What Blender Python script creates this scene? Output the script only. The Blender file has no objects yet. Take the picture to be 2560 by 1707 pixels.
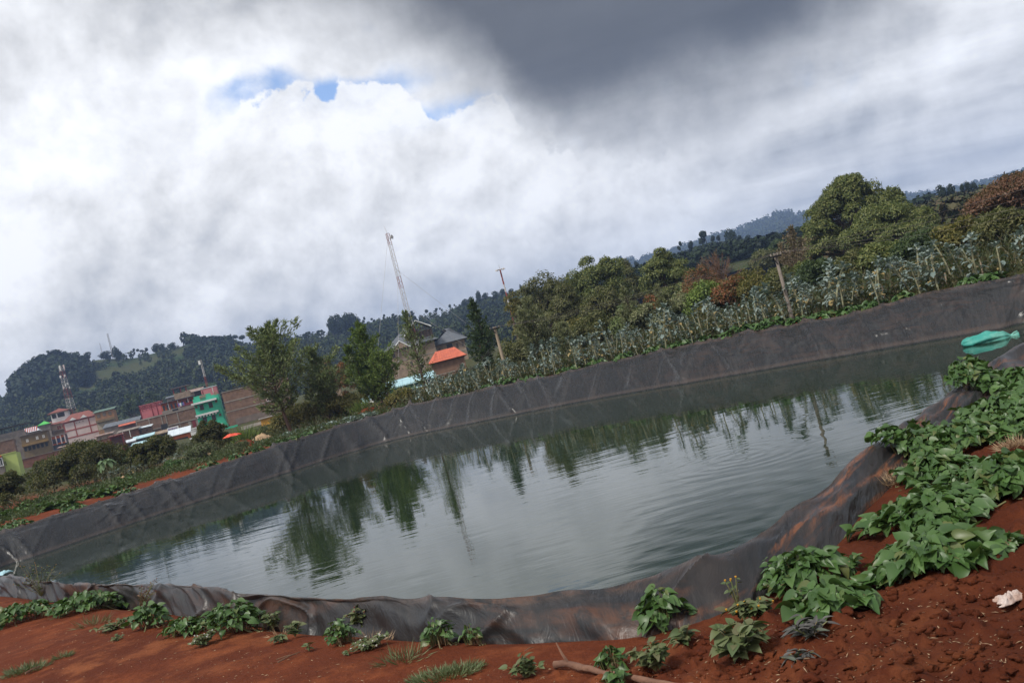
import bpy, math, random
import numpy as np
from mathutils import Vector, Matrix

random.seed(11)
SC = bpy.context.scene
COL = SC.collection
PI = math.pi
R = math.radians

# ------------------------------------------------------------------ camera
F = 2217.0                 # focal length in photo pixels (2560 wide)
EYE = 2.9                  # metres above the water
ROLL = R(14.6)
PITCH = R(0.85)


def ray(x, y):
    a = (x - 1280.0) / F
    b = -(y - 853.5) / F
    r = a * math.cos(ROLL) + b * math.sin(ROLL)
    u = -a * math.sin(ROLL) + b * math.cos(ROLL)
    fw = math.cos(PITCH) - u * math.sin(PITCH)
    z = math.sin(PITCH) + u * math.cos(PITCH)
    return r / fw, z / fw


def at(x, y, d):
    """photo pixel -> point at ground distance d straight ahead"""
    r, z = ray(x, y)
    return Vector((r * d, d, EYE + z * d))


def onz(x, y, zz):
    r, z = ray(x, y)
    d = (zz - EYE) / z
    return Vector((r * d, d, zz))


def m(px, d):
    return px * d / F


cam = bpy.data.cameras.new("camera")
cam.sensor_width = 36.0
cam.lens = 36.0 * F / 2560.0
cam.clip_start = 0.05
cam.clip_end = 20000
camo = bpy.data.objects.new("camera", cam)
COL.objects.link(camo)
camo.matrix_world = (Matrix.Translation((0, 0, EYE)) @ Matrix.Rotation(R(90) + PITCH, 4, 'X')
                     @ Matrix.Rotation(-ROLL, 4, 'Z'))
SC.camera = camo


# ------------------------------------------------------------------ noise
def _hash(ix, iy, seed):
    n = (ix.astype(np.int64) * 374761393 + iy.astype(np.int64) * 668265263 + seed * 974634211) & 0xFFFFFFFF
    n = ((n ^ (n >> 13)) * 1274126177) & 0xFFFFFFFF
    n = n ^ (n >> 16)
    return (n & 0xFFFF) / 65535.0


def vnoise(x, y, seed=0):
    x = np.asarray(x, float)
    y = np.asarray(y, float)
    ix = np.floor(x)
    iy = np.floor(y)
    fx = x - ix
    fy = y - iy
    fx = fx * fx * fx * (fx * (fx * 6 - 15) + 10)
    fy = fy * fy * fy * (fy * (fy * 6 - 15) + 10)
    a = _hash(ix, iy, seed)
    b = _hash(ix + 1, iy, seed)
    c = _hash(ix, iy + 1, seed)
    d = _hash(ix + 1, iy + 1, seed)
    return (a + (b - a) * fx) * (1 - fy) + (c + (d - c) * fx) * fy


def fbm(x, y, octv=4, seed=0, gain=0.5):
    t = 0
    amp = 1
    s = 0
    for k in range(octv):
        t = t + amp * vnoise(x * 2 ** k + 17.3 * k, y * 2 ** k - 9.1 * k, seed + k)
        s += amp
        amp *= gain
    return t / s


def sstep(a, b, x):
    t = np.clip((x - a) / (b - a), 0, 1)
    return t * t * (3 - 2 * t)


# ------------------------------------------------------------------ objects
def tag(o, label=None, cat=None, group=None, kind=None):
    if label:
        o['label'] = label
    if cat:
        o['category'] = cat
    if group:
        o['group'] = group
    if kind:
        o['kind'] = kind
    return o


def link(name, me, mats, parent=None, loc=None):
    o = bpy.data.objects.new(name, me)
    if not isinstance(mats, (list, tuple)):
        mats = [mats]
    if len(me.materials) == 0:
        for k in mats:
            me.materials.append(k)
    COL.objects.link(o)
    if parent is not None:
        o.parent = parent
    if loc is not None:
        o.location = loc
    return o


def empty(name, loc, rz=0.0):
    o = bpy.data.objects.new(name, None)
    COL.objects.link(o)
    o.location = loc
    o.rotation_euler = (0, 0, rz)
    o.empty_display_size = 0.1
    return o


def arr_mesh(name, v, f, smooth=False, mi=None):
    """v (n,3), f (m,3|4) arrays"""
    v = np.asarray(v, np.float32)
    f = np.asarray(f, np.int32)
    me = bpy.data.meshes.new(name)
    k = f.shape[1]
    me.vertices.add(len(v))
    me.vertices.foreach_set("co", v.ravel())
    me.loops.add(f.size)
    me.loops.foreach_set("vertex_index", f.ravel())
    me.polygons.add(len(f))
    me.polygons.foreach_set("loop_start", np.arange(0, f.size, k, dtype=np.int32))
    if smooth:
        me.polygons.foreach_set("use_smooth", np.ones(len(f), bool))
    if mi is not None:
        me.polygons.foreach_set("material_index", np.asarray(mi, np.int32))
    me.update(calc_edges=True)
    return me


def grid_faces(nr, nc, wrap=False):
    r = np.arange(nr - 1)[:, None]
    c = np.arange(nc if wrap else nc - 1)[None, :]
    c2 = (c + 1) % nc
    a = r * nc + c
    b = r * nc + c2
    d = (r + 1) * nc + c
    e = (r + 1) * nc + c2
    return np.stack([a, b, e, d], -1).reshape(-1, 4)


class MB:
    """collects shapes into one mesh"""

    def __init__(self):
        self.v = []
        self.f = []
        self.mi = []
        self.k = 0

    def add(self, vs, fs, k=None):
        n = len(self.v)
        self.v.extend([tuple(p) for p in vs])
        self.f.extend([tuple(i + n for i in q) for q in fs])
        self.mi.extend([self.k if k is None else k] * len(fs))
        return self

    def box(self, c, s, rz=0.0, k=None, top=1.0):
        hx, hy, hz = s[0] / 2, s[1] / 2, s[2] / 2
        ca, sa = math.cos(rz), math.sin(rz)
        vs = []
        for dz in (-hz, hz):
            t = 1.0 if dz < 0 else top
            for dx, dy in ((-hx, -hy), (hx, -hy), (hx, hy), (-hx, hy)):
                dx *= t
                dy *= t
                vs.append((c[0] + dx * ca - dy * sa, c[1] + dx * sa + dy * ca, c[2] + dz))
        return self.add(vs, [(0, 3, 2, 1), (4, 5, 6, 7), (0, 1, 5, 4), (1, 2, 6, 5), (2, 3, 7, 6), (3, 0, 4, 7)], k)

    def tube(self, pts, rads, n=6, k=None, cap=True):
        pts = [Vector(p) for p in pts]
        if not isinstance(rads, (list, tuple)):
            rads = [rads] * len(pts)
        vs = []
        fs = []
        for i, p in enumerate(pts):
            d = (pts[min(i + 1, len(pts) - 1)] - pts[max(i - 1, 0)])
            if d.length < 1e-9:
                d = Vector((0, 0, 1))
            d.normalize()
            a = d.cross(Vector((0.31, 0.87, 0.12)))
            if a.length < 1e-3:
                a = d.cross(Vector((1, 0, 0)))
            a.normalize()
            b = d.cross(a)
            for j in range(n):
                t = 2 * PI * j / n
                vs.append(p + (a * math.cos(t) + b * math.sin(t)) * rads[i])
        for i in range(len(pts) - 1):
            for j in range(n):
                j2 = (j + 1) % n
                fs.append((i * n + j, i * n + j2, (i + 1) * n + j2, (i + 1) * n + j))
        if cap:
            fs.append(tuple(reversed(range(n))))
            fs.append(tuple(range((len(pts) - 1) * n, len(pts) * n)))
        return self.add(vs, fs, k)

    def poly(self, pts, k=None):
        return self.add(pts, [tuple(range(len(pts)))], k)

    def build(self, name, mats, parent=None, loc=None, smooth=False):
        me = bpy.data.meshes.new(name)
        me.from_pydata(self.v, [], self.f)
        if any(self.mi):
            me.polygons.foreach_set("material_index", self.mi)
        if smooth:
            me.polygons.foreach_set("use_smooth", [True] * len(self.f))
        me.update()
        return link(name, me, mats, parent, loc)


# ------------------------------------------------------------------ materials
class NT:
    def __init__(self, tree):
        self.t = tree
        self.n = tree.nodes
        self.l = tree.links

    def new(self, typ, **kw):
        n = self.n.new(typ)
        for k, v in kw.items():
            setattr(n, k, v)
        return n

    def put(self, sock, val):
        if val is None:
            return
        if isinstance(val, bpy.types.NodeSocket):
            self.l.new(val, sock)
        else:
            if sock.type == 'RGBA' and len(val) == 3:
                val = (*val, 1)
            sock.default_value = val

    def math(self, op, a, b=None, c=None, clamp=False):
        n = self.new('ShaderNodeMath', operation=op)
        n.use_clamp = clamp
        for i, q in enumerate((a, b, c)):
            self.put(n.inputs[i], q)
        return n.outputs[0]

    def vmath(self, op, a, b=None, scale=None):
        n = self.new('ShaderNodeVectorMath', operation=op)
        self.put(n.inputs[0], a)
        if b is not None:
            self.put(n.inputs[1], b)
        if scale is not None:
            self.put(n.inputs['Scale'], scale)
        return n.outputs['Value'] if op in ('DOT_PRODUCT', 'LENGTH', 'DISTANCE') else n.outputs[0]

    def noise(self, vec, scale, detail=4, rough=0.55, dist=0.0, lac=2.0, col=False):
        n = self.new('ShaderNodeTexNoise')
        self.put(n.inputs['Vector'], vec)
        n.inputs['Scale'].default_value = scale
        n.inputs['Detail'].default_value = detail
        n.inputs['Roughness'].default_value = rough
        n.inputs['Distortion'].default_value = dist
        n.inputs['Lacunarity'].default_value = lac
        return n.outputs['Color'] if col else n.outputs['Fac']

    def step(self, x, a, b, lo=0.0, hi=1.0):
        n = self.new('ShaderNodeMapRange', interpolation_type='SMOOTHSTEP')
        self.put(n.inputs[0], x)
        n.inputs[1].default_value = a
        n.inputs[2].default_value = b
        n.inputs[3].default_value = lo
        n.inputs[4].default_value = hi
        return n.outputs[0]

    def mix(self, f, a, b):
        n = self.new('ShaderNodeMix', data_type='RGBA')
        self.put(n.inputs[0], f)
        self.put(n.inputs[6], a)
        self.put(n.inputs[7], b)
        return n.outputs[2]

    def scalev(self, vec, s):
        n = self.new('ShaderNodeMapping')
        self.put(n.inputs[0], vec)
        n.inputs[3].default_value = s
        return n.outputs[0]

    def bump(self, h, strength, dist=0.02, nrm=None):
        n = self.new('ShaderNodeBump')
        n.inputs['Strength'].default_value = strength
        n.inputs['Distance'].default_value = dist
        self.put(n.inputs['Height'], h)
        if nrm is not None:
            self.put(n.inputs['Normal'], nrm)
        return n.outputs[0]


def newmat(name):
    mt = bpy.data.materials.new(name)
    mt.use_nodes = True
    mt.node_tree.nodes.clear()
    nt = NT(mt.node_tree)
    out = nt.new('ShaderNodeOutputMaterial')
    b = nt.new('ShaderNodeBsdfPrincipled')
    nt.l.new(b.outputs[0], out.inputs[0])
    nt.b = b
    nt.out = out
    return mt, nt


def pmat(name, c1, c2=None, scale=3.0, rough=0.8, bump=0.0, bscale=None, metal=0.0, lo=0.35, hi=0.65, spec=0.4,
         stretch=(1, 1, 1), bdist=0.02):
    """two-tone noise material in object space"""
    mt, nt = newmat(name)
    if c2 is None:
        c2 = tuple(q * 0.8 for q in c1)
    tc = nt.new('ShaderNodeTexCoord').outputs['Object']
    v = nt.scalev(tc, stretch)
    n = nt.noise(v, scale, 5, 0.6)
    nt.put(nt.b.inputs['Base Color'], nt.mix(nt.step(n, lo, hi), c1, c2))
    nt.b.inputs['Roughness'].default_value = rough
    nt.b.inputs['Metallic'].default_value = metal
    nt.b.inputs['Specular IOR Level'].default_value = spec
    if bump:
        h = nt.noise(v, bscale or scale * 4, 4, 0.6)
        nt.put(nt.b.inputs['Normal'], nt.bump(h, bump, bdist))
    return mt


def leafmat(name, cols, rough=0.55, trans=0.3, spec=0.35, var=0.35, nscale=0.9):
    """foliage: each leaf takes its own shade from the list (random per island)"""
    mt, nt = newmat(name)
    g = nt.new('ShaderNodeNewGeometry')
    rnd = g.outputs['Random Per Island']
    ramp = nt.new('ShaderNodeValToRGB')
    nt.put(ramp.inputs[0], rnd)
    cr = ramp.color_ramp
    while len(cr.elements) < len(cols):
        cr.elements.new(0.5)
    for i, c in enumerate(cols):
        cr.elements[i].position = i / max(1, len(cols) - 1)
        cr.elements[i].color = (*c, 1)
    tc = nt.new('ShaderNodeTexCoord').outputs['Object']
    n = nt.noise(tc, nscale, 3, 0.6)
    hsv = nt.new('ShaderNodeHueSaturation')
    nt.put(hsv.inputs['Color'], ramp.outputs[0])
    nt.put(hsv.inputs['Value'], nt.math('MULTIPLY_ADD', n, var * 2, 1 - var))
    col = hsv.outputs[0]
    nt.put(nt.b.inputs['Base Color'], col)
    nt.b.inputs['Roughness'].default_value = rough
    nt.b.inputs['Specular IOR Level'].default_value = spec
    tr = nt.new('ShaderNodeBsdfTranslucent')
    nt.put(tr.inputs[0], nt.mix(0.5, col, (0.10, 0.16, 0.02)))
    mx = nt.new('ShaderNodeMixShader')
    mx.inputs[0].default_value = trans
    nt.l.new(nt.b.outputs[0], mx.inputs[1])
    nt.l.new(tr.outputs[0], mx.inputs[2])
    nt.l.new(mx.outputs[0], nt.out.inputs[0])
    return mt
# ------------------------------------------------------------------ sky, sun
Q = 2560.0 / 2352.0
SUN_EL, SUN_AZ = 52.0, -132.0     # degrees, azimuth clockwise from straight ahead


def ae(x, y):
    r, z = ray(x * Q, y * Q)
    return math.degrees(math.atan2(r, 1.0)), math.degrees(math.atan2(z, math.hypot(r, 1.0)))


world = bpy.data.worlds.new("World")
SC.world = world
world.use_nodes = True
world.node_tree.nodes.clear()
nt = NT(world.node_tree)
wo = nt.new('ShaderNodeOutputWorld')
bg = nt.new('ShaderNodeBackground')
bg.inputs[1].default_value = 0.1
nt.l.new(bg.outputs[0], wo.inputs[0])
sky = nt.new('ShaderNodeTexSky', sky_type='NISHITA')
sky.sun_disc = False
sky.sun_elevation = R(SUN_EL)
sky.sun_rotation = R(SUN_AZ)
sky.altitude = 1500
d = nt.new('ShaderNodeTexCoord').outputs['Generated']
sx = nt.new('ShaderNodeSeparateXYZ')
nt.put(sx.inputs[0], d)
dx, dy, dz = sx.outputs


def warp(scale, detail, amp, off):
    c = nt.noise(nt.vmath('ADD', d, (off, off * 0.7, -off)), scale, detail, 0.6, col=True)
    return nt.vmath('SCALE', nt.vmath('SUBTRACT', c, (0.5, 0.5, 0.5)), scale=amp)


A0 = nt.math('MULTIPLY', nt.math('ARCTAN2', dx, dy), 180 / PI)
E0 = nt.math('MULTIPLY', nt.math('ARCSINE', dz), 180 / PI)
w1 = nt.new('ShaderNodeSeparateXYZ')
nt.put(w1.inputs[0], nt.vmath('ADD', warp(3.2, 3, 16, 0.3), warp(11, 6, 7.5, 1.7)))
A = nt.math('ADD', A0, w1.outputs[0])
E = nt.math('ADD', E0, w1.outputs[1])
# cloud deck coordinates: the deck is flat, so it foreshortens towards the horizon
den = nt.math('ADD', nt.math('MAXIMUM', dz, 0.0), 0.13)
cv = nt.new('ShaderNodeCombineXYZ')
nt.put(cv.inputs[0], nt.math('DIVIDE', dx, den))
nt.put(cv.inputs[1], nt.math('DIVIDE', dy, den))
deck = cv.outputs[0]
n_deck = nt.noise(nt.scalev(deck, (0.55, 1.15, 1)), 1.25, 7, 0.56, 0.25)
n_deck2 = nt.noise(nt.vmath('ADD', deck, (7.7, 3.1, 0)), 0.62, 5, 0.5, 0.1)
n_fine = nt.noise(d, 9.0, 7, 0.6, 0.1)
n_bil = nt.noise(nt.vmath('ADD', d, (0.9, 2.0, 1.0)), 7.5, 9, 0.56, 0.1)
n_bil2 = nt.noise(nt.vmath('ADD', d, (0.9 - 0.008, 2.0, 1.0 + 0.022)), 7.5, 9, 0.56, 0.1)
relief = nt.math('SUBTRACT', n_bil, n_bil2)       # lit from above: puffs bright on top, grey beneath
n_puff = nt.noise(nt.vmath('ADD', d, (2.2, 0.4, 5.0)), 15.0, 7, 0.56, 0.0)


def blob(a, e, sa, se, rot=0.0, wk=0.6):
    """soft angular patch"""
    ca, sa_ = math.cos(R(rot)), math.sin(R(rot))
    u = nt.math('SUBTRACT', nt.math('MULTIPLY_ADD', w1.outputs[0], wk, A0), a)
    v = nt.math('SUBTRACT', nt.math('MULTIPLY_ADD', w1.outputs[1], wk, E0), e)
    p = nt.math('DIVIDE', nt.math('ADD', nt.math('MULTIPLY', u, ca), nt.math('MULTIPLY', v, sa_)), sa)
    q = nt.math('DIVIDE', nt.math('SUBTRACT', nt.math('MULTIPLY', v, ca), nt.math('MULTIPLY', u, sa_)), se)
    s = nt.math('ADD', nt.math('MULTIPLY', p, p), nt.math('MULTIPLY', q, q))
    return nt.math('EXPONENT', nt.math('MULTIPLY', s, -1.0))


def edge(points, src):
    """elevation of a cloud edge as a curve over azimuth"""
    fc = nt.new('ShaderNodeFloatCurve')
    pts = sorted(ae(*p) for p in points)
    cu = fc.mapping.curves[0]
    xy = [((a + 60) / 120.0, (e + 20) / 100.0) for a, e in pts]
    xy = [(0.0, xy[0][1])] + xy + [(1.0, xy[-1][1])]
    while len(cu.points) < len(xy):
        cu.points.new(0.5, 0.5)
    for p, c in zip(cu.points, xy):
        p.location = c
        p.handle_type = 'AUTO_CLAMPED'
    fc.mapping.update()
    nt.put(fc.inputs['Value'], nt.math('MULTIPLY_ADD', src, 1 / 120.0, 0.5))
    return nt.math('MULTIPLY_ADD', fc.outputs[0], 100.0, -20.0)


# the high grey-white layer, bright to the left and duller to the right
lay = nt.step(A, -26, 22, 1.10, 0.82)
lum = nt.math('MULTIPLY_ADD', nt.math('SUBTRACT', n_deck, 0.5), nt.step(A, -20, 20, 0.45, 1.15), lay)
lum = nt.math('MULTIPLY_ADD', nt.math('SUBTRACT', n_fine, 0.5), 0.42, lum)
lum = nt.math('MULTIPLY_ADD', relief, nt.step(A, -20, 25, 1.5, 1.1), lum)
a_, e_ = ae(2230, 110)
lum = nt.math('MULTIPLY_ADD', blob(a_, e_, 8, 6, 10), 0.20, lum)
a_, e_ = ae(1960, 320)
lum = nt.math('MULTIPLY_ADD', blob(a_, e_, 13, 2.6, 2), -0.16, lum)
a_, e_ = ae(1500, 420)
lum = nt.math('MULTIPLY_ADD', blob(a_, e_, 9, 3.0, 0), 0.10, lum)
a_, e_ = ae(350, 30)
lum = nt.math('MULTIPLY_ADD', blob(a_, e_, 9, 2.4, -12), -0.24, lum)
lum = nt.math('MAXIMUM', lum, 0.16)
tint = nt.mix(nt.step(lum, 0.25, 0.9), (0.93, 0.985, 1.08), (0.985, 1.0, 1.03))
base = nt.vmath('SCALE', tint, scale=lum)

# blue gap
a1, e1 = ae(600, 205)
a2, e2 = ae(780, 205)
a3, e3 = ae(1000, 258)
gap = nt.math('MAXIMUM', nt.math('MAXIMUM', blob(a1, e1 - 0.5, 3.0, 0.95, -3, 0.25), blob(a2, e2 - 0.6, 4.6, 1.05, 0, 0.25)), blob(a3, e3 - 0.5, 4.4, 1.1, -4, 0.25))
gap = nt.math('MULTIPLY_ADD', nt.math('SUBTRACT', n_puff, 0.5), 1.1, gap)
gap = nt.math('MULTIPLY', nt.step(gap, 0.10, 0.85, 0.0, 0.92), nt.step(n_fine, 0.66, 0.40, 0.25, 1.0))
skyc = nt.vmath('MULTIPLY', sky.outputs[0], (0.200, 0.220, 0.240))
col = nt.mix(gap, base, skyc)

# cumulus tower below the gap, cumulus bank lower on the left
puff = nt.math('MULTIPLY_ADD', nt.math('ABSOLUTE', nt.math('SUBTRACT', n_puff, 0.5)), -9.0, 1.3)
for pts, wid, hi_, lo_, depth, amt in (
        ([(330, 470), (480, 330), (560, 268), (640, 240), (690, 206), (735, 226), (800, 200), (860, 196), (915, 228),
          (965, 288), (1020, 280), (1090, 268), (1150, 250), (1210, 320), (1290, 335), (1400, 420)], 0.5, 1.06, 0.84, 15.0, 0.92),
        ([(-150, 600), (40, 530), (88, 455), (150, 425), (230, 440), (300, 425), (385, 395), (480, 400), (560, 425),
          (640, 470), (760, 500), (900, 540), (1100, 570), (1300, 600)], 0.45, 1.06, 0.74, 9.0, 0.75),
        ([(300, 640), (480, 600), (600, 560), (690, 470), (760, 440), (880, 425), (960, 470), (1050, 505), (1120, 440), (1200, 400), (1285, 345), (1340, 340), (1400, 400),
          (1500, 430), (1650, 420), (1800, 380)], 0.45, 1.0, 0.70, 8.0, 0.6),
        ([(-120, 740), (60, 690), (150, 640), (260, 600), (330, 620), (430, 660), (540, 600), (620, 570), (720, 610), (850, 585), (930, 600), (1040, 640), (1160, 590), (1300, 560),
          (1450, 530), (1600, 480)], 0.45, 0.96, 0.68, 6.5, 0.6)):
    dep = nt.math('ADD', nt.math('SUBTRACT', edge(pts, nt.math('MULTIPLY_ADD', w1.outputs[0], 0.35, A0)), E0), puff)
    dep = nt.math('MULTIPLY_ADD', w1.outputs[2], 0.25, dep)
    k = nt.math('MULTIPLY', nt.step(dep, 0.0, wid), amt)
    k = nt.math('MULTIPLY', k, nt.step(A0, 20, 4))
    sh = nt.math('ADD', nt.step(dep, 0.5, depth, hi_, lo_), nt.math('MULTIPLY', nt.math('SUBTRACT', n_fine, 0.5), 0.55))
    sh = nt.math('MULTIPLY_ADD', nt.math('SUBTRACT', n_deck2, 0.5), 0.5, sh)
    sh = nt.math('MULTIPLY_ADD', relief, 1.7, sh)
    sh = nt.math('MINIMUM', sh, 1.15)
    cc = nt.vmath('SCALE', nt.mix(nt.step(sh, 0.4, 0.9), (0.94, 0.99, 1.07), (0.99, 1.0, 1.02)), scale=sh)
    col = nt.mix(k, col, cc)

# the dark cloud overhead
dk = nt.math('SUBTRACT', E0, edge([(250, -190), (520, -30), (700, 30), (860, 95), (1000, 170), (1150, 225), (1230, 290), (1320, 325), (1430, 300),
                                   (1600, 262), (1760, 215), (1880, 120), (1980, 20), (2120, -120)],
                                  nt.math('MULTIPLY_ADD', w1.outputs[0], 0.5, A0)))
dk = nt.math('MULTIPLY_ADD', w1.outputs[1], 0.45, dk)
wide = nt.step(A0, -24, 6, 12.0, 5.4)
t = nt.math('DIVIDE', dk, wide)
t = nt.step(t, -0.75, 1.0)
dcol = nt.vmath('SCALE', (0.93, 1.0, 1.13), scale=nt.math('MULTIPLY_ADD', nt.math('SUBTRACT', n_deck, 0.5), 0.16, nt.step(E0, 16, 44, 0.105, 0.22)))
t = nt.math('MULTIPLY', t, nt.math('MULTIPLY', nt.step(E0, 66, 48), nt.step(nt.math('ABSOLUTE', A0), 75, 50)))
col = nt.mix(nt.math('MULTIPLY', t, 0.97), col, dcol)
# milky air just over the horizon, ground colour under it
col = nt.mix(nt.step(E0, 4.5, 0.0, 0.0, 0.55), col, (0.60, 0.64, 0.70))
col = nt.mix(nt.step(E0, -0.5, -6.0), col, (0.10, 0.08, 0.06))
nt.put(bg.inputs[0], nt.vmath('SCALE', col, scale=10.0))
world.cycles.sampling_method = 'MANUAL'
world.cycles.sample_map_resolution = 512

sun = bpy.data.lights.new("sun", 'SUN')
sun.energy = 3.4
sun.angle = R(12)
sun.color = (1.0, 0.95, 0.87)
suno = bpy.data.objects.new("sun", sun)
COL.objects.link(suno)
sd = Vector((math.sin(R(SUN_AZ)) * math.cos(R(SUN_EL)), math.cos(R(SUN_AZ)) * math.cos(R(SUN_EL)), math.sin(R(SUN_EL))))
suno.rotation_euler = (-sd).to_track_quat('-Z', 'Y').to_euler()

SC.view_settings.view_transform = 'Standard'
SC.view_settings.look = 'None'
SC.view_settings.exposure = 0.0
SC.view_settings.gamma = 1.0
SC.cycles.max_bounces = 6
SC.cycles.diffuse_bounces = 2
SC.cycles.glossy_bounces = 3
SC.cycles.transmission_bounces = 3
SC.cycles.volume_bounces = 1
SC.cycles.transparent_max_bounces = 6
SC.cycles.caustics_reflective = False
SC.cycles.caustics_refractive = False
# ------------------------------------------------------------------ the pond: shape of its rim
def pix_rd(pts, z):
    out = []
    for x, y in pts:
        p = onz(x, y, z)
        out.append((p.x / p.y, p.y))
    return np.array(out)


def smooth1(a, s):
    k = np.arange(-3 * s, 3 * s + 1)
    w = np.exp(-(k / s) ** 2 / 2)
    w /= w.sum()
    return np.convolve(np.pad(a, 3 * s, mode='edge'), w, mode='valid')


FAR_WATER = [(0, 1425), (43, 1408), (163, 1367), (213, 1349), (340, 1306), (468, 1264), (595, 1223), (744, 1174), (851, 1140),
             (910, 1119), (990, 1097), (1071, 1079), (1140, 1068), (1180, 1059), (1310, 1032), (1554, 987), (1813, 944), (1944, 919), (2072, 898),
             (2247, 867), (2380, 845), (2560, 815)]
FAR_CREST = [(0, 1332), (63, 1310), (85, 1300), (145, 1285), (238, 1255), (300, 1238), (362, 1221), (447, 1194), (553, 1157), (659, 1123),
             (787, 1083), (914, 1045), (1000, 1021), (1030, 1010), (1112, 994), (1180, 982), (1227, 968), (1336, 947), (1500, 907),
             (1691, 865), (1827, 843), (1963, 812), (2029, 803), (2140, 778), (2274, 743), (2383, 715), (2557, 688)]
NEAR_CREST = [(0, 1432), (49, 1445), (110, 1448), (177, 1462), (223, 1461), (313, 1456), (463, 1458), (517, 1469), (594, 1481),
              (703, 1481), (812, 1488), (935, 1481), (989, 1481), (1019, 1493), (1101, 1484), (1270, 1482), (1285, 1486), (1420, 1468),
              (1540, 1465), (1584, 1446), (1625, 1441), (1660, 1426), (1736, 1395), (1812, 1382), (1859, 1351), (1927, 1302), (1946, 1280),
              (2051, 1205), (2138, 1139), (2206, 1093), (2247, 1058), (2301, 1025), (2424, 938), (2465, 913), (2519, 873), (2560, 854)]
NEAR_SKIRT = [(0, 1466), (16, 1471), (150, 1480), (300, 1490), (376, 1503), (417, 1514), (463, 1506), (545, 1514), (649, 1522),
              (771, 1545), (840, 1543), (976, 1559), (1139, 1574), (1243, 1588), (1393, 1590), (1570, 1593), (1620, 1585), (1763, 1552),
              (1860, 1520), (1968, 1490), (2078, 1428), (2142, 1360), (2166, 1322), (2184, 1286), (2246, 1222), (2330, 1148),
              (2398, 1088), (2470, 1020), (2530, 970), (2590, 925)]
GZ = 1.37        # level of the near bank


def slope_at(pts):
    """(r, z/d) pairs of pixels"""
    return np.array([ray(x, y) for x, y in pts])


fw = pix_rd(FAR_WATER, 0.0)
fcs = slope_at(FAR_CREST)
nc = pix_rd(NEAR_CREST, 1.5)
ncs = slope_at(NEAR_CREST)
nsk = pix_rd(NEAR_SKIRT, GZ)

rn = np.linspace(nc[0, 0], nc[-1, 0], 260)
dn = smooth1(np.interp(rn, nc[:, 0], nc[:, 1]), 6)
zn = EYE + np.interp(rn, ncs[:, 0], ncs[:, 1]) * dn
zn = np.clip(zn, 1.40, 1.66)
dsk = smooth1(np.interp(rn, nsk[:, 0], nsk[:, 1]), 3)
dsk = np.minimum(dsk, dn - 0.05)
rf = np.linspace(min(fw[-1, 0], fcs[-1, 0]), max(fw[0, 0], fcs[0, 0]), 300)
o = np.argsort(fw[:, 0])
dwf = smooth1(np.interp(rf, fw[o, 0], fw[o, 1]), 7)
o = np.argsort(fcs[:, 0])
scf = smooth1(np.interp(rf, fcs[o, 0], fcs[o, 1]), 2)
dd = np.interp(rf, [-0.6, -0.4, -0.2, 0.0, 0.25, 0.6], [2.0, 2.2, 2.2, 2.4, 2.4, 1.9])
dcf = dwf + dd
zcf = EYE + scf * dcf

pts = []      # x, y, crest z, water x, y, skirt x, y, skirt z
for i in range(len(rn)):
    c = np.array([rn[i] * dn[i], dn[i]])
    sk = np.array([rn[i] * dsk[i], dsk[i]])
    # on the right-hand flank the skirt lies to the side of the crest
    pts.append((*c, zn[i], np.nan, np.nan, *sk, GZ))


def corner(ctrl, n, z0, z1):
    ctrl = [np.array(c, float) for c in ctrl]
    res = []
    P = [2 * ctrl[0] - ctrl[1]] + ctrl + [2 * ctrl[-1] - ctrl[-2]]
    per = n // (len(ctrl) - 1)
    for k in range(1, len(P) - 2):
        for t in np.linspace(0, 1, per, endpoint=False):
            a, b, c, e = P[k - 1], P[k], P[k + 1], P[k + 2]
            res.append(0.5 * ((2 * b) + (-a + c) * t + (2 * a - 5 * b + 4 * c - e) * t * t + (-a + 3 * b - 3 * c + e) * t ** 3))
    res = res[1:]
    for i, p in enumerate(res):
        z = z0 + (z1 - z0) * i / len(res)
        pts.append((p[0], p[1], z, np.nan, np.nan, np.nan, np.nan, z - 0.12))


pe = (rn[-1] * dn[-1], dn[-1])
ps = (rf[0] * dcf[0], dcf[0])
if rf[0] < 0:
    rf, dwf, dcf, zcf = rf[::-1], dwf[::-1], dcf[::-1], zcf[::-1]
ps = (rf[0] * dcf[0], dcf[0])
corner([pe, (pe[0] + 3.2, pe[1] + 3.4), (pe[0] + 6.6, pe[1] + 7.0), (ps[0] + 1.6, ps[1] - 4.2), (ps[0] + 1.1, ps[1] - 1.9), ps], 60, 1.5, zcf[0])
for i in range(len(rf)):
    c = np.array([rf[i] * dcf[i], dcf[i]])
    w = np.array([rf[i] * dwf[i], dwf[i]])
    n = (c - w) / np.linalg.norm(c - w)
    pts.append((*c, zcf[i], *w, *(c + n * 0.45), zcf[i] - 0.10))
pe = (rf[-1] * dcf[-1], dcf[-1])
ps = (rn[0] * dn[0], dn[0])
corner([pe, (pe[0] - 0.6, pe[1] - 2.4), (pe[0] + 0.6, pe[1] - 5.2), (pe[0] + 3.6, pe[1] - 9.5), (ps[0] - 4.0, ps[1] + 5.0), ps], 60, zcf[-1], 1.5)
loop = np.array(pts)
# inward normals of the crest line (the loop runs counter-clockwise)
nx = np.roll(loop[:, :2], -1, 0) - np.roll(loop[:, :2], 1, 0)
nx /= np.linalg.norm(nx, axis=1)[:, None]
inn = np.stack([-nx[:, 1], nx[:, 0]], 1)
cen = loop[:, :2].mean(0)
if ((cen - loop[:, :2]) * inn).sum() < 0:
    inn = -inn
k = np.isnan(loop[:, 3])
loop[k, 3:5] = loop[k, :2] + inn[k] * 1.5
k = np.isnan(loop[:, 5])
loop[k, 5:7] = loop[k, :2] - inn[k] * 0.4

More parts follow.
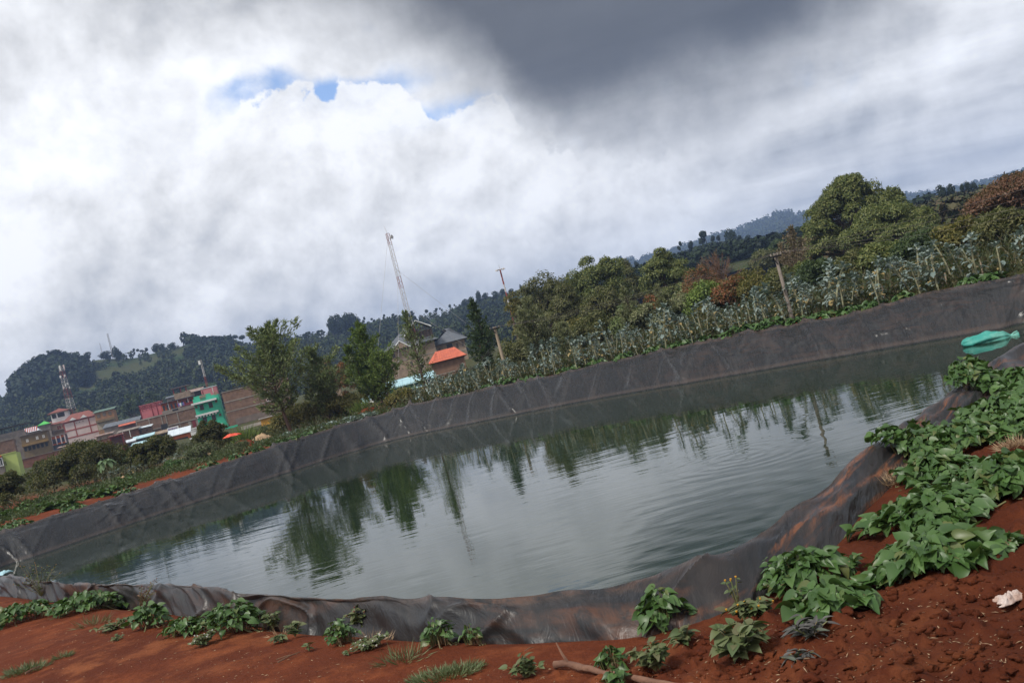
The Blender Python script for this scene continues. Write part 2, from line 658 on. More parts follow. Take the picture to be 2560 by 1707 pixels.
# resample the loop so stations are close together near the camera
seg = np.linalg.norm(np.roll(loop[:, :2], -1, 0) - loop[:, :2], axis=1)
arc = np.concatenate([[0], np.cumsum(seg)])
full = np.vstack([loop, loop[:1]])
S_ = [0.0]
while S_[-1] < arc[-1] - 0.03:
    s = S_[-1]
    x = np.interp(s, arc, full[:, 0])
    y = np.interp(s, arc, full[:, 1])
    dist = math.hypot(x, y)
    out = abs(x / max(y, 0.1)) > 0.66
    S_.append(s + (0.25 if out else max(0.017, dist * 0.0026)))
S_ = np.array(S_)
ST = np.stack([np.interp(S_, arc, full[:, j]) for j in range(8)], 1)
for j in range(2, 8):
    a = np.concatenate([ST[-40:, j], ST[:, j], ST[:40, j]])
    kk = np.exp(-(np.arange(-20, 21) / 6.0) ** 2 / 2)
    ST[:, j] = np.convolve(a, kk / kk.sum(), mode='same')[40:-40]
RIM = ST[::4]          # coarse rim for distance look-ups


def rim_info(x, y):
    """signed distance to the crest line (negative inside) and the ground level beside the nearest rim point"""
    x = np.asarray(x, float)
    y = np.asarray(y, float)
    dist = np.full(x.shape, 1e9)
    gz = np.full(x.shape, GZ)
    ins = np.zeros(x.shape, bool)
    near = np.where((np.abs(x) < 45) & (y > -6) & (y < 75))[0]
    px, py = RIM[:, 0], RIM[:, 1]
    qx, qy = np.roll(px, -1), np.roll(py, -1)
    for c0 in range(0, len(near), 4000):
        ix = near[c0:c0 + 4000]
        X = x[ix][:, None]
        Y = y[ix][:, None]
        d2 = (X - px) ** 2 + (Y - py) ** 2
        j = d2.argmin(1)
        dist[ix] = np.sqrt(d2[np.arange(len(ix)), j])
        gz[ix] = RIM[j, 7]
        cr = ((py > Y) != (qy > Y)) & (X < (qx - px) * (Y - py) / (qy - py + 1e-12) + px)
        ins[ix] = cr.sum(1) % 2 == 1
    return np.where(ins, -dist, dist), gz


# ------------------------------------------------------------------ terrain
TR = np.array([-1.2, -0.6, -0.33, -0.1, 0.12, 0.35, 0.6, 1.2])
TD = np.array([0.0, 30, 62, 90, 150, 240, 420, 5000])
TZ = np.array([[1.37, 1.37, 1.4, 2.6, 5.0, 8.0, 14, 0],
               [1.37, 1.37, 1.4, 2.6, 5.0, 8.0, 14, 0],
               [1.37, 1.37, 1.35, 1.4, 1.6, 5.0, 12, 0],
               [1.37, 1.37, 1.35, 1.4, 3.2, 6.0, 9, 0],
               [1.37, 1.37, 1.35, 1.6, 3.5, 6.0, 7, 0],
               [1.37, 1.37, 1.45, 2.4, 5.0, 7.0, 8, 0],
               [1.37, 1.45, 2.4, 3.5, 6.0, 8.0, 8, 0],
               [1.37, 1.45, 2.4, 3.5, 6.0, 8.0, 8, 0]])


def ground_z(x, y, fine=True):
    x = np.atleast_1d(np.asarray(x, float))
    y = np.atleast_1d(np.asarray(y, float))
    r = np.clip(x / np.maximum(y, 3.0), -1.2, 1.2)
    dd_ = np.where(y > 0, y, 0.0)
    cols = np.stack([np.interp(dd_, TD, TZ[i]) for i in range(len(TR))])
    i = np.clip(np.searchsorted(TR, r) - 1, 0, len(TR) - 2)
    t = (r - TR[i]) / (TR[i + 1] - TR[i])
    ar = np.arange(len(x))
    z = cols[i, ar] * (1 - t) + cols[i + 1, ar] * t
    d_, g_ = rim_info(x, y)
    w = np.exp(-(np.maximum(d_, 0) / 1.6) ** 2)
    z = z * (1 - w) + g_ * w
    nearw = np.clip(1 - np.hypot(x, y) / 75.0, 0, 1)
    z = z + (fbm(x * 0.5, y * 0.5, 3, 5) - 0.5) * 0.22 * nearw * sstep(0.2, 2.0, d_)
    z = z - 0.06 * np.exp(-(np.maximum(d_, 0) / 0.8) ** 2) * (np.hypot(x, y) < 18)
    if fine:
        # dug-over, clumpy soil on the right, trodden smooth on the left
        rough = (sstep(-0.6, 1.6, x + 0.15 * y) * 0.85 + 0.15) * sstep(0.3, 0.9, d_)
        c = np.abs(fbm(x * 3.0, y * 3.0, 4, 9) - 0.5)
        z = z + (fbm(x * 9, y * 9, 4, 21) - 0.5) * 0.045 * rough * nearw + (0.10 - c) * 0.12 * rough * nearw
        z = z + np.maximum(fbm(x * 14, y * 14, 2, 33) - 0.60, 0) * 0.14 * rough * nearw
    z = np.where(d_ < 0, np.maximum(z - 0.3 + d_ * 1.4, -1.6), z - 0.12 * np.exp(-(np.maximum(d_, 0) / 0.22) ** 2))
    return z


def gz1(x, y):
    return float(ground_z([x], [y], False)[0])


th = np.concatenate([np.radians(np.linspace(-180, -46, 46)), np.radians(np.linspace(-45, 45, 640)), np.radians(np.linspace(46, 180, 46))[:-1]])
rad = np.concatenate([[0.3, 0.8, 1.4], np.geomspace(1.9, 12, 230), np.geomspace(12.12, 75, 190), np.geomspace(77, 4500, 75)])
Rg, Tg = np.meshgrid(rad, th, indexing='ij')
gx = (Rg * np.sin(Tg)).ravel()
gy = (Rg * np.cos(Tg)).ravel()
gzv = ground_z(gx, gy)
gme = arr_mesh("ground", np.stack([gx, gy, gzv], 1), grid_faces(len(rad), len(th), True)[:, ::-1], True)

mt, nt = newmat("red_soil")
tc = nt.new('ShaderNodeTexCoord').outputs['Object']
n1 = nt.noise(tc, 0.35, 4, 0.55)
n2 = nt.noise(tc, 3.5, 6, 0.65)
n3 = nt.noise(tc, 24, 5, 0.7)
c = nt.mix(nt.step(n1, 0.35, 0.65), (0.138, 0.034, 0.0128), (0.092, 0.022, 0.009))
c = nt.mix(nt.step(n2, 0.45, 0.75), c, (0.195, 0.053, 0.019))
c = nt.mix(nt.step(n3, 0.52, 0.72, 0, 0.55), c, (0.085, 0.021, 0.009))
c = nt.mix(nt.math('MULTIPLY', nt.step(n1, 0.54, 0.72), nt.step(n2, 0.40, 0.62, 0, 0.6)), c, (0.235, 0.080, 0.032))
spk = nt.noise(tc, 75, 2, 0.5)
c = nt.mix(nt.step(spk, 0.735, 0.765, 0, 0.7), c, (0.34, 0.19, 0.12))
# grown over with grass and weeds beyond the pond
sx = nt.new('ShaderNodeSeparateXYZ')
nt.put(sx.inputs[0], tc)
ng = nt.noise(tc, 0.22, 5, 0.6)
far = nt.step(sx.outputs[1], 62, 80)
dl = nt.math('ADD', nt.math('MULTIPLY', nt.math('SUBTRACT', sx.outputs[0], 15.2), 0.852), nt.math('MULTIPLY', nt.math('SUBTRACT', sx.outputs[1], 26.0), 0.523))
far = nt.math('MAXIMUM', far, nt.math('MULTIPLY', nt.step(dl, 0.9, 2.4), nt.step(sx.outputs[1], 18, 22)))
gr = nt.mix(nt.noise(tc, 1.3, 4, 0.6), (0.030, 0.042, 0.014), (0.075, 0.070, 0.028))
c = nt.mix(nt.math('MULTIPLY', far, nt.step(ng, 0.26, 0.42)), c, gr)
nt.put(nt.b.inputs['Base Color'], c)
nt.b.inputs['Roughness'].default_value = 0.95
nt.b.inputs['Specular IOR Level'].default_value = 0.12
# dug soil on the right: cloud shade and vignetting painted into its colour
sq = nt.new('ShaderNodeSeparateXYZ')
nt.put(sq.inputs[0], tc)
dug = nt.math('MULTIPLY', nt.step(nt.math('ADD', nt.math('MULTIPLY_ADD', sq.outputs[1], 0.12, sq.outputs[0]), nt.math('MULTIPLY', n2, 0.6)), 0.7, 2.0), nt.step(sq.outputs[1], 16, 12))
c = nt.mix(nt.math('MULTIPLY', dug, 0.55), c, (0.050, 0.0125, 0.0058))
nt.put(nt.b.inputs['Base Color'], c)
h = nt.math('ADD', nt.math('MULTIPLY', n2, 1.0), nt.math('MULTIPLY', n3, 0.55))
nt.put(nt.b.inputs['Normal'], nt.bump(h, 0.75, 0.05))
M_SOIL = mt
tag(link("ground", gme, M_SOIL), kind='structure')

# ------------------------------------------------------------------ water
wl = ST[::6, 3:5]
wi = ST[::6, 3:5] - (ST[::6, 0:2] - ST[::6, 3:5]) * 0.6
mtw, nt = newmat("pond_water")
tc = nt.new('ShaderNodeTexCoord').outputs['Object']
nz = nt.noise(tc, 0.30, 3, 0.5)
nt.put(nt.b.inputs['Base Color'], nt.mix(nt.step(nz, 0.3, 0.7), (0.012, 0.0225, 0.0125), (0.016, 0.028, 0.016)))
nt.b.inputs['Roughness'].default_value = 0.03
nt.b.inputs['IOR'].default_value = 1.333
nt.b.inputs['Specular IOR Level'].default_value = 0.5
mp = nt.new('ShaderNodeMapping')
nt.put(mp.inputs[0], tc)
mp.inputs[2].default_value = (0, 0, R(-16))
mp.inputs[3].default_value = (0.42, 1.35, 1)
v = mp.outputs[0]
r1 = nt.noise(v, 1.5, 2, 0.45, 0.3)
r2 = nt.noise(v, 5.0, 2, 0.5, 0.4)
calm = nt.noise(tc, 0.16, 3, 0.5)
sxy = nt.new('ShaderNodeSeparateXYZ')
nt.put(sxy.inputs[0], tc)
nearw = nt.step(nt.vmath('LENGTH', tc), 34, 7, 0.0, 1.0)
h = nt.math('ADD', nt.math('MULTIPLY', r1, nt.math('MULTIPLY_ADD', nearw, 2.6, 2.3)), nt.math('MULTIPLY', r2, nt.math('MULTIPLY_ADD', nearw, 1.0, 0.55)))
h = nt.math('MULTIPLY', h, nt.step(calm, 0.35, 0.62, 0.35, 1.0))
rings = None
for px, py, k_, fr, ext, am in ((1850, 1140, 0, 9.0, 2.6, 0.16), (1800, 1290, 0, 5.0, 4.2, 0.20), (1830, 1370, 0, 6.5, 2.4, 0.12), (850, 1415, 0, 14, 0.7, 0.10)):
    p = onz(px, py, 0.0)
    dist = nt.vmath('LENGTH', nt.vmath('MULTIPLY', nt.vmath('SUBTRACT', tc, (p.x, p.y, 0)), (1, 1, 0)))
    dw_ = nt.math('MULTIPLY_ADD', nt.noise(tc, 1.1, 2, 0.5), 0.5, dist)
    wv = nt.math('MULTIPLY', nt.math('SINE', nt.math('MULTIPLY', dw_, fr * 2)), nt.step(dist, ext * 0.25, ext, am, 0.0))
    rings = wv if rings is None else nt.math('ADD', rings, wv)
h = nt.math('ADD', h, nt.math('MULTIPLY', rings, 2.6))
nb_ = nt.bump(h, 0.034, 0.05)
nt.put(nt.b.inputs['Normal'], nb_)
nt.b.inputs['Specular IOR Level'].default_value = 0.0
gl = nt.new('ShaderNodeBsdfGlossy')
gl.inputs['Color'].default_value = (1.0, 1.0, 0.99, 1)
gl.inputs['Roughness'].default_value = 0.02
nt.put(gl.inputs['Normal'], nb_)
fr = nt.new('ShaderNodeFresnel')
fr.inputs['IOR'].default_value = 1.333
nt.put(fr.inputs['Normal'], nb_)
ms = nt.new('ShaderNodeMixShader')
nt.put(ms.inputs[0], nt.math('MULTIPLY', fr.outputs[0], 1.0))
nt.l.new(nt.b.outputs[0], ms.inputs[1])
nt.l.new(gl.outputs[0], ms.inputs[2])
nt.l.new(ms.outputs[0], nt.out.inputs[0])
wm = MB()
wm.poly([(ST[i, 3] + (ST[i, 0] - ST[i, 3]) * 0.25, ST[i, 4] + (ST[i, 1] - ST[i, 4]) * 0.25, 0.0) for i in range(0, len(ST), 12)])
wo_ = wm.build("water", mtw)
tag(wo_, kind='structure')

# ------------------------------------------------------------------ pond liner
NV = 84
ns = len(ST)
tt = np.linspace(0, 1, NV)
crest = ST[:, :3]
water = np.concatenate([ST[:, 3:5], np.zeros((ns, 1))], 1)
skirt = np.concatenate([ST[:, 5:7], ST[:, 7:8] - 0.16], 1)
under = water + (water - crest) * np.array([0.75, 0.75, 0.0]) - np.array([0, 0, 0.9])
drop = np.stack([(skirt[:, 0] * 2 + crest[:, 0]) / 3, (skirt[:, 1] * 2 + crest[:, 1]) / 3, np.maximum(skirt[:, 2], crest[:, 2] - 0.03)], 1)
V = np.zeros((NV, ns, 3))
TT = np.zeros((NV, ns))
s1, s2 = 0.34, 0.86
for i, t in enumerate(tt):
    if t < s1:
        u = t / s1
        c2 = np.stack([skirt[:, 0] * 0.55 + crest[:, 0] * 0.45, skirt[:, 1] * 0.55 + crest[:, 1] * 0.45, crest[:, 2] + 0.05], 1)
        V[i] = skirt * (1 - u) ** 2 + c2 * 2 * u * (1 - u) + crest * u * u
    elif t < s2:
        u = (t - s1) / (s2 - s1)
        V[i] = crest + (water - crest) * u
        V[i, :, 2] += 0.10 * np.sin(u * PI) * np.minimum(1, u * 4) - 0.02 * u
    else:
        u = (t - s2) / (1 - s2)
        V[i] = water + (under - water) * u
dsl = np.linalg.norm(np.diff(V, axis=0), axis=2)
TT[1:] = np.cumsum(dsl, 0)
SS = np.broadcast_to(S_[None, :], TT.shape)
# normals
ds = np.roll(V, -1, 1) - np.roll(V, 1, 1)
dt = np.gradient(V, axis=0)
N = np.cross(ds, dt)
N /= np.linalg.norm(N, axis=2)[:, :, None] + 1e-9
if N[NV // 2, :, 2].mean() < 0:
    N = -N
dist = np.hypot(V[:, :, 0], V[:, :, 1])
isfar = np.clip((ST[:, 1] - 16) / 8, 0, 1)[None, :] * np.ones_like(TT)
rr = (ST[:, 0] / np.maximum(ST[:, 1], 1))[None, :] * np.ones_like(TT)
mid = TT[int(NV * s1)][None, :]
tl = TT - mid                       # metres down from the crest


def ridge(n, w):
    return np.exp(-np.abs(n - 0.5) / w)


warp_ = (fbm(SS * 0.5, TT * 0.8, 3, 3) - 0.5) * 1.6
# long folds hanging down the far slope, crumples on its right-hand stretch, puckers over the near roll
long_ = ridge(fbm(SS * 0.75 + tl * 0.20 + warp_ * 0.10, tl * 0.10 + 3, 1, 41), 0.05)
long2 = ridge(fbm(SS * 1.0 - tl * 0.5 + warp_ * 0.14, tl * 0.14 + 9, 1, 47), 0.05)
crum = ridge(fbm(SS * 0.6 + tl * 0.8 + warp_, tl * 0.7 - SS * 0.25, 2, 51), 0.035)
crum2 = ridge(fbm(SS * 1.1 - tl * 0.8 + warp_, tl * 1.0 + SS * 0.3, 2, 57), 0.035)
swell = fbm(SS * 0.45, tl * 0.6, 3, 61) - 0.5
wl_ = np.interp(rr, [-0.6, -0.35, -0.25, -0.02, 0.10, 0.6], [0.45, 0.55, 1.0, 1.0, 0.55, 0.45])
wc_ = np.interp(rr, [-0.6, -0.42, -0.28, 0.0, 0.22, 0.35, 0.6], [0.25, 0.6, 0.12, 0.10, 0.6, 1.0, 1.1])
pat = fbm(SS * 0.25, tl * 0.3, 2, 71)
far_d = (long_ * 0.26 + long2 * 0.13) * wl_ + (crum * 0.12 + crum2 * 0.05) * wc_ * sstep(0.3, 0.6, pat) + swell * 0.16
puck = ridge(fbm(SS * 1.15 + tl * 1.7 + warp_ * 0.5, tl * 0.6 - SS * 0.25, 2, 81), 0.06)
puck2 = ridge(fbm(SS * 4.2 + tl * 3.4 + warp_, tl * 1.2 - SS * 0.5, 2, 87), 0.08)
pk3 = ridge(fbm(SS * 0.9 - tl * 1.3, tl * 1.4 + SS * 0.2, 2, 91), 0.022)
near_d = puck * 0.026 * np.interp(rr, [-0.6, 0.12, 0.25], [1.15, 1, 0.4]) + pk3 * 0.045 * np.interp(rr, [-0.6, 0.15, 0.28], [1, 1, 0.25]) + (fbm(SS * 1.3 + tl, tl * 1.5, 3, 99) - 0.5) * 0.17
disp = near_d * (1 - isfar) + far_d * isfar
flat = np.interp(tt, [0, 0.05, s1 * 0.8, s1, s1 + 0.06, 0.80, s2, 1], [0.9, 1.2, 1.0, 0.5, 0.85, 0.9, 0.45, 0.3])[:, None]
disp = disp - 0.035
V = V + N * (disp * flat)[:, :, None]
fcs_ = grid_faces(NV, ns, True)
lme = arr_mesh("pond_liner", V.reshape(-1, 3), fcs_, True)
uv = lme.uv_layers.new(name="sheet")
co = np.stack([np.broadcast_to(S_[None, :], (NV, ns)).ravel(), tl.ravel()], 1)
uv.data.foreach_set("uv", co[fcs_.ravel()].astype(np.float32).ravel())

mtl, nt = newmat("liner_plastic")
tc = nt.new('ShaderNodeTexCoord')
ob = tc.outputs['Object']
uvs = tc.outputs['UV']
n1 = nt.noise(nt.scalev(uvs, (0.9, 0.35, 1)), 1.6, 6, 0.65, 0.6)
n2 = nt.noise(uvs, 5.5, 6, 0.7, 0.5)
n3 = nt.noise(nt.scalev(uvs, (7, 0.6, 1)), 2.0, 4, 0.6, 0.3)
sep = nt.new('ShaderNodeSeparateXYZ')
nt.put(sep.inputs[0], ob)
near = nt.step(sep.outputs[1], 20, 9)
rightish = nt.step(nt.math('DIVIDE', sep.outputs[0], nt.math('MAXIMUM', sep.outputs[1], 1.0)), 0.0, 0.3)
c = nt.mix(nt.step(n3, 0.35, 0.7), (0.0150, 0.0155, 0.0165), (0.0230, 0.0235, 0.0245))
# dried mud film
film = nt.math('MULTIPLY', nt.step(n1, 0.44, 0.70), nt.math('MULTIPLY_ADD', rightish, 0.20, 0.14))
c = nt.mix(film, c, (0.066, 0.045, 0.036))
ctop = nt.new('ShaderNodeSeparateXYZ')
nt.put(ctop.inputs[0], uvs)
band = nt.math('MULTIPLY', nt.step(nt.math('ABSOLUTE', nt.math('SUBTRACT', ctop.outputs[1], 0.02)), 0.26, 0.02), nt.step(n2, 0.36, 0.60))
c = nt.mix(nt.math('MULTIPLY', band, 0.42), c, (0.115, 0.078, 0.060))
n1b = nt.noise(nt.scalev(uvs, (0.45, 2.4, 1)), 1.5, 5, 0.62, 0.5)
mud = nt.math('MULTIPLY', nt.math('MULTIPLY', nt.step(n1b, 0.47, 0.66), nt.step(n2, 0.36, 0.60)),
              nt.math('MAXIMUM', nt.math('MULTIPLY', near, nt.step(sep.outputs[0], -0.2, 1.2, 0.25, 0.95)), nt.math('MULTIPLY', rightish, 0.10)))
c = nt.mix(nt.math('MULTIPLY', mud, 0.85), c, (0.215, 0.078, 0.030))
# scum line left by the falling water, wet sheet under it
wz = nt.math('MULTIPLY_ADD', nt.math('SUBTRACT', n2, 0.5), 0.05, sep.outputs[2])
c = nt.mix(nt.math('MULTIPLY', nt.step(wz, 0.03, 0.07), nt.step(wz, 0.20, 0.09, 0.0, 0.28)), c, (0.105, 0.075, 0.058))
c = nt.mix(nt.step(wz, 0.045, 0.015, 0.0, 0.8), c, (0.008, 0.009, 0.008))
nt.put(nt.b.inputs['Base Color'], c)
nt.put(nt.b.inputs['Roughness'], nt.math('MULTIPLY_ADD', film, 0.22, nt.math('MULTIPLY_ADD', n2, 0.12, nt.math('MULTIPLY_ADD', near, 0.14, 0.20))))
nt.b.inputs['Specular IOR Level'].default_value = 0.36
hh = nt.math('ADD', nt.noise(nt.scalev(uvs, (2.2, 1.0, 1)), 3.0, 4, 0.6, 1.0), nt.math('MULTIPLY', n2, 0.2))
nt.put(nt.b.inputs['Normal'], nt.bump(hh, 0.30, 0.06))
lo_ = link("pond_liner", lme, mtl)
tag(lo_, "creased black plastic sheet lining the irrigation pond, stained with red mud", "pond liner")
# ------------------------------------------------------------------ foliage kit
def runit(rng, n):
    v = rng.normal(size=(n, 3))
    return v / np.linalg.norm(v, axis=1)[:, None]


def nrm(v):
    return v / (np.linalg.norm(v, axis=1)[:, None] + 1e-9)


def cards(P, axis, L, W, rng, fold=0.25, face=None):
    """one folded diamond leaf per point: base, two sides, tip"""
    n = len(P)
    axis = nrm(axis)
    up = runit(rng, n) if face is None else face + runit(rng, n) * 0.5
    side = nrm(np.cross(axis, up))
    nor = np.cross(side, axis)
    L = np.broadcast_to(L, (n,))[:, None]
    W = np.broadcast_to(W, (n,))[:, None]
    b = P
    mid = P + axis * L * 0.45 + nor * W * fold
    tip = P + axis * L - nor * L * 0.10
    V = np.stack([b, mid + side * W * 0.5, tip, mid - side * W * 0.5], 1).reshape(-1, 3)
    Fq = (np.arange(n)[:, None] * 4 + np.arange(4)[None, :])
    return V, Fq


# heart-shaped leaf, unit length along +y, lying in xy
_HL = [(-.17, -.14), (-.36, -.10), (-.49, .08), (-.50, .28), (-.41, .50), (-.25, .73), (-.09, .91)]
_HV = np.array([(0, 0, 0), (0, .30, 0), (0, .62, 0), (0, 1.02, 0)] + [(a, b, 0) for a, b in _HL] + [(-a, b, 0) for a, b in _HL], float)
_h = [(0, 4, 5), (0, 5, 6), (0, 6, 1), (1, 6, 7), (1, 7, 8), (1, 8, 2), (2, 8, 9), (2, 9, 10), (2, 10, 3)]
_HF3 = np.array(_h + [(b if b < 4 else b + 7, a if a < 4 else a + 7, c if c < 4 else c + 7) for a, b, c in _h])
# lobed, ruffled cabbage-type leaf with a stalk
_KV = np.array([(0, -.35, .0), (0, 0, 0), (0, .35, .02), (0, .72, 0), (0, 1.0, -.08),
                (-.16, -.02, .05), (-.34, .22, -.02), (-.30, .5, .08), (-.33, .74, -.04), (-.15, .97, .02),
                (.16, -.02, -.03), (.34, .24, .07), (.30, .5, -.03), (.33, .74, .06), (.15, .97, -.03), (.02, -.35, 0)], float)
_KF3 = np.array([(1, 5, 6), (1, 6, 2), (2, 6, 7), (2, 7, 3), (3, 7, 8), (3, 8, 9), (3, 9, 4),
                 (1, 11, 10), (1, 2, 11), (2, 12, 11), (2, 3, 12), (3, 13, 12), (3, 14, 13), (3, 4, 14), (0, 15, 1)])


def shaped(P, axis, face, size, rng, proto=_HV, tris=_HF3, fold=0.25, droop=0.25, wid=1.0, ruf=0.0):
    """real leaf outlines: axis = where the tip points, face = which way the blade looks"""
    n = len(P)
    axis = nrm(axis)
    side = nrm(np.cross(axis, face))
    nor = np.cross(side, axis)
    size = np.broadcast_to(size, (n,))
    lv = np.broadcast_to(proto, (n,) + proto.shape).copy()
    f = fold * rng.uniform(0.2, 1.5, n)[:, None]
    lv[:, :, 2] += np.abs(lv[:, :, 0]) * f - lv[:, :, 1] ** 2 * (droop * rng.uniform(0.3, 1.6, n)[:, None])
    if ruf:
        lv[:, :, 2] += rng.normal(size=lv.shape[:2]) * ruf
    lv[:, :, 0] *= wid
    lv *= size[:, None, None]
    V = (P[:, None, :] + lv[:, :, 0:1] * side[:, None, :] + lv[:, :, 1:2] * axis[:, None, :] + lv[:, :, 2:3] * nor[:, None, :])
    k = proto.shape[0]
    Fq = (np.arange(n)[:, None, None] * k + tris[None, :, :]).reshape(-1, 3)
    return V.reshape(-1, 3), Fq


def joinm(parts):
    V = []
    Fs = []
    o = 0
    for v, f in parts:
        V.append(v)
        Fs.append(f + o)
        o += len(v)
    return np.concatenate(V), np.concatenate(Fs)


GREEN = (0.10, 0.16, 0.02)
L_EUC = leafmat("leaf_eucalyptus", [(0.063, 0.092, 0.028), (0.120, 0.148, 0.042), (0.225, 0.232, 0.070), (0.092, 0.120, 0.037)])
L_EUCB = leafmat("leaf_eucalyptus_brown", [(0.070, 0.078, 0.028), (0.115, 0.118, 0.042), (0.17, 0.16, 0.06), (0.07, 0.085, 0.028)])
L_WATTLE = leafmat("leaf_wattle", [(0.071, 0.109, 0.043), (0.141, 0.185, 0.065), (0.284, 0.340, 0.124), (0.104, 0.133, 0.057), (0.209, 0.226, 0.114)])
L_WATTLEG = leafmat("leaf_wattle_green", [(0.057, 0.098, 0.022), (0.122, 0.188, 0.036), (0.244, 0.325, 0.073), (0.098, 0.130, 0.033)])
L_PALE = leafmat("leaf_pale_feathery", [(0.127, 0.138, 0.067), (0.210, 0.226, 0.106), (0.316, 0.316, 0.173), (0.090, 0.113, 0.042)])
L_DARK = leafmat("leaf_dark", [(0.030, 0.053, 0.020), (0.053, 0.083, 0.030), (0.088, 0.119, 0.043)])
L_RUST = leafmat("leaf_rust", [(0.192, 0.066, 0.026), (0.264, 0.102, 0.038), (0.144, 0.090, 0.036), (0.108, 0.102, 0.036)])
L_OLIVE = leafmat("leaf_olive", [(0.090, 0.090, 0.024), (0.144, 0.132, 0.031), (0.192, 0.156, 0.042), (0.072, 0.084, 0.022)])
L_BROWN = leafmat("leaf_dry_brown", [(0.172, 0.121, 0.078), (0.230, 0.167, 0.109), (0.127, 0.109, 0.052), (0.287, 0.218, 0.149)])
L_REDBR = leafmat("leaf_red_brown", [(0.106, 0.044, 0.022), (0.163, 0.073, 0.035), (0.213, 0.119, 0.075), (0.081, 0.056, 0.022)])
L_MANGO = leafmat("leaf_mango", [(0.029, 0.040, 0.011), (0.061, 0.066, 0.016), (0.129, 0.113, 0.027), (0.040, 0.048, 0.014)])
L_HILL = leafmat("leaf_hill_forest", [(0.015, 0.026, 0.011), (0.026, 0.041, 0.014), (0.042, 0.057, 0.018), (0.034, 0.038, 0.017)], trans=0.0, spec=0.1, nscale=0.035, var=0.55)
L_SCRUB = leafmat("leaf_slope_scrub", [(0.030, 0.042, 0.016), (0.06, 0.062, 0.024), (0.085, 0.065, 0.035), (0.04, 0.055, 0.02)], trans=0.0, spec=0.1, nscale=0.035, var=0.55)
L_HILLP = leafmat("leaf_hill_plantation", [(0.011, 0.019, 0.010), (0.016, 0.027, 0.013), (0.024, 0.036, 0.015)], trans=0.0, spec=0.1, nscale=0.035, var=0.55)
L_KALE = leafmat("leaf_kale", [(0.112, 0.155, 0.133), (0.163, 0.215, 0.194), (0.258, 0.310, 0.284), (0.129, 0.172, 0.142)], trans=0.15, spec=0.5, rough=0.45)
L_KALEY = leafmat("leaf_kale_yellowing", [(0.30, 0.22, 0.09), (0.34, 0.27, 0.13)], trans=0.15)
L_VINE = leafmat("leaf_sweet_potato", [(0.033, 0.078, 0.018), (0.053, 0.112, 0.026), (0.083, 0.156, 0.040), (0.042, 0.090, 0.023), (0.062, 0.121, 0.033), (0.036, 0.081, 0.020), (0.076, 0.136, 0.036), (0.048, 0.101, 0.026), (0.058, 0.116, 0.030), (0.116, 0.131, 0.040)], trans=0.18, spec=0.45, rough=0.42)
L_CROP = leafmat("leaf_low_crop", [(0.045, 0.095, 0.022), (0.075, 0.14, 0.03), (0.06, 0.10, 0.04)], trans=0.15)
L_WEED = leafmat("leaf_weed", [(0.055, 0.085, 0.030), (0.085, 0.115, 0.042), (0.115, 0.13, 0.055), (0.09, 0.08, 0.04)], trans=0.12)
L_PURP = leafmat("leaf_purple_weed", [(0.060, 0.058, 0.055), (0.085, 0.080, 0.075), (0.065, 0.085, 0.055)], trans=0.05)
L_DRY = leafmat("dry_straw", [(0.30, 0.20, 0.12), (0.38, 0.27, 0.16), (0.22, 0.14, 0.08)], trans=0.0)
L_GRASS = leafmat("grass_blade", [(0.075, 0.105, 0.04), (0.11, 0.145, 0.06), (0.16, 0.18, 0.09)], trans=0.15)
L_BANANA = leafmat("leaf_banana", [(0.09, 0.16, 0.05), (0.13, 0.21, 0.07)], trans=0.25)
M_BARK = pmat("bark", (0.13, 0.085, 0.058), (0.075, 0.05, 0.036), 6, 0.9, 0.5, stretch=(1, 1, 0.2))
M_BARKD = pmat("bark_dark", (0.07, 0.05, 0.036), (0.04, 0.03, 0.022), 6, 0.9, 0.5)
M_TWIG = pmat("dry_twig", (0.17, 0.095, 0.055), (0.12, 0.065, 0.04), 3, 0.9)
M_KSTEM = pmat("kale_stalk", (0.26, 0.27, 0.16), (0.19, 0.17, 0.10), 14, 0.7, stretch=(1, 1, 0.6))
M_VSTEM = pmat("vine_stem", (0.14, 0.17, 0.06), (0.15, 0.09, 0.05), 9, 0.7)


def plant_at(name, base, label, cat, group):
    e = empty(name, base)
    tag(e, label, cat, group)
    return e


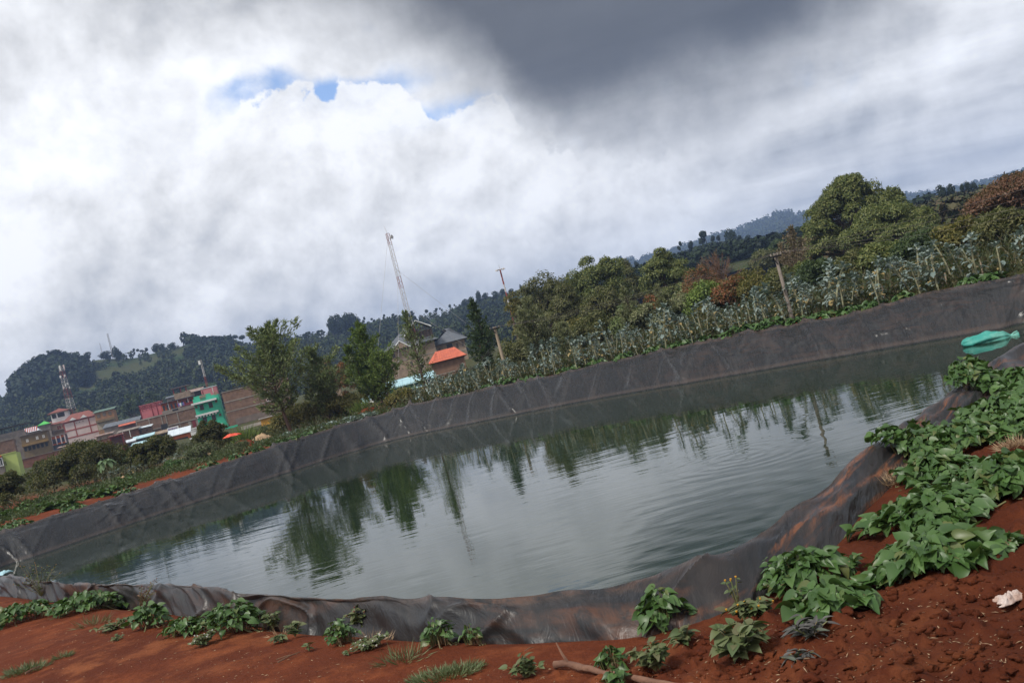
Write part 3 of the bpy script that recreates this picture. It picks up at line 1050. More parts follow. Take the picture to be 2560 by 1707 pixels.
def feather_tree(name, label, xt, yt, D, wpx, leaf, seed, bare=0.18, nb=46, leaders=1, lean=0.0, group=None, L=(0.15, 0.30), Wd=0.055,
                 bark=None, dens=34, cat='tree', hmin=1.5, up=0.6, fullness=1.0, zb=None):
    """loose tree: leaders carrying rising side branches dressed with leaf sprays"""
    rng = np.random.default_rng(seed)
    top = at(xt, yt, D)
    w = m(wpx, D)
    gz = gz1(top.x, D) if zb is None else zb
    H = max(hmin, top.z - gz)
    tr = MB()
    PV = []
    PA = []
    for q in range(leaders):
        off = Vector((rng.uniform(-0.42, 0.42) * w, rng.normal() * w * 0.22, 0)) if q else Vector((0, 0, 0))
        hq = H * (1.0 if q == 0 else rng.uniform(0.62, 0.88))
        cx, cy = rng.normal(size=2) * 0.04 * H
        lp = [Vector((lean * (t - 1) * H + off.x * t + cx * math.sin(t * 3), off.y * t + cy * math.sin(t * 2.6), hq * t - 0.1)) for t in np.linspace(0, 1, 9)]
        r0 = 0.016 * hq + 0.02
        tr.tube(lp, [r0 * (1 - 0.9 * t) + 0.006 for t in np.linspace(0, 1, 9)], 6)
        n_b = int(nb * (1.0 if q == 0 else 0.6))
        for b in range(n_b):
            u = (b + rng.uniform(0, 1)) / n_b
            u = u ** 0.9
            t = bare + (1 - bare) * u * 0.97
            k = min(int(t * 8), 7)
            p0 = lp[k].lerp(lp[k + 1], t * 8 - k)
            prof = (math.sin(min(1, (u + 0.10) * 1.35) * PI * 0.5) * (1 - u ** 1.6) + 0.12)
            ln = w * 0.5 * prof * rng.choice([0.35, 0.6, 0.85, 1.0, 1.25, 1.5]) * rng.uniform(0.85, 1.15) * (0.9 if q == 0 else 0.65)
            az = b * 2.4 + rng.normal() * 0.4
            el = R(12 + 38 * u + rng.normal() * 12) * up * 1.5
            dr = np.array([math.cos(az) * math.cos(el), math.sin(az) * math.cos(el), math.sin(el)])
            ts = np.linspace(0, 1, 5)
            bp = np.array(p0)[None, :] + dr[None, :] * (ts[:, None] * ln) + np.array([0, 0, 1.0])[None, :] * (ts[:, None] ** 2.2) * ln * 0.28
            tr.tube([Vector(x) for x in bp], [r0 * 0.28 * (1 - 0.85 * x) * (1 - 0.6 * u) + 0.004 for x in ts], 4, cap=False)
            nl = int(dens * (0.5 + ln / (w * 0.5 + 0.01)) * fullness)
            s = 1 - rng.uniform(0, 1, nl) ** 1.25 * 0.82
            ip = np.stack([np.interp(s, ts, bp[:, j]) for j in range(3)], 1)
            spread = ln * 0.17 + 0.05
            ip = ip + rng.normal(size=(nl, 3)) * spread * (1.15 - s)[:, None] * np.array([1, 1, 0.8])
            ax = dr[None, :] * 0.7 + runit(rng, nl) * 0.75 + np.array([0, 0, 0.25])
            PV.append(ip)
            PA.append(ax)
        nl = int(dens * 1.4)                     # plume at the tip of the leader
        s = rng.uniform(0.82, 1.0, nl)
        PV.append(np.array([tuple(lp[7].lerp(lp[8], max(0, (x - 0.82) / 0.18))) for x in s]) + rng.normal(size=(nl, 3)) * 0.05 * w * 0.5)
        PA.append(runit(rng, nl) * 0.6 + np.array([0, 0, 0.8]))
    P = np.concatenate(PV)
    Ax = np.concatenate(PA)
    V, Fq = cards(P, Ax, rng.uniform(L[0], L[1], len(P)), Wd * rng.uniform(0.7, 1.3, len(P)), rng)
    root = plant_at(name, (top.x, D, gz), label, cat, group)
    tr.build("trunk", bark or M_BARK, root)
    link("crown", arr_mesh("crown", V, Fq), leaf, root)
    return root


def lobe_tree(name, label, xt, yt, D, wpx, leaf, seed, lobes=40, per=240, L=(0.16, 0.3), Wd=0.075, env=None, trunk=0.2, group=None,
              cat='tree', bark=None, lobe_r=0.15, squash=0.85, flat_top=False, zb=None, limbs=True):
    """dense tree: leafy lobes over an uneven envelope, limbs showing in the gaps"""
    rng = np.random.default_rng(seed)
    top = at(xt, yt, D)
    w = m(wpx, D)
    gz = gz1(top.x, D) if zb is None else zb
    H = max(0.6, top.z - gz)
    if env is None:          # (x/w, z/H, rx/w, rz/H)
        env = [(0, 0.62, 0.36, 0.36), (-0.22, 0.5, 0.27, 0.28), (0.22, 0.48, 0.28, 0.28)]
    tr = MB()
    r0 = 0.022 * H + 0.03
    if trunk > 0:
        tr.tube([(0, 0, -0.2), (0.02 * w, 0, H * 0.25), (-0.01 * w, 0.02 * w, H * 0.5), (0, 0, H * 0.8)], [r0, r0 * 0.8, r0 * 0.55, r0 * 0.15], 7)
    P = []
    A = []
    FN = []
    for i in range(lobes):
        e = env[i % len(env)]
        dv = runit(rng, 1)[0]
        if dv[2] < -0.35:
            dv[2] *= -0.6
        rad = rng.uniform(0.72, 1.0) ** 0.6
        c = np.array([e[0] * w + dv[0] * e[2] * w * rad, dv[1] * e[2] * w * rad, e[1] * H + dv[2] * e[3] * H * rad])
        rl = lobe_r * w * rng.uniform(0.65, 1.25)
        c[2] = max(c[2] * (1 - rl * squash * 0.9 / H), rl * 0.5)
        if limbs and trunk > 0:
            b = np.array([0, 0, min(H * 0.75, max(H * trunk, c[2] * rng.uniform(0.35, 0.7)))])
            mm = (b + c) / 2 + np.array([0, 0, -0.04 * H])
            tr.tube([Vector(b), Vector(mm), Vector(c)], [r0 * 0.35, r0 * 0.2, r0 * 0.07], 4, cap=False)
        n = int(per * rng.uniform(0.7, 1.3))
        u = runit(rng, n)
        u[:, 2] = np.where(u[:, 2] < -0.25, -u[:, 2] * 0.7, u[:, 2])
        rr_ = rl * (0.55 + 0.5 * rng.uniform(0, 1, n) ** 0.7)
        P.append(c + u * rr_[:, None] * np.array([1, 1, squash]))
        A.append(np.cross(u, runit(rng, n)) + u * 0.35)
        FN.append(u + np.array([0, 0, 0.25]))
    P = np.concatenate(P)
    A = np.concatenate(A)
    # let the crown reach its traced height and width
    P[:, 2] *= H / np.percentile(P[:, 2], 99.7)
    P[:, 0] *= 0.5 * w / np.percentile(np.abs(P[:, 0]), 99.0)
    V, Fq = cards(P, A, rng.uniform(L[0], L[1], len(P)), Wd * rng.uniform(0.7, 1.3, len(P)), rng, 0.25, np.concatenate(FN))
    root = plant_at(name, (top.x, D, gz), label, cat, group)
    if trunk > 0:
        tr.build("trunk", bark or M_BARK, root)
        link("crown", arr_mesh("crown", V, Fq), leaf, root)
    else:
        tr.tube([(0, 0, -0.1), (0, 0, H * 0.4)], [0.03, 0.01], 5)
        for k in range(5):
            a = k * 1.3
            tr.tube([(0, 0, 0), (math.cos(a) * w * 0.15, math.sin(a) * w * 0.15, H * 0.45)], [0.02, 0.008], 4)
        tr.build("stem", bark or M_BARKD, root)
        link("foliage", arr_mesh("foliage", V, Fq), leaf, root)
    return root
# ------------------------------------------------------------------ hills
def hill(name, sky_px, D0, D1, mat, canopy=None, z0=6.0, seed=1, back=1.4, bump_=2.5, res=1.6, nrow=46):
    """a ridge of real depth whose crest follows the traced skyline; canopy = metres of trees standing on it"""
    pr = np.array([ray(x, y) for x, y in sky_px])
    o = np.argsort(pr[:, 0])
    r = np.arange(pr[:, 0].min() - 0.03, pr[:, 0].max() + 0.03, res / D1)
    sl = smooth1(np.interp(r, pr[o, 0], pr[o, 1]), 2)
    zr = EYE + sl * D1
    if canopy is not None:
        xs = np.array([p[0] for p in canopy])
        cv = np.array([p[1] for p in canopy])
        px = np.interp(r, pr[o, 0], np.array([sky_px[i][0] for i in o]))
        zr = zr - np.interp(px, xs, cv)
    rows = []
    for t in np.linspace(0, 1, nrow):
        D = D0 + (D1 - D0) * t
        z = z0 + (zr - z0) * t ** 1.15 - (2.5 if t == 0 else 0)
        z = z + (fbm(r * D * 0.03, D * 0.03 + r * 0, 3, seed) - 0.5) * bump_ * 2 * math.sin(PI * min(t, 0.985))
        rows.append(np.stack([r * D, np.full_like(r, D), z], 1))
    for t in np.linspace(0.1, 1, 8):
        D = D1 * (1 + (back - 1) * t)
        rows.append(np.stack([r * D1 * (1 + (back - 1) * t * 0.4), np.full_like(r, D), zr - (zr - z0 + 4) * t ** 1.5], 1))
    V = np.array(rows)
    me = arr_mesh(name, V.reshape(-1, 3), grid_faces(V.shape[0], V.shape[1])[:, ::-1], True)
    tag(link(name, me, mat), kind='structure')

    def surf(rq, t):
        """point on the front slope: azimuth ratio, 0..1 up the slope"""
        i = np.clip(t * (nrow - 1), 0, nrow - 1.001)
        k = i.astype(int)
        f = (i - k)[:, None]
        j = np.clip(np.searchsorted(r, rq) - 1, 0, len(r) - 2)
        g = ((rq - r[j]) / (r[j + 1] - r[j]))[:, None]
        Vr = V[:nrow]
        return (Vr[k, j] * (1 - g) + Vr[k, j + 1] * g) * (1 - f) + (Vr[k + 1, j] * (1 - g) + Vr[k + 1, j + 1] * g) * f
    return surf, r[0], r[-1]


def hillmat(name, a, b, c2, scale):
    mt, nt = newmat(name)
    tc = nt.new('ShaderNodeTexCoord').outputs['Object']
    n1 = nt.noise(nt.scalev(tc, (1, 0.5, 1.6)), scale, 4, 0.6)
    n2 = nt.noise(tc, scale * 6, 5, 0.65)
    c = nt.mix(nt.step(n1, 0.4, 0.6), a, b)
    c = nt.mix(nt.step(n2, 0.55, 0.7, 0, 0.7), c, c2)
    nt.put(nt.b.inputs['Base Color'], c)
    nt.b.inputs['Roughness'].default_value = 1.0
    nt.b.inputs['Specular IOR Level'].default_value = 0.05
    nt.put(nt.b.inputs['Normal'], nt.bump(n2, 0.8, 1.2))
    return mt


H1 = [(-400, 1010), (-120, 985), (0, 971), (22, 966), (28, 938), (40, 924), (82, 900), (122, 882), (152, 878), (180, 886), (207, 893), (234, 890), (275, 886),
      (300, 886), (340, 885), (381, 873), (436, 859), (463, 853), (490, 845), (525, 837), (566, 841), (599, 848), (640, 853), (687, 858),
      (725, 846), (812, 830), (902, 806), (948, 795), (1003, 787), (1044, 784), (1112, 772), (1145, 760), (1186, 745), (1213, 737), (1254, 730),
      (1295, 723), (1404, 699), (1450, 688), (1571, 672), (1680, 640)]
H2 = [(1380, 720), (1500, 690), (1571, 674), (1600, 655), (1663, 632), (1691, 625), (1737, 610), (1772, 597), (1813, 594), (1881, 600), (1949, 592), (2050, 570), (2200, 545), (2300, 520)]
H3 = [(1300, 760), (1440, 690), (1511, 658), (1535, 645), (1576, 650), (1609, 642), (1660, 630), (1712, 614), (1737, 604), (1772, 592), (1835, 576), (1854, 568), (1889, 555),
      (1920, 541), (1948, 530), (1961, 528), (1988, 531), (2010, 532), (2060, 520), (2130, 500), (2206, 490), (2247, 487), (2285, 486), (2328, 482), (2383, 473), (2437, 462), (2470, 450),
      (2500, 443), (2560, 430), (2760, 380)]
H4 = [(2020, 590), (2120, 560), (2200, 540), (2255, 520), (2279, 509), (2323, 500), (2337, 494), (2383, 482), (2437, 468), (2500, 459), (2560, 434), (2700, 392), (2900, 330)]
M_HILL = hillmat("hill_ground", (0.030, 0.052, 0.018), (0.058, 0.062, 0.026), (0.065, 0.045, 0.028), 0.018)
M_HILLF = hillmat("far_hill_ground", (0.022, 0.034, 0.016), (0.035, 0.045, 0.02), (0.045, 0.05, 0.025), 0.006)
s1_, a1_, b1_ = hill("hill", H1, 340, 620, M_HILL, [(0, 10), (205, 10), (230, 3), (470, 3), (500, 9.5), (560, 9), (600, 3), (800, 3), (900, 5), (1100, 5), (1150, 6.5), (1700, 7)], 8.5, 3)
s2_, a2_, b2_ = hill("hill", H2, 235, 380, M_HILL, [(1300, 7), (2300, 7)], 12, 5, nrow=30)
s3_, a3_, b3_ = hill("far_hill", H3, 900, 2000, M_HILLF, [(1300, 6), (2700, 6)], 10, 7, bump_=14, res=5, nrow=30)
s4_, a4_, b4_ = hill("slope", H4, 105, 235, M_HILL, [(2000, 3.6), (2900, 3.6)], 3.5, 9, bump_=0.8, res=1.2, nrow=40)


def unit_crown(rng, n, size=0.16, squash=1.0):
    """leafy crown of radius 1 with a few bulges"""
    bul = runit(rng, 5) * 0.45
    P = []
    A = []
    FNs = []
    for k in range(5):
        q = n // 5
        u = runit(rng, q)
        P.append(bul[k] + u * (0.42 + 0.22 * rng.uniform(0, 1, q))[:, None])
        A.append(np.cross(u, runit(rng, q)))
        FNs.append(u + np.array([0, 0, 0.3]))
    P = np.concatenate(P)
    A = np.concatenate(A)
    P[:, 2] *= squash
    return P, A, (size, np.concatenate(FNs))


PX = lambda x0, x1, y0, y1: (x0, x1, y0, y1)
FIELDS = [(214, 326, 893, 924), (228, 290, 940, 962), (318, 470, 860, 918), (722, 826, 828, 862), (1040, 1142, 790, 824), (600, 650, 852, 870), (840, 920, 842, 868), (960, 1030, 880, 905)]


def to_px(P):
    """world -> photo pixels"""
    X, Y, Z = P[:, 0], P[:, 1], P[:, 2] - EYE
    fy = Y * math.cos(PITCH) + Z * math.sin(PITCH)
    u = (-Y * math.sin(PITCH) + Z * math.cos(PITCH)) / fy
    r = X / fy
    a = r * math.cos(ROLL) - u * math.sin(ROLL)
    b = r * math.sin(ROLL) + u * math.cos(ROLL)
    return 1280 + a * F, 853.5 - b * F


def forest(name, surf, ra, rb, n, seed, size, mat, label, fields=True, per=70, card=0.34, tmin=0.0, dens=None):
    rng = np.random.default_rng(seed)
    rq = rng.uniform(ra, rb, n)
    t = rng.uniform(tmin, 1.0, n) ** 0.8
    C = surf(rq, t)
    x, y = to_px(C)
    keep = (x > -120) & (x < 2680)
    pn = fbm(C[:, 0] * 0.02, C[:, 1] * 0.02, 3, seed)
    keep &= pn > (0.36 if dens is None else dens)
    if fields:
        for x0, x1, y0, y1 in FIELDS:
            keep &= ~((x > x0) & (x < x1) & (y > y0) & (y < y1) & (rng.uniform(0, 1, n) < 0.88))
    C = C[keep]
    n = len(C)
    h = rng.uniform(size[0], size[1], n)
    protos = [unit_crown(rng, per, card) for _ in range(8)]
    Vs = []
    A = []
    S = []
    FN = []
    pick = rng.integers(0, 8, n)
    for k in range(8):
        ii = np.where(pick == k)[0]
        P, Ax, (s, Nf) = protos[k]
        a = rng.uniform(0, 2 * PI, len(ii))
        ca, sa = np.cos(a)[:, None], np.sin(a)[:, None]
        X = P[None, :, 0] * ca - P[None, :, 1] * sa
        Y = P[None, :, 0] * sa + P[None, :, 1] * ca
        rad_ = (h[ii] * 0.46)[:, None]
        Vs.append(np.stack([C[ii, 0:1] + X * rad_, C[ii, 1:2] + Y * rad_, C[ii, 2:3] + (h[ii] * 0.52)[:, None] + P[None, :, 2] * rad_ * 1.05], 2).reshape(-1, 3))
        A.append(np.broadcast_to(Ax[None], (len(ii),) + Ax.shape).reshape(-1, 3))
        Nx = Nf[None, :, 0] * ca - Nf[None, :, 1] * sa
        Ny = Nf[None, :, 0] * sa + Nf[None, :, 1] * ca
        FN.append(np.stack([Nx, Ny, np.broadcast_to(Nf[None, :, 2], Nx.shape)], 2).reshape(-1, 3))
        Tx = Ax[None, :, 0] * ca - Ax[None, :, 1] * sa
        Ty = Ax[None, :, 0] * sa + Ax[None, :, 1] * ca
        A[-1] = np.stack([Tx, Ty, np.broadcast_to(Ax[None, :, 2], Tx.shape)], 2).reshape(-1, 3)
        S.append(np.repeat(h[ii] * 0.46 * s, P.shape[0]))
    P = np.concatenate(Vs)
    A = np.concatenate(A)
    S = np.concatenate(S)
    V, Fq = cards(P, A, S * 1.7, S * 1.5, rng, 0.15, np.concatenate(FN))
    o = link(name, arr_mesh(name, V, Fq), mat)
    tag(o, label, "forest", kind='stuff')
    return o


forest("forest", s1_, a1_, b1_, 16000, 21, (2.6, 6.2), L_HILL, "dark woodland and scrub covering the hillside behind the town", per=45)
forest("forest", s2_, a2_, b2_, 4000, 23, (2.8, 6), L_HILLP, "dark wooded ridge rising behind the bare rust-coloured tree", False, per=60, dens=0.2)
forest("forest", s3_, a3_, b3_, 3000, 25, (9, 16), L_HILL, "hazy blue woodland on the most distant hills", False, per=26, card=0.5, tmin=0.4, dens=0.2)
forest("forest", s4_, a4_, b4_, 1500, 31, (1.6, 4.2), L_SCRUB, "mixed olive and brown scrub covering the right-hand slope", False, per=70, dens=0.25)
# the dense plantation on the left-hand summit
rngp = np.random.default_rng(5)
forest("forest", s1_, ray(28, 935)[0], ray(205, 895)[0], 620, 27, (8, 12.5), L_HILLP, "dense near-black plantation crowning the left-hand summit", False, per=90, card=0.30, tmin=0.62, dens=0.0)
forest("forest", s1_, ray(470, 850)[0], ray(565, 842)[0], 260, 28, (7, 11), L_HILLP, "dark copse on the middle summit of the town's hillside", False, per=90, card=0.30, tmin=0.70, dens=0.0)

# single trees that stand out on the skylines
FT = []
rngt = np.random.default_rng(77)
for k in range(5):
    c = MB()
    P, Ax, (s, Nf) = unit_crown(rngt, 480, 0.17)
    if k == 1:                       # tall ellipse
        P = P * np.array([1, 1, 1.0])
    if k == 2:                       # umbrella crown on a bare stem
        P = P * np.array([1, 1, 0.62]) + np.array([0, 0, 0.35])
    if k == 3:                       # ragged, two tiers
        P = np.concatenate([P[:290] * 0.62 + np.array([0.2, 0, 0.45]), P[290:] * 0.55 + np.array([-0.35, 0, -0.25])])
    P = P / np.abs(P).max(0) * np.array([0.5, 0.5, 0.36 if k in (2, 3) else 0.44]) + np.array([0, 0, 0.64 if k in (2, 3) else 0.56])
    V, Fq = cards(P, Ax, rngt.uniform(0.09, 0.17, len(P)), 0.11, rngt, 0.15, Nf)
    V = V[:, :]
    tb = MB()
    tb.tube([(0, 0, -0.15), (0.02, 0, 0.3), (0, 0, 0.8)], [0.035, 0.028, 0.01], 5)
    tv = np.array(tb.v)
    me = bpy.data.meshes.new("far_tree")
    fl = [tuple(int(i) for i in q) for q in Fq]
    me.from_pydata([tuple(p) for p in V], [], fl)
    me.materials.append(L_HILLP)
    me.update()
    tm = bpy.data.meshes.new('trunk')
    tm.from_pydata(tb.v, [], tb.f)
    tm.materials.append(M_BARKD)
    tm.update()
    FT.append((me, tm))


def far_tree(name, label, x, ytop, wpx, hpx, D, kind, group=None):
    p = at(x, ytop, D)
    o = bpy.data.objects.new(name, FT[kind][0])
    COL.objects.link(o)
    tk = bpy.data.objects.new('trunk', FT[kind][1])
    COL.objects.link(tk)
    tk.parent = o
    h = m(hpx, D) * 1.03
    w_ = m(wpx, D)
    o.location = (p.x, D, p.z - h)
    o.scale = (w_, w_, h)
    o.rotation_euler = (0, 0, x * 0.7)
    tag(o, label, "tree", group)
    return o


G = "single trees on the skyline"
far_tree("hill_tree", "tall dark oval tree below the thin mast on the hilltop", 288, 864, 24, 44, 600, 1, G)
far_tree("hill_tree", "round dark tree on the hilltop right of the plantation", 217, 880, 24, 22, 600, 0, G)
far_tree("hill_tree", "low bush-like tree left of the tall oval hilltop tree", 262, 878, 32, 20, 610, 0, G)
for x, y, w_, h_ in ((333, 871, 8, 15), (343, 872, 8, 13), (354, 874, 12, 12), (365, 869, 9, 18)):
    far_tree("hill_tree", "small thin tree in the gap of the skyline between the two summits", x, y, w_, h_, 612, 2, "small trees between the summits")
for x, y, w_, h_ in ((388, 859, 22, 24), (404, 859, 24, 22), (431, 856, 22, 20)):
    far_tree("hill_tree", "bushy tree at the left end of the middle summit", x, y, w_, h_, 610, 0, "bushy trees left of the middle summit")
for x, y, w_, h_ in ((575, 835, 5, 20), (587, 837, 16, 18), (603, 838, 18, 20), (628, 846, 8, 12), (638, 848, 8, 10)):
    far_tree("hill_tree", "spindly tree on the skyline right of the middle summit", x, y, w_, h_, 610, 2, "spindly trees right of the middle summit")
for x, y, w_, h_ in ((697, 834, 30, 44), (715, 836, 30, 44)):
    far_tree("hill_tree", "broad dark tree on the skyline behind the tall wattle", x, y, w_, h_, 590, 0, "pair of broad dark skyline trees")
for x, y, w_, h_ in ((740, 838, 18, 16), (757, 835, 20, 17), (772, 829, 14, 20), (792, 827, 20, 16), (805, 824, 14, 16)):
    far_tree("hill_tree", "small tree along the ridge left of the big flat-topped grove", x, y, w_, h_, 612, 3, "small trees left of the flat-topped grove")
for i, (x, y, w_, h_) in enumerate(((822, 790, 34, 52), (840, 786, 36, 54), (858, 782, 36, 54), (876, 783, 36, 54), (890, 790, 28, 48), (832, 800, 34, 42), (866, 796, 36, 44))):
    far_tree("grove_tree", "dark tree in the flat-topped grove that breaks the skyline", x, y, w_, h_, 570 + i * 3, 0 if i % 2 else 1, "grove that breaks the skyline")
for x, y, w_, h_ in ((908, 793, 10, 20), (930, 795, 12, 14), (960, 786, 12, 16), (984, 784, 16, 14), (1012, 780, 12, 14), (1030, 777, 14, 15), (1065, 774, 10, 16), (1088, 771, 12, 14), (1100, 769, 10, 13), (1123, 761, 8, 16), (1136, 760, 8, 14)):
    far_tree("hill_tree", "small tree in the row along the ridge behind the guyed mast", x, y, w_, h_, 612, 2 if x % 2 else 3, "row of trees on the ridge behind the mast")
for i, (x, y, w_, h_) in enumerate(((1160, 748, 22, 24), (1176, 742, 22, 26), (1191, 726, 17, 36), (1212, 732, 22, 22), (1235, 728, 22, 20), (1256, 722, 22, 24), (1276, 722, 18, 20), (1300, 711, 8, 22), (1418, 684, 12, 22))):
    far_tree("hill_tree", ("pointed dark tree standing highest on the ridge near the floodlight mast" if i == 2 else "dark tree on the ridge beside the floodlight mast"), x, y, w_, h_, 600, 1 if i == 2 else 0, None if i == 2 else "dark trees on the ridge by the floodlight mast")
far_tree("hill_tree", "small dark tree at the left tip of the dark wooded ridge", 1590, 652, 15, 24, 375, 1, G)
far_tree("hill_tree", "slim tree with a tufted top standing alone on the wooded ridge", 1697, 605, 15, 30, 375, 3, G)
far_tree("hill_tree", "wide-crowned tall tree on the wooded ridge", 1758, 578, 36, 44, 370, 3, G)
far_tree("hill_tree", "tall blocky tree at the crest of the wooded ridge", 1821, 570, 30, 48, 370, 1, G)
for x, y, w_, h_ in ((1725, 603, 16, 22), (1780, 589, 14, 18), (1795, 588, 14, 16), (1848, 588, 18, 20), (1868, 588, 18, 22), (1900, 592, 14, 16), (1920, 590, 14, 14), (1946, 586, 14, 22)):
    far_tree("hill_tree", "low tree along the top of the dark wooded ridge", x, y, w_, h_, 376, 0, "low trees along the wooded ridge")
for x, y, w_, h_ in ((2347, 463, 27, 42), (2372, 461, 26, 42)):
    far_tree("slope_tree", "dark domed tree of the pair on the right-hand slope", x, y, w_, h_, 226, 0, "pair of dark domed trees on the right-hand slope")
for x, y, w_, h_ in ((2401, 460, 15, 26), (2416, 452, 16, 32), (2430, 454, 16, 30)):
    far_tree("slope_tree", "dark pointed tree right of the domed pair on the slope", x, y, w_, h_, 228, 1, "pointed trees on the right-hand slope")
for x, y, w_, h_ in ((2512, 434, 26, 28), (2536, 428, 20, 24), (2552, 426, 16, 22)):
    far_tree("slope_tree", "dark tree at the top right of the slope", x, y, w_, h_, 228, 0, "dark trees at the top right of the slope")
for x, y, w_, h_ in ((2282, 497, 14, 20), (2323, 489, 14, 18)):
    far_tree("slope_tree", "small pale-stemmed tree left of the domed pair", x, y, w_, h_, 224, 3, "small trees left of the domed pair")

# ------------------------------------------------------------------ air
hb = MB()
hb.box((0, 1000, 118), (5200, 3600, 244))
mh = bpy.data.materials.new("haze")
mh.use_nodes = True
mh.node_tree.nodes.clear()
n_ = NT(mh.node_tree)
ho = n_.new('ShaderNodeOutputMaterial')
pv = n_.new('ShaderNodeVolumePrincipled')
pv.inputs['Color'].default_value = (0.40, 0.56, 0.92, 1)
pv.inputs['Density'].default_value = 0.00027
n_.l.new(pv.outputs[0], ho.inputs['Volume'])
hz = hb.build("haze", mh)
tag(hz, kind='stuff')
# ------------------------------------------------------------------ trees standing beyond the pond
feather_tree("wattle_tree", "tall loose wattle with a bare leaning trunk in front of the long brick wall", 668, 822, 66, 255, L_WATTLE, 101, bare=0.22, nb=70, leaders=1, lean=0.02,
             L=(0.20, 0.42), Wd=0.085, dens=95, fullness=1.5)
feather_tree("wattle_tree", "dense shorter wattle right of the tall leaning one", 775, 872, 68, 170, L_WATTLE, 102, bare=0.16, nb=54, leaders=3, L=(0.2, 0.4), Wd=0.08, dens=50, fullness=1.2)
feather_tree("wattle_tree", "bright green bushy wattle with a pointed top behind the crooked bare stem", 892, 806, 72, 125, L_WATTLEG, 103, bare=0.12, nb=58, leaders=3, L=(0.2, 0.42), Wd=0.085, dens=70, fullness=1.3)
feather_tree("wattle_tree", "lower bright green wattle on thin twin stems, in front of the bushy one", 935, 880, 70, 130, L_WATTLEG, 104, bare=0.30, nb=44, leaders=3, L=(0.15, 0.28), Wd=0.07, dens=52)
feather_tree("wattle_tree", "thin open wattle growing in front of the guyed mast", 1012, 776, 68, 110, L_WATTLE, 105, bare=0.12, nb=40, leaders=2, L=(0.15, 0.30), Wd=0.07, dens=40)
feather_tree("dark_tree", "narrow dark tree beside the timber power pole", 1176, 748, 74, 74, L_DARK, 106, bare=0.10, nb=54, leaders=2, L=(0.18, 0.34), Wd=0.10, dens=48)
feather_tree("wattle_tree", "pale feathery wattle just right of the timber power pole", 1312, 742, 64, 110, L_PALE, 107, bare=0.05, nb=60, leaders=4, L=(0.18, 0.34), Wd=0.06, dens=52, fullness=1.2)
feather_tree("wattle_tree", "small pale green wattle between the pale feathery one and the kale rows", 1398, 808, 60, 74, L_PALE, 108, bare=0.05, nb=40, leaders=3, L=(0.15, 0.28), Wd=0.055, dens=46)
feather_tree("wattle_tree", "slim pale plumed sapling in front of the eucalypts", 1555, 715, 58, 70, L_PALE, 109, bare=0.05, nb=36, leaders=3, L=(0.15, 0.3), Wd=0.055, dens=42)
feather_tree("wattle_tree", "dull pale plumed shrub under the round eucalyptus", 1640, 712, 58, 66, L_PALE, 110, bare=0.05, nb=36, leaders=3, L=(0.15, 0.3), Wd=0.055, dens=42)

E1 = [(0.0, 0.62, 0.30, 0.36), (-0.25, 0.52, 0.24, 0.30), (0.26, 0.55, 0.24, 0.34), (0.05, 0.35, 0.42, 0.26)]
lobe_tree("eucalyptus", "brownish leafy eucalyptus beside the floodlight mast, leftmost of the grove", 1345, 692, 98, 170, L_EUCB, 201, 60, 260, env=E1, L=(0.2, 0.4), Wd=0.11, lobe_r=0.13)
lobe_tree("eucalyptus", "small rust-tipped eucalyptus at the foot of the floodlight mast", 1273, 735, 84, 46, L_OLIVE, 202, 26, 160, env=[(0, 0.6, 0.4, 0.38), (0.1, 0.3, 0.4, 0.25)], lobe_r=0.22)
lobe_tree("eucalyptus", "eucalyptus with yellow-green rounded tops, tallest left of the dark wooded ridge", 1478, 645, 96, 150, L_EUC, 203, 62, 260,
          env=[(0.02, 0.70, 0.26, 0.27), (-0.22, 0.58, 0.24, 0.28), (0.24, 0.60, 0.24, 0.26), (0, 0.38, 0.45, 0.30)], L=(0.2, 0.38), Wd=0.11, lobe_r=0.13)
lobe_tree("eucalyptus", "dark eucalyptus filling the gap between the two yellow-topped ones", 1548, 655, 104, 95, L_EUCB, 204, 40, 220, L=(0.2, 0.38), Wd=0.11)
lobe_tree("eucalyptus", "pointed olive eucalyptus standing left of the bare rust-coloured tree", 1645, 626, 92, 122, L_EUC, 205, 64, 240,
          env=[(0.02, 0.74, 0.20, 0.24), (-0.14, 0.56, 0.26, 0.26), (0.18, 0.52, 0.28, 0.26), (0, 0.3, 0.46, 0.26)], L=(0.2, 0.38), Wd=0.11, lobe_r=0.13)
lobe_tree("eucalyptus", "brown-green eucalyptus in front of the yellow-topped ones", 1405, 715, 84, 105, L_EUCB, 206, 44, 220, L=(0.18, 0.34), Wd=0.09)
lobe_tree("eucalyptus", "low dark eucalyptus below the pointed olive one", 1500, 720, 76, 120, L_EUCB, 207, 46, 220, L=(0.18, 0.34), Wd=0.09)
BIG = [(0.0, 0.90, 0.09, 0.08), (-0.09, 0.78, 0.13, 0.12), (0.12, 0.77, 0.14, 0.12), (-0.25, 0.68, 0.12, 0.14), (0.27, 0.60, 0.13, 0.14), (-0.33, 0.47, 0.14, 0.14), (0.36, 0.42, 0.13, 0.16),
       (0.0, 0.56, 0.26, 0.22), (-0.34, 0.24, 0.14, 0.18), (0.33, 0.2, 0.15, 0.18), (0.0, 0.28, 0.30, 0.2), (-0.12, 0.6, 0.2, 0.2)]
lobe_tree("eucalyptus", "biggest eucalyptus, its tall double crown breaking the skyline right of the concrete pole", 2112, 444, 88, 285, L_EUC, 208, 190, 260, env=BIG, L=(0.2, 0.42), Wd=0.12, lobe_r=0.070)
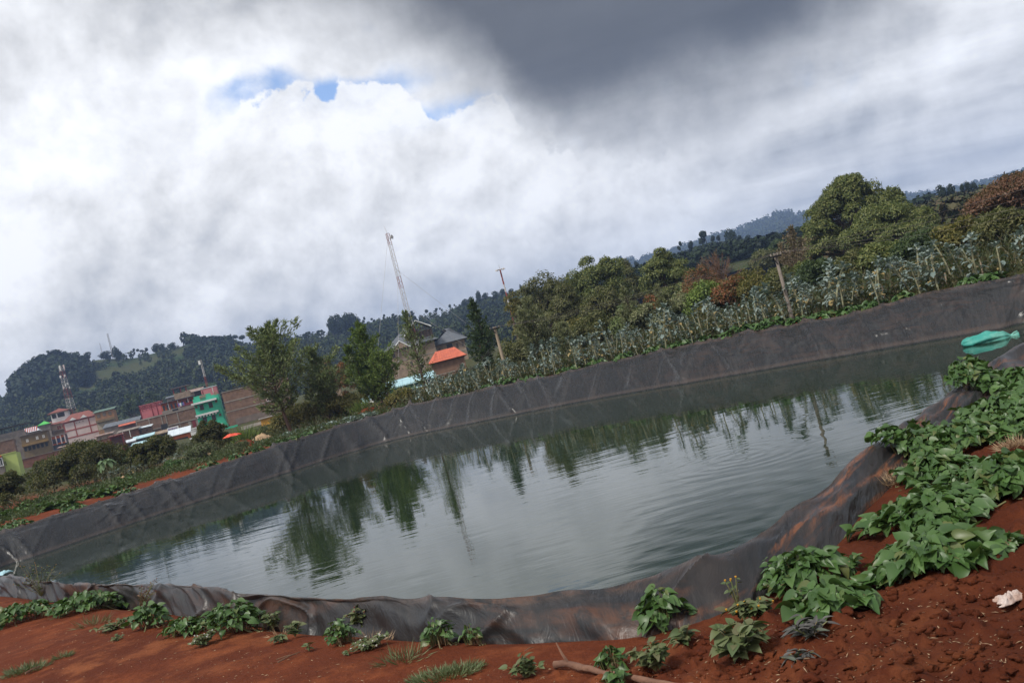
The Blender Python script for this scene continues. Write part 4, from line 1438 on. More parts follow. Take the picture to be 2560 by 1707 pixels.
lobe_tree("eucalyptus", "spreading eucalyptus with bare limbs showing, right of the biggest one", 2200, 512, 80, 225, L_EUC, 209, 120, 280,
          env=[(0, 0.72, 0.28, 0.24), (0.28, 0.52, 0.22, 0.26), (-0.26, 0.5, 0.24, 0.28), (0.05, 0.36, 0.44, 0.22)], L=(0.18, 0.38), Wd=0.105, lobe_r=0.105, trunk=0.12)
lobe_tree("eucalyptus", "young bright eucalyptus at the foot of the biggest one", 2012, 655, 72, 90, L_EUC, 210, 40, 200, L=(0.16, 0.3), Wd=0.085)
feather_tree("dry_leaved_tree", "tall shrub with dry tan leaves behind the concrete pole", 1978, 563, 76, 84, L_BROWN, 211, bare=0.05, nb=60, leaders=4, L=(0.14, 0.26), Wd=0.09, dens=34)
lobe_tree("red_leaved_tree", "red-brown leafy tree reaching in at the right above the power lines", 2520, 440, 58, 240, L_REDBR, 212, 80, 170,
          env=[(0.05, 0.74, 0.34, 0.24), (-0.26, 0.55, 0.26, 0.26), (0.2, 0.5, 0.34, 0.3)], L=(0.14, 0.26), Wd=0.10, lobe_r=0.11)

# the bare dome-shaped tree: nothing but fine rust-coloured twigs
rngd = np.random.default_rng(300)
top = at(1783, 627, 92)
gb = gz1(top.x, 92)
H = top.z - gb
W = m(122, 92)
tb = MB()
tb.tube([(0, 0, -0.2), (0, 0, H * 0.35)], [0.14, 0.10], 6)
tv = []
for k in range(46):
    a = rngd.uniform(0, 2 * PI)
    e = rngd.uniform(0.15, 1.5)
    dr = np.array([math.cos(a) * math.cos(e) * W * 0.5, math.sin(a) * math.cos(e) * W * 0.5, math.sin(e) * H * 0.62])
    p0 = np.array([0, 0, H * 0.34])
    p1 = p0 + dr * 0.5 + np.array([0, 0, 0.05 * H])
    p2 = p0 + dr
    tb.tube([Vector(p0), Vector(p1), Vector(p2)], [0.05, 0.025, 0.008], 4, cap=False)
    for j in range(34):
        s = rngd.uniform(0.3, 1.0)
        b = p0 + (p2 - p0) * s
        tv.append((b, nrm((dr / np.linalg.norm(dr) + rngd.normal(size=3) * 0.38)[None])[0], W * rngd.uniform(0.07, 0.16)))
rt = plant_at("bare_tree", (top.x, 92, gb), "leafless dome-shaped tree of fine rust-coloured twigs below the dark ridge", "tree", None)
tb.build("trunk", M_TWIG, rt)
V, Fq = cards(np.array([t[0] for t in tv]), np.array([t[1] for t in tv]), np.array([t[2] for t in tv]), 0.030, rngd, 0.0)
link("twigs", arr_mesh("twigs", V, Fq), M_TWIG, rt)

# mixed bushes between the trees and the kale
BUSH = [
    ("shrub", "rust-red flowering shrub under the bare dome-shaped tree", 1742, 668, 82, 96, L_RUST, 401),
    ("shrub", "olive mounded shrub right of the rust-red one", 1862, 676, 80, 104, L_OLIVE, 402),
    ("shrub", "rust-tinged shrub in front of the olive mounded one", 1812, 715, 72, 80, L_RUST, 403),
    ("shrub", "orange-brown shrub near the middle of the kale rows", 1700, 735, 64, 90, L_RUST, 404),
    ("shrub", "yellow-green shrub left of the concrete pole", 1905, 715, 66, 74, L_OLIVE, 405),
    ("shrub", "pale bushy shrub between the orange-brown one and the plumed saplings", 1600, 765, 58, 84, L_PALE, 406),
    ("shrub", "dark shrub behind the kale below the brown-green eucalyptus", 1450, 800, 62, 110, L_EUCB, 407),
    ("shrub", "mixed green shrub low behind the kale in the middle of the row", 1760, 760, 58, 100, L_OLIVE, 408),
    ("shrub", "dark green shrub low behind the kale right of the concrete pole", 2080, 690, 60, 120, L_DARK, 409),
    ("shrub", "shadowy shrub under the spreading eucalyptus", 2220, 660, 56, 150, L_DARK, 410),
    ("shrub", "bush of dark leaves beyond the tallest kale", 2330, 600, 52, 130, L_DARK, 411),
    ("shrub", "brown-green bush below the red-brown tree", 2440, 575, 50, 120, L_OLIVE, 412),
    ("shrub", "dark bush at the right edge behind the last kale plants", 2555, 555, 46, 120, L_DARK, 413),
    ("shrub", "dark shrub behind the kale under the leftmost eucalyptus", 1330, 835, 66, 120, L_EUCB, 414),
    ("shrub", "bright yellow-green shrub close to the liner below the thin open wattle", 1000, 975, 62, 74, L_OLIVE, 415),
    ("shrub", "orange-flowered tree behind the two left wattles", 808, 902, 92, 60, L_RUST, 416),
    ("shrub", "second orange-flowered crown beside the bushy green wattle", 850, 908, 90, 44, L_RUST, 417),
    ("shrub", "olive undergrowth shrub between the wattles and the pond", 850, 985, 68, 110, L_OLIVE, 418),
    ("shrub", "dark undergrowth at the foot of the dense shorter wattle", 740, 1010, 69, 150, L_OLIVE, 419),
]
for nm, lb, x, y, D, w, lf, sd_ in BUSH:
    lobe_tree(nm, lb, x, y, D, w, lf, sd_, 28, 190, env=[(0, 0.6, 0.36, 0.36), (-0.22, 0.42, 0.26, 0.32), (0.22, 0.44, 0.26, 0.34)], trunk=0, cat="shrub", lobe_r=0.2, L=(0.14, 0.28), Wd=0.085)
# a hedge-like belt of mixed bushes close behind the kale
BELT = ((1290, 842, 114, 'L_EUCB', 'dark brownish bush'), (1355, 824, 106, 'L_PALE', 'pale feathery bush'), (1420, 802, 114, 'L_OLIVE', 'olive bush'), (1490, 777, 118, 'L_EUCB', 'brown-green bush'),
        (1560, 762, 110, 'L_WATTLE', 'grey-green bush'), (1625, 740, 106, 'L_RUST', 'rust-tinged bush'), (1690, 734, 106, 'L_PALE', 'pale bush'), (1750, 707, 114, 'L_WATTLEG', 'fresh green bush'),
        (1815, 697, 106, 'L_RUST', 'orange-brown bush'), (1880, 690, 106, 'L_OLIVE', 'yellow-olive bush'), (1950, 670, 112, 'L_EUCB', 'dusky bush'), (2030, 654, 118, 'L_DARK', 'dark bush'),
        (2120, 630, 132, 'L_EUCB', 'brownish bush'), (2200, 607, 132, 'L_EUC', 'olive-green bush'), (2290, 580, 132, 'L_DARK', 'deep green bush'), (2390, 552, 132, 'L_OLIVE', 'mottled olive bush'), (2490, 527, 132, 'L_EUCB', 'brown bush'))
for i, (x, y, w, lf, lb) in enumerate(BELT):
    D = float(np.interp(x, [1290, 1900, 2560], [66, 56, 40]))
    side_ = "left of the concrete pole" if x < 1930 else "right of the concrete pole"
    lobe_tree("shrub", lb + " in the belt close behind the kale, " + side_, x, y, D, w, globals()[lf], 460 + i, 30, 170, env=[(0, 0.6, 0.36, 0.36), (-0.22, 0.42, 0.26, 0.32), (0.22, 0.44, 0.26, 0.34)],
              trunk=0, cat="shrub", lobe_r=0.2, L=(0.14, 0.3), Wd=0.085)
# scrub on the right-hand slope
rs = np.random.default_rng(500)
for i, (x, y, D, w, lf, lb) in enumerate((
        (2240, 545, 150, 60, L_DARK, "dark rounded bush at the left end of the right-hand slope"),
        (2300, 530, 150, 70, L_EUCB, "brownish bush on the slope under the small pale-stemmed trees"),
        (2310, 578, 118, 80, L_DARK, "dark scrub bush low on the slope above the kale"),
        (2325, 548, 140, 40, L_WATTLEG, "bright green bush halfway up the right-hand slope"),
        (2380, 510, 170, 70, L_EUCB, "grey-brown bush directly below the dark domed pair"),
        (2392, 560, 125, 80, L_DARK, "dark bush in the middle of the slope left of the red-brown tree"),
        (2440, 500, 180, 70, L_OLIVE, "olive bush below the pointed dark trees"),
        (2480, 480, 190, 70, L_REDBR, "reddish bush high on the slope behind the red-brown tree"),
        (2190, 560, 140, 60, L_DARK, "dark bush glimpsed right of the biggest eucalyptus"),
        (1990, 610, 130, 70, L_DARK, "dark bush behind the tan dry-leaved shrub"),
        (1905, 625, 160, 80, L_EUCB, "dusky tree on the flat right of the bare dome-shaped tree"),
        (1945, 600, 170, 70, L_DARK, "dark leafy tree left of the biggest eucalyptus"))):
    lobe_tree("shrub", lb, x, y, D, w, lf, 520 + i, 26, 150, trunk=0, cat="shrub", lobe_r=0.2, L=(0.3, 0.55), Wd=0.22, zb=None)

# mango-like bushes on the left
MG = [(0, 0.55, 0.30, 0.42), (-0.26, 0.42, 0.24, 0.36), (0.24, 0.50, 0.26, 0.42), (0.0, 0.3, 0.46, 0.26)]
lobe_tree("mango_tree", "broad bushy mango tree, the largest of those left of the papaya", 180, 1112, 62, 225, L_MANGO, 601, 90, 260, env=MG, L=(0.14, 0.28), Wd=0.07, lobe_r=0.10, trunk=0)
lobe_tree("mango_tree", "smaller mango tree in front of the white-roofed shop", 372, 1096, 61, 112, L_MANGO, 602, 56, 230, env=MG, L=(0.14, 0.26), Wd=0.07, lobe_r=0.12, trunk=0)
lobe_tree("mango_tree", "small leafy tree at the foot of the green building", 520, 1052, 64, 84, L_MANGO, 603, 44, 180, env=MG, L=(0.13, 0.24), Wd=0.07, lobe_r=0.13, trunk=0.1)
lobe_tree("mango_tree", "dark mango bush cut off by the left edge", -10, 1190, 50, 110, L_MANGO, 604, 50, 200, env=MG, L=(0.13, 0.24), Wd=0.07, lobe_r=0.12, trunk=0)
lobe_tree("shrub", "dark low shrub between the two mango trees", 310, 1122, 66, 70, L_DARK, 605, 26, 150, trunk=0, cat="shrub", lobe_r=0.2, L=(0.12, 0.22), Wd=0.06)
lobe_tree("shrub", "round leafy shrub at the liner's edge below the gravel heap", 432, 1160, 53, 46, L_CROP, 606, 24, 120, trunk=0, cat="shrub", lobe_r=0.2, L=(0.1, 0.18), Wd=0.07)
for i, (x, y, w, lb) in enumerate(((500, 1108, 80, "grey-green feathery weed bush left of the red soil heap"), (590, 1122, 70, "pale weed bush on the slope of the red soil heap"), (480, 1135, 70, "straggly weed bush beside the small gravel heap"))):
    lobe_tree("shrub", lb, x, y, 55, w, L_WEED, 610 + i, 22, 130, trunk=0, cat="shrub", lobe_r=0.2, L=(0.1, 0.25), Wd=0.035)
# big-crowned trees behind the town
for x, y, w, D, lb in ((322, 986, 44, 330, "round-crowned dark tree on a bare trunk behind the town"), (372, 982, 46, 330, "dark leaning tree behind the pink building"), (1000, 880, 50, 230, "dark tree behind the unfinished house"),
                      (1205, 812, 60, 150, "dusky tree right of the unfinished house's roof")):
    lobe_tree("dark_tree", lb, x, y, D, w, L_DARK, int(x), 30, 160, trunk=0.3, L=(0.5, 0.9), Wd=0.4, lobe_r=0.17, zb=at(x, y, D).z - m(95, D))

# spiky grass clumps among the undergrowth
for i, (x, y, D, lb) in enumerate(((868, 985, 70, "spiky napier grass clump left of the crooked bare stem"), (900, 1000, 66, "low spiky grass clump by the red soil patch"), (600, 1060, 68, "spiky grass clump in front of the brick wall"), (1003, 962, 66, "spiky yellowish grass clump under the thin open wattle"))):
    rg = np.random.default_rng(700 + i)
    b = at(x, y, D)
    n = 260
    P = np.stack([rg.normal(size=n) * 0.25, rg.normal(size=n) * 0.25, np.zeros(n)], 1)
    Ax = P * 1.3 + rg.normal(size=(n, 3)) * 0.25 + np.array([0, 0, 1.0])
    hgt = max(0.8, b.z - gz1(b.x, D) + 0.3)
    V, Fq = cards(P, Ax, rg.uniform(0.5, 1.0, n) * hgt, 0.05, rg, 0.1)
    o = link("napier_grass", arr_mesh("napier_grass", V, Fq), L_WATTLEG, None, (b.x, D, gz1(b.x, D)))
    tag(o, lb, "grass clump")

# bananas behind the kale left of the concrete pole
for i, (x, y) in enumerate(((1893, 682), (1925, 688))):
    rg = np.random.default_rng(720 + i)
    b = at(x, y, 68)
    gz = gz1(b.x, 68)
    h = b.z - gz
    e = plant_at("banana_plant", (b.x, 68, gz), ("banana plant with upright pale leaves behind the kale" if i == 0 else "lower banana plant nearest the concrete pole"), "banana plant", None)
    sm = MB()
    sm.tube([(0, 0, 0), (0, 0, h * 0.55)], [0.12, 0.08], 7)
    sm.build("stem", M_KSTEM, e)
    VV = []
    for k in range(9):
        a = k * 0.7 + rg.uniform(0, .4)
        el = rg.uniform(0.6, 1.3)
        P = np.array([[0, 0, h * 0.5]])
        for s in range(5):
            dr = np.array([[math.cos(a) * math.cos(el), math.sin(a) * math.cos(el), math.sin(el)]])
            side = np.array([[-math.sin(a), math.cos(a), 0]])
            ln = h * 0.14
            w0, w1_ = [0.06, 0.26, 0.30, 0.26, 0.15, 0.02][s:s + 2]
            P2 = P + dr * ln
            VV.append((np.concatenate([P - side * w0, P + side * w0, P2 + side * w1_, P2 - side * w1_]), np.array([[0, 1, 2, 3]])))
            P = P2
            el -= 0.28
    V, Fq = joinm(VV)
    link("leaves", arr_mesh("leaves", V, Fq), L_BANANA, e)
# ------------------------------------------------------------------ the town
B_BRICK = pmat("town_brick", (0.21, 0.125, 0.082), (0.14, 0.082, 0.056), 1.2, 0.9, 0.5, 6)
B_BRICKR = pmat("red_brick", (0.20, 0.085, 0.052), (0.13, 0.058, 0.040), 1.0, 0.9, 0.5, 6)
B_RENDER = pmat("grey_render", (0.24, 0.20, 0.17), (0.16, 0.135, 0.115), 0.8, 0.9)
B_TAN = pmat("tan_block", (0.30, 0.22, 0.155), (0.21, 0.15, 0.105), 1.1, 0.9, 0.4, 7)
B_CREAM = pmat("pink_white_paint", (0.62, 0.50, 0.47), (0.54, 0.44, 0.42), 0.6, 0.8)
B_REDT = pmat("dull_red_trim", (0.33, 0.085, 0.065), (0.27, 0.07, 0.055), 1.5, 0.8)
B_ROOFR = pmat("maroon_roof", (0.22, 0.070, 0.050), (0.16, 0.055, 0.042), 1.5, 0.8)
B_ROOFG = pmat("grey_roof", (0.115, 0.125, 0.14), (0.085, 0.095, 0.11), 0.7, 0.6)
B_ROOFO = pmat("orange_tile_roof", (0.55, 0.14, 0.075), (0.42, 0.105, 0.06), 1.5, 0.7)
B_ROOFC = pmat("pale_cyan_sheet", (0.38, 0.60, 0.64), (0.32, 0.50, 0.55), 0.8, 0.45)
B_ROOFW = pmat("pale_sheet", (0.60, 0.66, 0.70), (0.52, 0.58, 0.62), 0.8, 0.45)
B_GREEN = pmat("jade_paint", (0.045, 0.42, 0.26), (0.040, 0.35, 0.215), 0.5, 0.8)
B_GREENB = pmat("bright_green_paint", (0.08, 0.42, 0.08), (0.06, 0.35, 0.07), 0.5, 0.7)
B_LIME = pmat("lime_paint", (0.47, 0.56, 0.17), (0.42, 0.50, 0.16), 0.5, 0.8)
B_PINK = pmat("pink_paint", (0.50, 0.16, 0.17), (0.43, 0.135, 0.15), 0.5, 0.8)
B_MAROON = pmat("maroon_paint", (0.20, 0.020, 0.024), (0.15, 0.018, 0.02), 0.7, 0.7)
B_ORANGE = pmat("orange_paint", (0.52, 0.12, 0.028), (0.42, 0.095, 0.026), 0.6, 0.8)
B_YELLOW = pmat("ochre_paint", (0.55, 0.28, 0.035), (0.48, 0.23, 0.03), 0.5, 0.8)
B_OLIVE = pmat("olive_render", (0.20, 0.14, 0.065), (0.15, 0.105, 0.055), 0.7, 0.9)
B_BLUE = pmat("blue_paint", (0.035, 0.17, 0.25), (0.03, 0.13, 0.20), 0.7, 0.7)
B_WHITE = pmat("white_paint", (0.70, 0.70, 0.68), (0.60, 0.60, 0.58), 0.6, 0.7)
B_CONC = pmat("concrete", (0.30, 0.26, 0.22), (0.22, 0.19, 0.16), 0.9, 0.9)
B_DARK = pmat("dark_opening", (0.018, 0.016, 0.015), (0.012, 0.011, 0.011), 1, 0.5)
B_GLASS = pmat("window_glass", (0.05, 0.055, 0.06), (0.03, 0.032, 0.036), 1, 0.2)
B_WIN = pmat("window_shutter_brown", (0.10, 0.035, 0.018), (0.07, 0.028, 0.016), 2, 0.6)
B_PURP = pmat("purple_print", (0.16, 0.09, 0.30), (0.13, 0.08, 0.24), 1, 0.7)
B_STEELW = pmat("white_steel", (0.55, 0.52, 0.50), (0.45, 0.42, 0.40), 1, 0.5)
B_STEELR = pmat("red_steel", (0.26, 0.055, 0.04), (0.20, 0.045, 0.035), 1, 0.6)
B_BLACKT = pmat("black_tank", (0.02, 0.02, 0.022), (0.015, 0.015, 0.017), 1, 0.5)
FND = 6.0


def rectbox(mb, x0, x1, y0, y1, z0, z1, k=None):
    return mb.box(((x0 + x1) / 2, (y0 + y1) / 2, (z0 + z1) / 2), (x1 - x0, y1 - y0, z1 - z0), 0, k)


class Bld:
    """a building whose front lower-left corner sits at a photo pixel, facing the pond"""

    def __init__(self, name, label, bx, by, D, wpx, hpx, dep, wall, cat="building", yaw=0.0, group=None):
        self.o = at(bx, by, D)
        self.D = D
        self.w = m(wpx, D)
        self.h = m(hpx, D)
        self.dep = dep
        self.e = empty(name, self.o, -math.atan(self.o.x / self.o.y) * 0.8 + R(yaw))
        tag(self.e, label, cat, group)
        mb = MB()
        rectbox(mb, 0, self.w, 0, dep, -FND, self.h)
        self.wall = mb.build("wall", wall, self.e)

    def part(self, name, x0, x1, y0, y1, z0, z1, mat, parent=None):
        """fractions of width / metres of depth / fractions of height"""
        mb = MB()
        rectbox(mb, x0 * self.w, x1 * self.w, y0, y1, z0 * self.h, z1 * self.h)
        return mb.build(name, mat, parent or self.e)

    def windows(self, spots, ww, hh, frame=B_RENDER, glass=B_DARK, sill=None):
        for u, v in spots:
            x0, x1, z0, z1 = (u - ww / 2) * self.w, (u + ww / 2) * self.w, (v - hh / 2) * self.h, (v + hh / 2) * self.h
            mb = MB()
            f = 0.10
            rectbox(mb, x0 - f, x1 + f, -0.05, 0.02, z1, z1 + f)
            rectbox(mb, x0 - f, x1 + f, -0.09, 0.02, z0 - f, z0)
            rectbox(mb, x0 - f, x0, -0.05, 0.02, z0, z1)
            rectbox(mb, x1, x1 + f, -0.05, 0.02, z0, z1)
            rectbox(mb, (x0 + x1) / 2 - 0.03, (x0 + x1) / 2 + 0.03, -0.04, 0.02, z0, z1)
            wn = mb.build("window", frame, self.e)
            mb = MB()
            rectbox(mb, x0, x1, -0.02, 0.015, z0, z1)
            mb.build("pane", glass, wn)

    def hip(self, mat, rise, over=0.5, inset=None, z=1.0, x0=0.0, x1=1.0, d0=0.0, d1=None, name="roof", ridge_y=None):
        d1 = self.dep if d1 is None else d1
        a, b, c, d = x0 * self.w - over, x1 * self.w + over, d0 - over, d1 + over
        zz = self.h * z
        yr = (c + d) / 2 if ridge_y is None else ridge_y
        ins = min((d - c) / 2, (b - a) / 2 * 0.999) if inset is None else inset
        mb = MB()
        vs = [(a, c, zz), (b, c, zz), (b, d, zz), (a, d, zz), (a + ins, yr, zz + rise), (b - ins, yr, zz + rise)]
        fs = [(0, 1, 5, 4), (1, 2, 5), (2, 3, 4, 5), (3, 0, 4), (0, 3, 2, 1)]
        mb.add(vs, fs)
        # eaves board
        for p, q in ((0, 1), (1, 2), (2, 3), (3, 0)):
            mb.tube([vs[p], vs[q]], 0.07, 4)
        return mb.build(name, mat, self.e)

    def shed(self, mat, z0, z1, over=0.4, name="roof", x0=0.0, x1=1.0, d0=0.0, d1=None, th=0.12):
        """single slope: z0 at the front edge, z1 at the back (fractions of height)"""
        d1 = self.dep if d1 is None else d1
        a, b, c, d = x0 * self.w - over, x1 * self.w + over, d0 - over, d1 + over
        p, q = z0 * self.h, z1 * self.h
        mb = MB()
        mb.add([(a, c, p), (b, c, p), (b, d, q), (a, d, q), (a, c, p + th), (b, c, p + th), (b, d, q + th), (a, d, q + th)],
               [(0, 3, 2, 1), (4, 5, 6, 7), (0, 1, 5, 4), (1, 2, 6, 5), (2, 3, 7, 6), (3, 0, 4, 7)])
        n = max(2, int((b - a) / 0.9))          # sheet ribs
        for i in range(n + 1):
            x = a + (b - a) * i / n
            mb.tube([(x, c, p + th + 0.01), (x, d, q + th + 0.01)], 0.03, 4)
        return mb.build(name, mat, self.e)


# --- far left: dark-roofed frame building, olive shop row
b = Bld("dark_roofed_building", "grey-brown building with a dark open-sided roof at the far left of the town", -42, 1150, 240, 104, 46, 9, B_RENDER)
b.windows([(0.52, 0.62), (0.72, 0.62), (0.93, 0.66), (0.97, 0.2), (0.3, 0.62)], 0.075, 0.17)
for u in (0.05, 0.28, 0.5, 0.72, 0.92):
    b.part("post", u, u + 0.02, 0.3, 0.6, 1.0, 1.42, B_DARK)
    b.part("post", u, u + 0.02, b.dep - 0.6, b.dep - 0.3, 1.0, 1.42, B_DARK)
b.shed(pmat("dark_sheet", (0.045, 0.035, 0.033), (0.03, 0.025, 0.024), 1, 0.6), 1.42, 1.48, 0.8)
b.part("parapet", 0.0, 1.0, 0.02, 0.2, 1.0, 1.13, B_RENDER)
b = Bld("olive_building", "olive two-storey building with pale windows and dark shops below, left of the white gridded one", 60, 1130, 240, 60, 40, 8, B_OLIVE)
b.windows([(0.22, 0.66), (0.60, 0.68), (0.84, 0.68)], 0.09, 0.20, B_OLIVE, B_WHITE)
b.part("balcony", 0.0, 1.0, -1.2, -0.02, 0.32, 0.47, pmat("mustard", (0.26, 0.16, 0.05), (0.2, 0.12, 0.04), 1, 0.9))
for u in (0.08, 0.24, 0.40, 0.56, 0.72, 0.88):
    b.part("shop_opening", u - 0.05, u + 0.05, -0.04, 0.02, 0.02, 0.26, B_DARK)
b.shed(B_RENDER, 1.0, 1.06, 0.5)
b = Bld("striped_roof_house", "low house with a red and white striped sheet roof behind the olive building", 52, 1096, 262, 42, 10, 9, B_RENDER)
b.hip(B_ROOFW, 1.6, 0.3, 1.2)
for k in range(7):
    mb = MB()
    x = b.w * (0.14 + 0.12 * k)
    mb.add([(x, -0.30, b.h + 0.05), (x + 0.35, -0.30, b.h + 0.05), (x + 0.35, b.dep / 2, b.h + 1.65), (x, b.dep / 2, b.h + 1.65)], [(0, 1, 2, 3)])
    mb.build("roof_stripe", B_REDT, b.e)
b = Bld("green_roofed_hut", "small hut with a bright green roof left of the white pavilion", 99, 1073, 290, 24, 9, 5, B_RENDER)
b.hip(B_GREENB, 1.3, 0.4)

# --- white and red gridded building with its pavilion
b = Bld("white_gridded_building", "white building gridded with dull red bands, under a hip roof with two white gables", 167, 1099, 290, 80, 43, 12, B_CREAM)
for v in (0.02, 0.44, 0.92):
    b.part("band", -0.002, 1.002, -0.07, 0.0, v, v + 0.075, B_REDT)
for u in (0.0, 0.30, 0.72, 0.965):
    b.part("pilaster", u, u + 0.035, -0.05, 0.0, 0.0, 0.92, B_REDT)
b.windows([(0.37, 0.83), (0.47, 0.83), (0.57, 0.83)], 0.03, 0.05, B_CREAM, B_DARK)
b.hip(B_ROOFR, 2.5, 0.5, 3.0)
for u in (0.30, 0.62):
    mb = MB()
    x, z, q = u * b.w, b.h + 0.15, b.w * 0.105
    mb.add([(x - q, -0.6, z), (x + q, -0.6, z), (x, -0.6, z + q * 0.8), (x - q, 3.0, z), (x + q, 3.0, z), (x, 3.0, z + q * 0.8)],
           [(0, 1, 2), (5, 4, 3), (0, 2, 5, 3), (1, 4, 5, 2), (0, 3, 4, 1)])
    mb.build("gable", B_WHITE, b.e)
b.part("gatepost", 1.03, 1.10, 0.0, 0.6, -0.05, 0.72, B_WHITE)
b = Bld("beige_wing", "beige wing with brown windows under a maroon roof, joining the white gridded building", 118, 1092, 294, 46, 26, 12, pmat("beige_paint", (0.42, 0.31, 0.22), (0.34, 0.25, 0.18), 0.7, 0.8))
b.windows([(0.62, 0.62), (0.72, 0.62), (0.88, 0.62)], 0.05, 0.3, B_REDT, B_WIN)
b.shed(B_ROOFR, 0.98, 1.5, 0.5)
b.part("lower_roof", 0.1, 0.95, -2.0, -0.02, 0.34, 0.42, B_RENDER)
b = Bld("arcade_shop", "row of shops with orange and white columns and blue doors below the beige wing", 120, 1117, 270, 44, 22, 6, pmat("dim_interior", (0.10, 0.10, 0.12), (0.06, 0.06, 0.07), 1, 0.7))
b.part("fascia", 0, 1, -0.3, -0.02, 0.70, 1.0, B_ORANGE)
b.part("plinth", 0, 1, -0.3, -0.02, 0.0, 0.16, B_ORANGE)
for u in (0.03, 0.26, 0.5, 0.74, 0.95):
    b.part("column", u - 0.03, u + 0.03, -0.5, -0.31, 0, 1.0, B_CREAM)
b.part("door", 0.52, 0.7, -0.12, -0.02, 0.16, 0.7, pmat("blue_door", (0.05, 0.08, 0.2), (0.04, 0.06, 0.16), 1, 0.6))
b.shed(B_RENDER, 1.0, 1.12, 0.6)
b = Bld("white_pavilion", "white roof pavilion with dark openings and a maroon hip roof beside the lattice tower", 131, 1057, 300, 40, 23, 5.5, B_WHITE)
b.part("opening", 0.06, 0.30, -0.03, 0.0, 0.42, 0.9, B_DARK)
b.part("opening", 0.38, 0.78, -0.03, 0.0, 0.42, 0.9, B_DARK)
b.hip(B_ROOFR, 1.4, 0.9)
b = Bld("green_roofed_building", "ochre three-storey building under a dull green roof, right of the white gridded one", 246, 1076, 285, 44, 44, 12, pmat("ochre_brick", (0.36, 0.19, 0.085), (0.26, 0.14, 0.07), 0.8, 0.9))
b.part("balcony", 0.0, 1.0, -1.0, -0.02, 0.42, 0.56, B_OLIVE)
b.part("lower_wall", 0.02, 0.98, -0.06, -0.01, 0.0, 0.40, pmat("faded_cream", (0.44, 0.36, 0.26), (0.36, 0.3, 0.22), 1, 0.9))
b.windows([(0.2, 0.8), (0.5, 0.82), (0.8, 0.8)], 0.14, 0.16, B_OLIVE, B_RENDER)
b.windows([(0.3, 0.14), (0.55, 0.16), (0.8, 0.17)], 0.08, 0.10, B_OLIVE, B_DARK)
b.shed(pmat("dull_green_roof", (0.10, 0.16, 0.115), (0.08, 0.13, 0.095), 0.8, 0.7), 1.0, 1.22, 0.5)

# --- long brick boundary wall and the lime house in front
for nm, lb, bx, by, D, w, h, dep, mt_ in (
        ("boundary_wall", "long red brick wall behind the big mango tree", 36, 1190, 180, 250, 36, 0.5, B_BRICKR),
        ("brick_wall", "grey-brown brick wall end at the left edge above the lime house", -60, 1160, 200, 92, 40, 4.0, B_BRICK)):
    b = Bld(nm, lb, bx, by, D, w, h, dep, mt_, "wall")
    b.part("coping", -0.002, 1.002, -0.12, dep + 0.1, 1.0, 1.03, B_CONC)
b = Bld("lime_house", "lime green house with one small window at the left edge", 8, 1182, 130, 38, 44, 6, B_LIME)
b.windows([(0.26, 0.5)], 0.10, 0.24, B_LIME, B_GLASS)
b.part("parapet", -0.01, 1.01, -0.08, 0.3, 1.0, 1.04, B_LIME)
b = Bld("grid_window_shop", "building with a large barred window left of the lime house", -30, 1178, 128, 36, 30, 5, B_RENDER)
b.windows([(0.55, 0.5), (0.85, 0.5)], 0.24, 0.6, B_WHITE, B_GLASS)
b.part("fascia", 0, 1, -0.2, -0.02, 0.9, 1.06, B_ORANGE)
b = Bld("maroon_shed", "dark maroon steel shed right of the big mango tree", 282, 1126, 165, 30, 34, 4, B_MAROON)
b.part("door", 0.08, 0.92, -0.03, 0.0, 0.02, 0.9, pmat("dark_rust", (0.05, 0.012, 0.009), (0.035, 0.01, 0.008), 2, 0.7))
b.shed(B_ROOFR, 1.0, 1.08, 0.3)
b = Bld("slab_roofed_building", "long low building with a grey slab roof and an orange tiled awning", 262, 1083, 250, 84, 12, 10, B_RENDER)
b.shed(B_ROOFG, 1.0, 2.0, 0.3)
b.shed(B_ROOFO, 0.55, 0.95, 0.0, "awning", 0.42, 0.98, -2.2, -0.05)
b = Bld("tin_roofed_shack", "brown shack with a rusty sheet roof in front of the slab-roofed building", 300, 1098, 205, 46, 16, 5, B_BRICKR)
b.shed(B_RENDER, 1.0, 1.35, 0.4)
for u in (0.2, 0.55):
    b.part("post", u, u + 0.03, -0.6, -0.4, -0.1, 1.0, B_WHITE)

# --- pink building, orange veranda block, unfinished brick block
b = Bld("pink_building", "pink building framed in maroon with a lettered parapet", 356, 1051, 245, 52, 36, 10, B_PINK)
for v in (0.0, 0.74, 0.97):
    b.part("band", -0.004, 1.004, -0.07, 0.0, v, v + 0.05, B_MAROON)
for u in (-0.004, 0.52, 0.75, 0.96):
    b.part("pilaster", u, u + 0.045, -0.05, 0.0, 0.0, 1.0, B_MAROON)
b.windows([(0.12, 0.68), (0.28, 0.68), (0.45, 0.68), (0.64, 0.68)], 0.04, 0.08, B_PINK, B_DARK)
mb = MB()
rngw = random.Random(4)
x = 0.06
while x < 0.9:                     # lettering too small to read
    wd = rngw.uniform(0.02, 0.045)
    rectbox(mb, x * b.w, (x + wd) * b.w, -0.06, 0.0, 0.83 * b.h, rngw.uniform(0.90, 0.94) * b.h)
    x += wd + rngw.choice((0.012, 0.012, 0.03))
mb.build("lettering", B_MAROON, b.e)
b.shed(B_PINK, 1.0, 1.12, 0.1)
b = Bld("orange_block", "orange upper floor with veranda and washing, between pink and jade green buildings", 408, 1036, 240, 86, 27, 9, B_ORANGE)
b.part("veranda", 0.0, 1.0, -1.4, -0.02, 0.06, 0.28, B_CONC)
b.part("railing", 0.52, 0.96, -1.5, -1.41, 0.28, 0.52, B_MAROON)
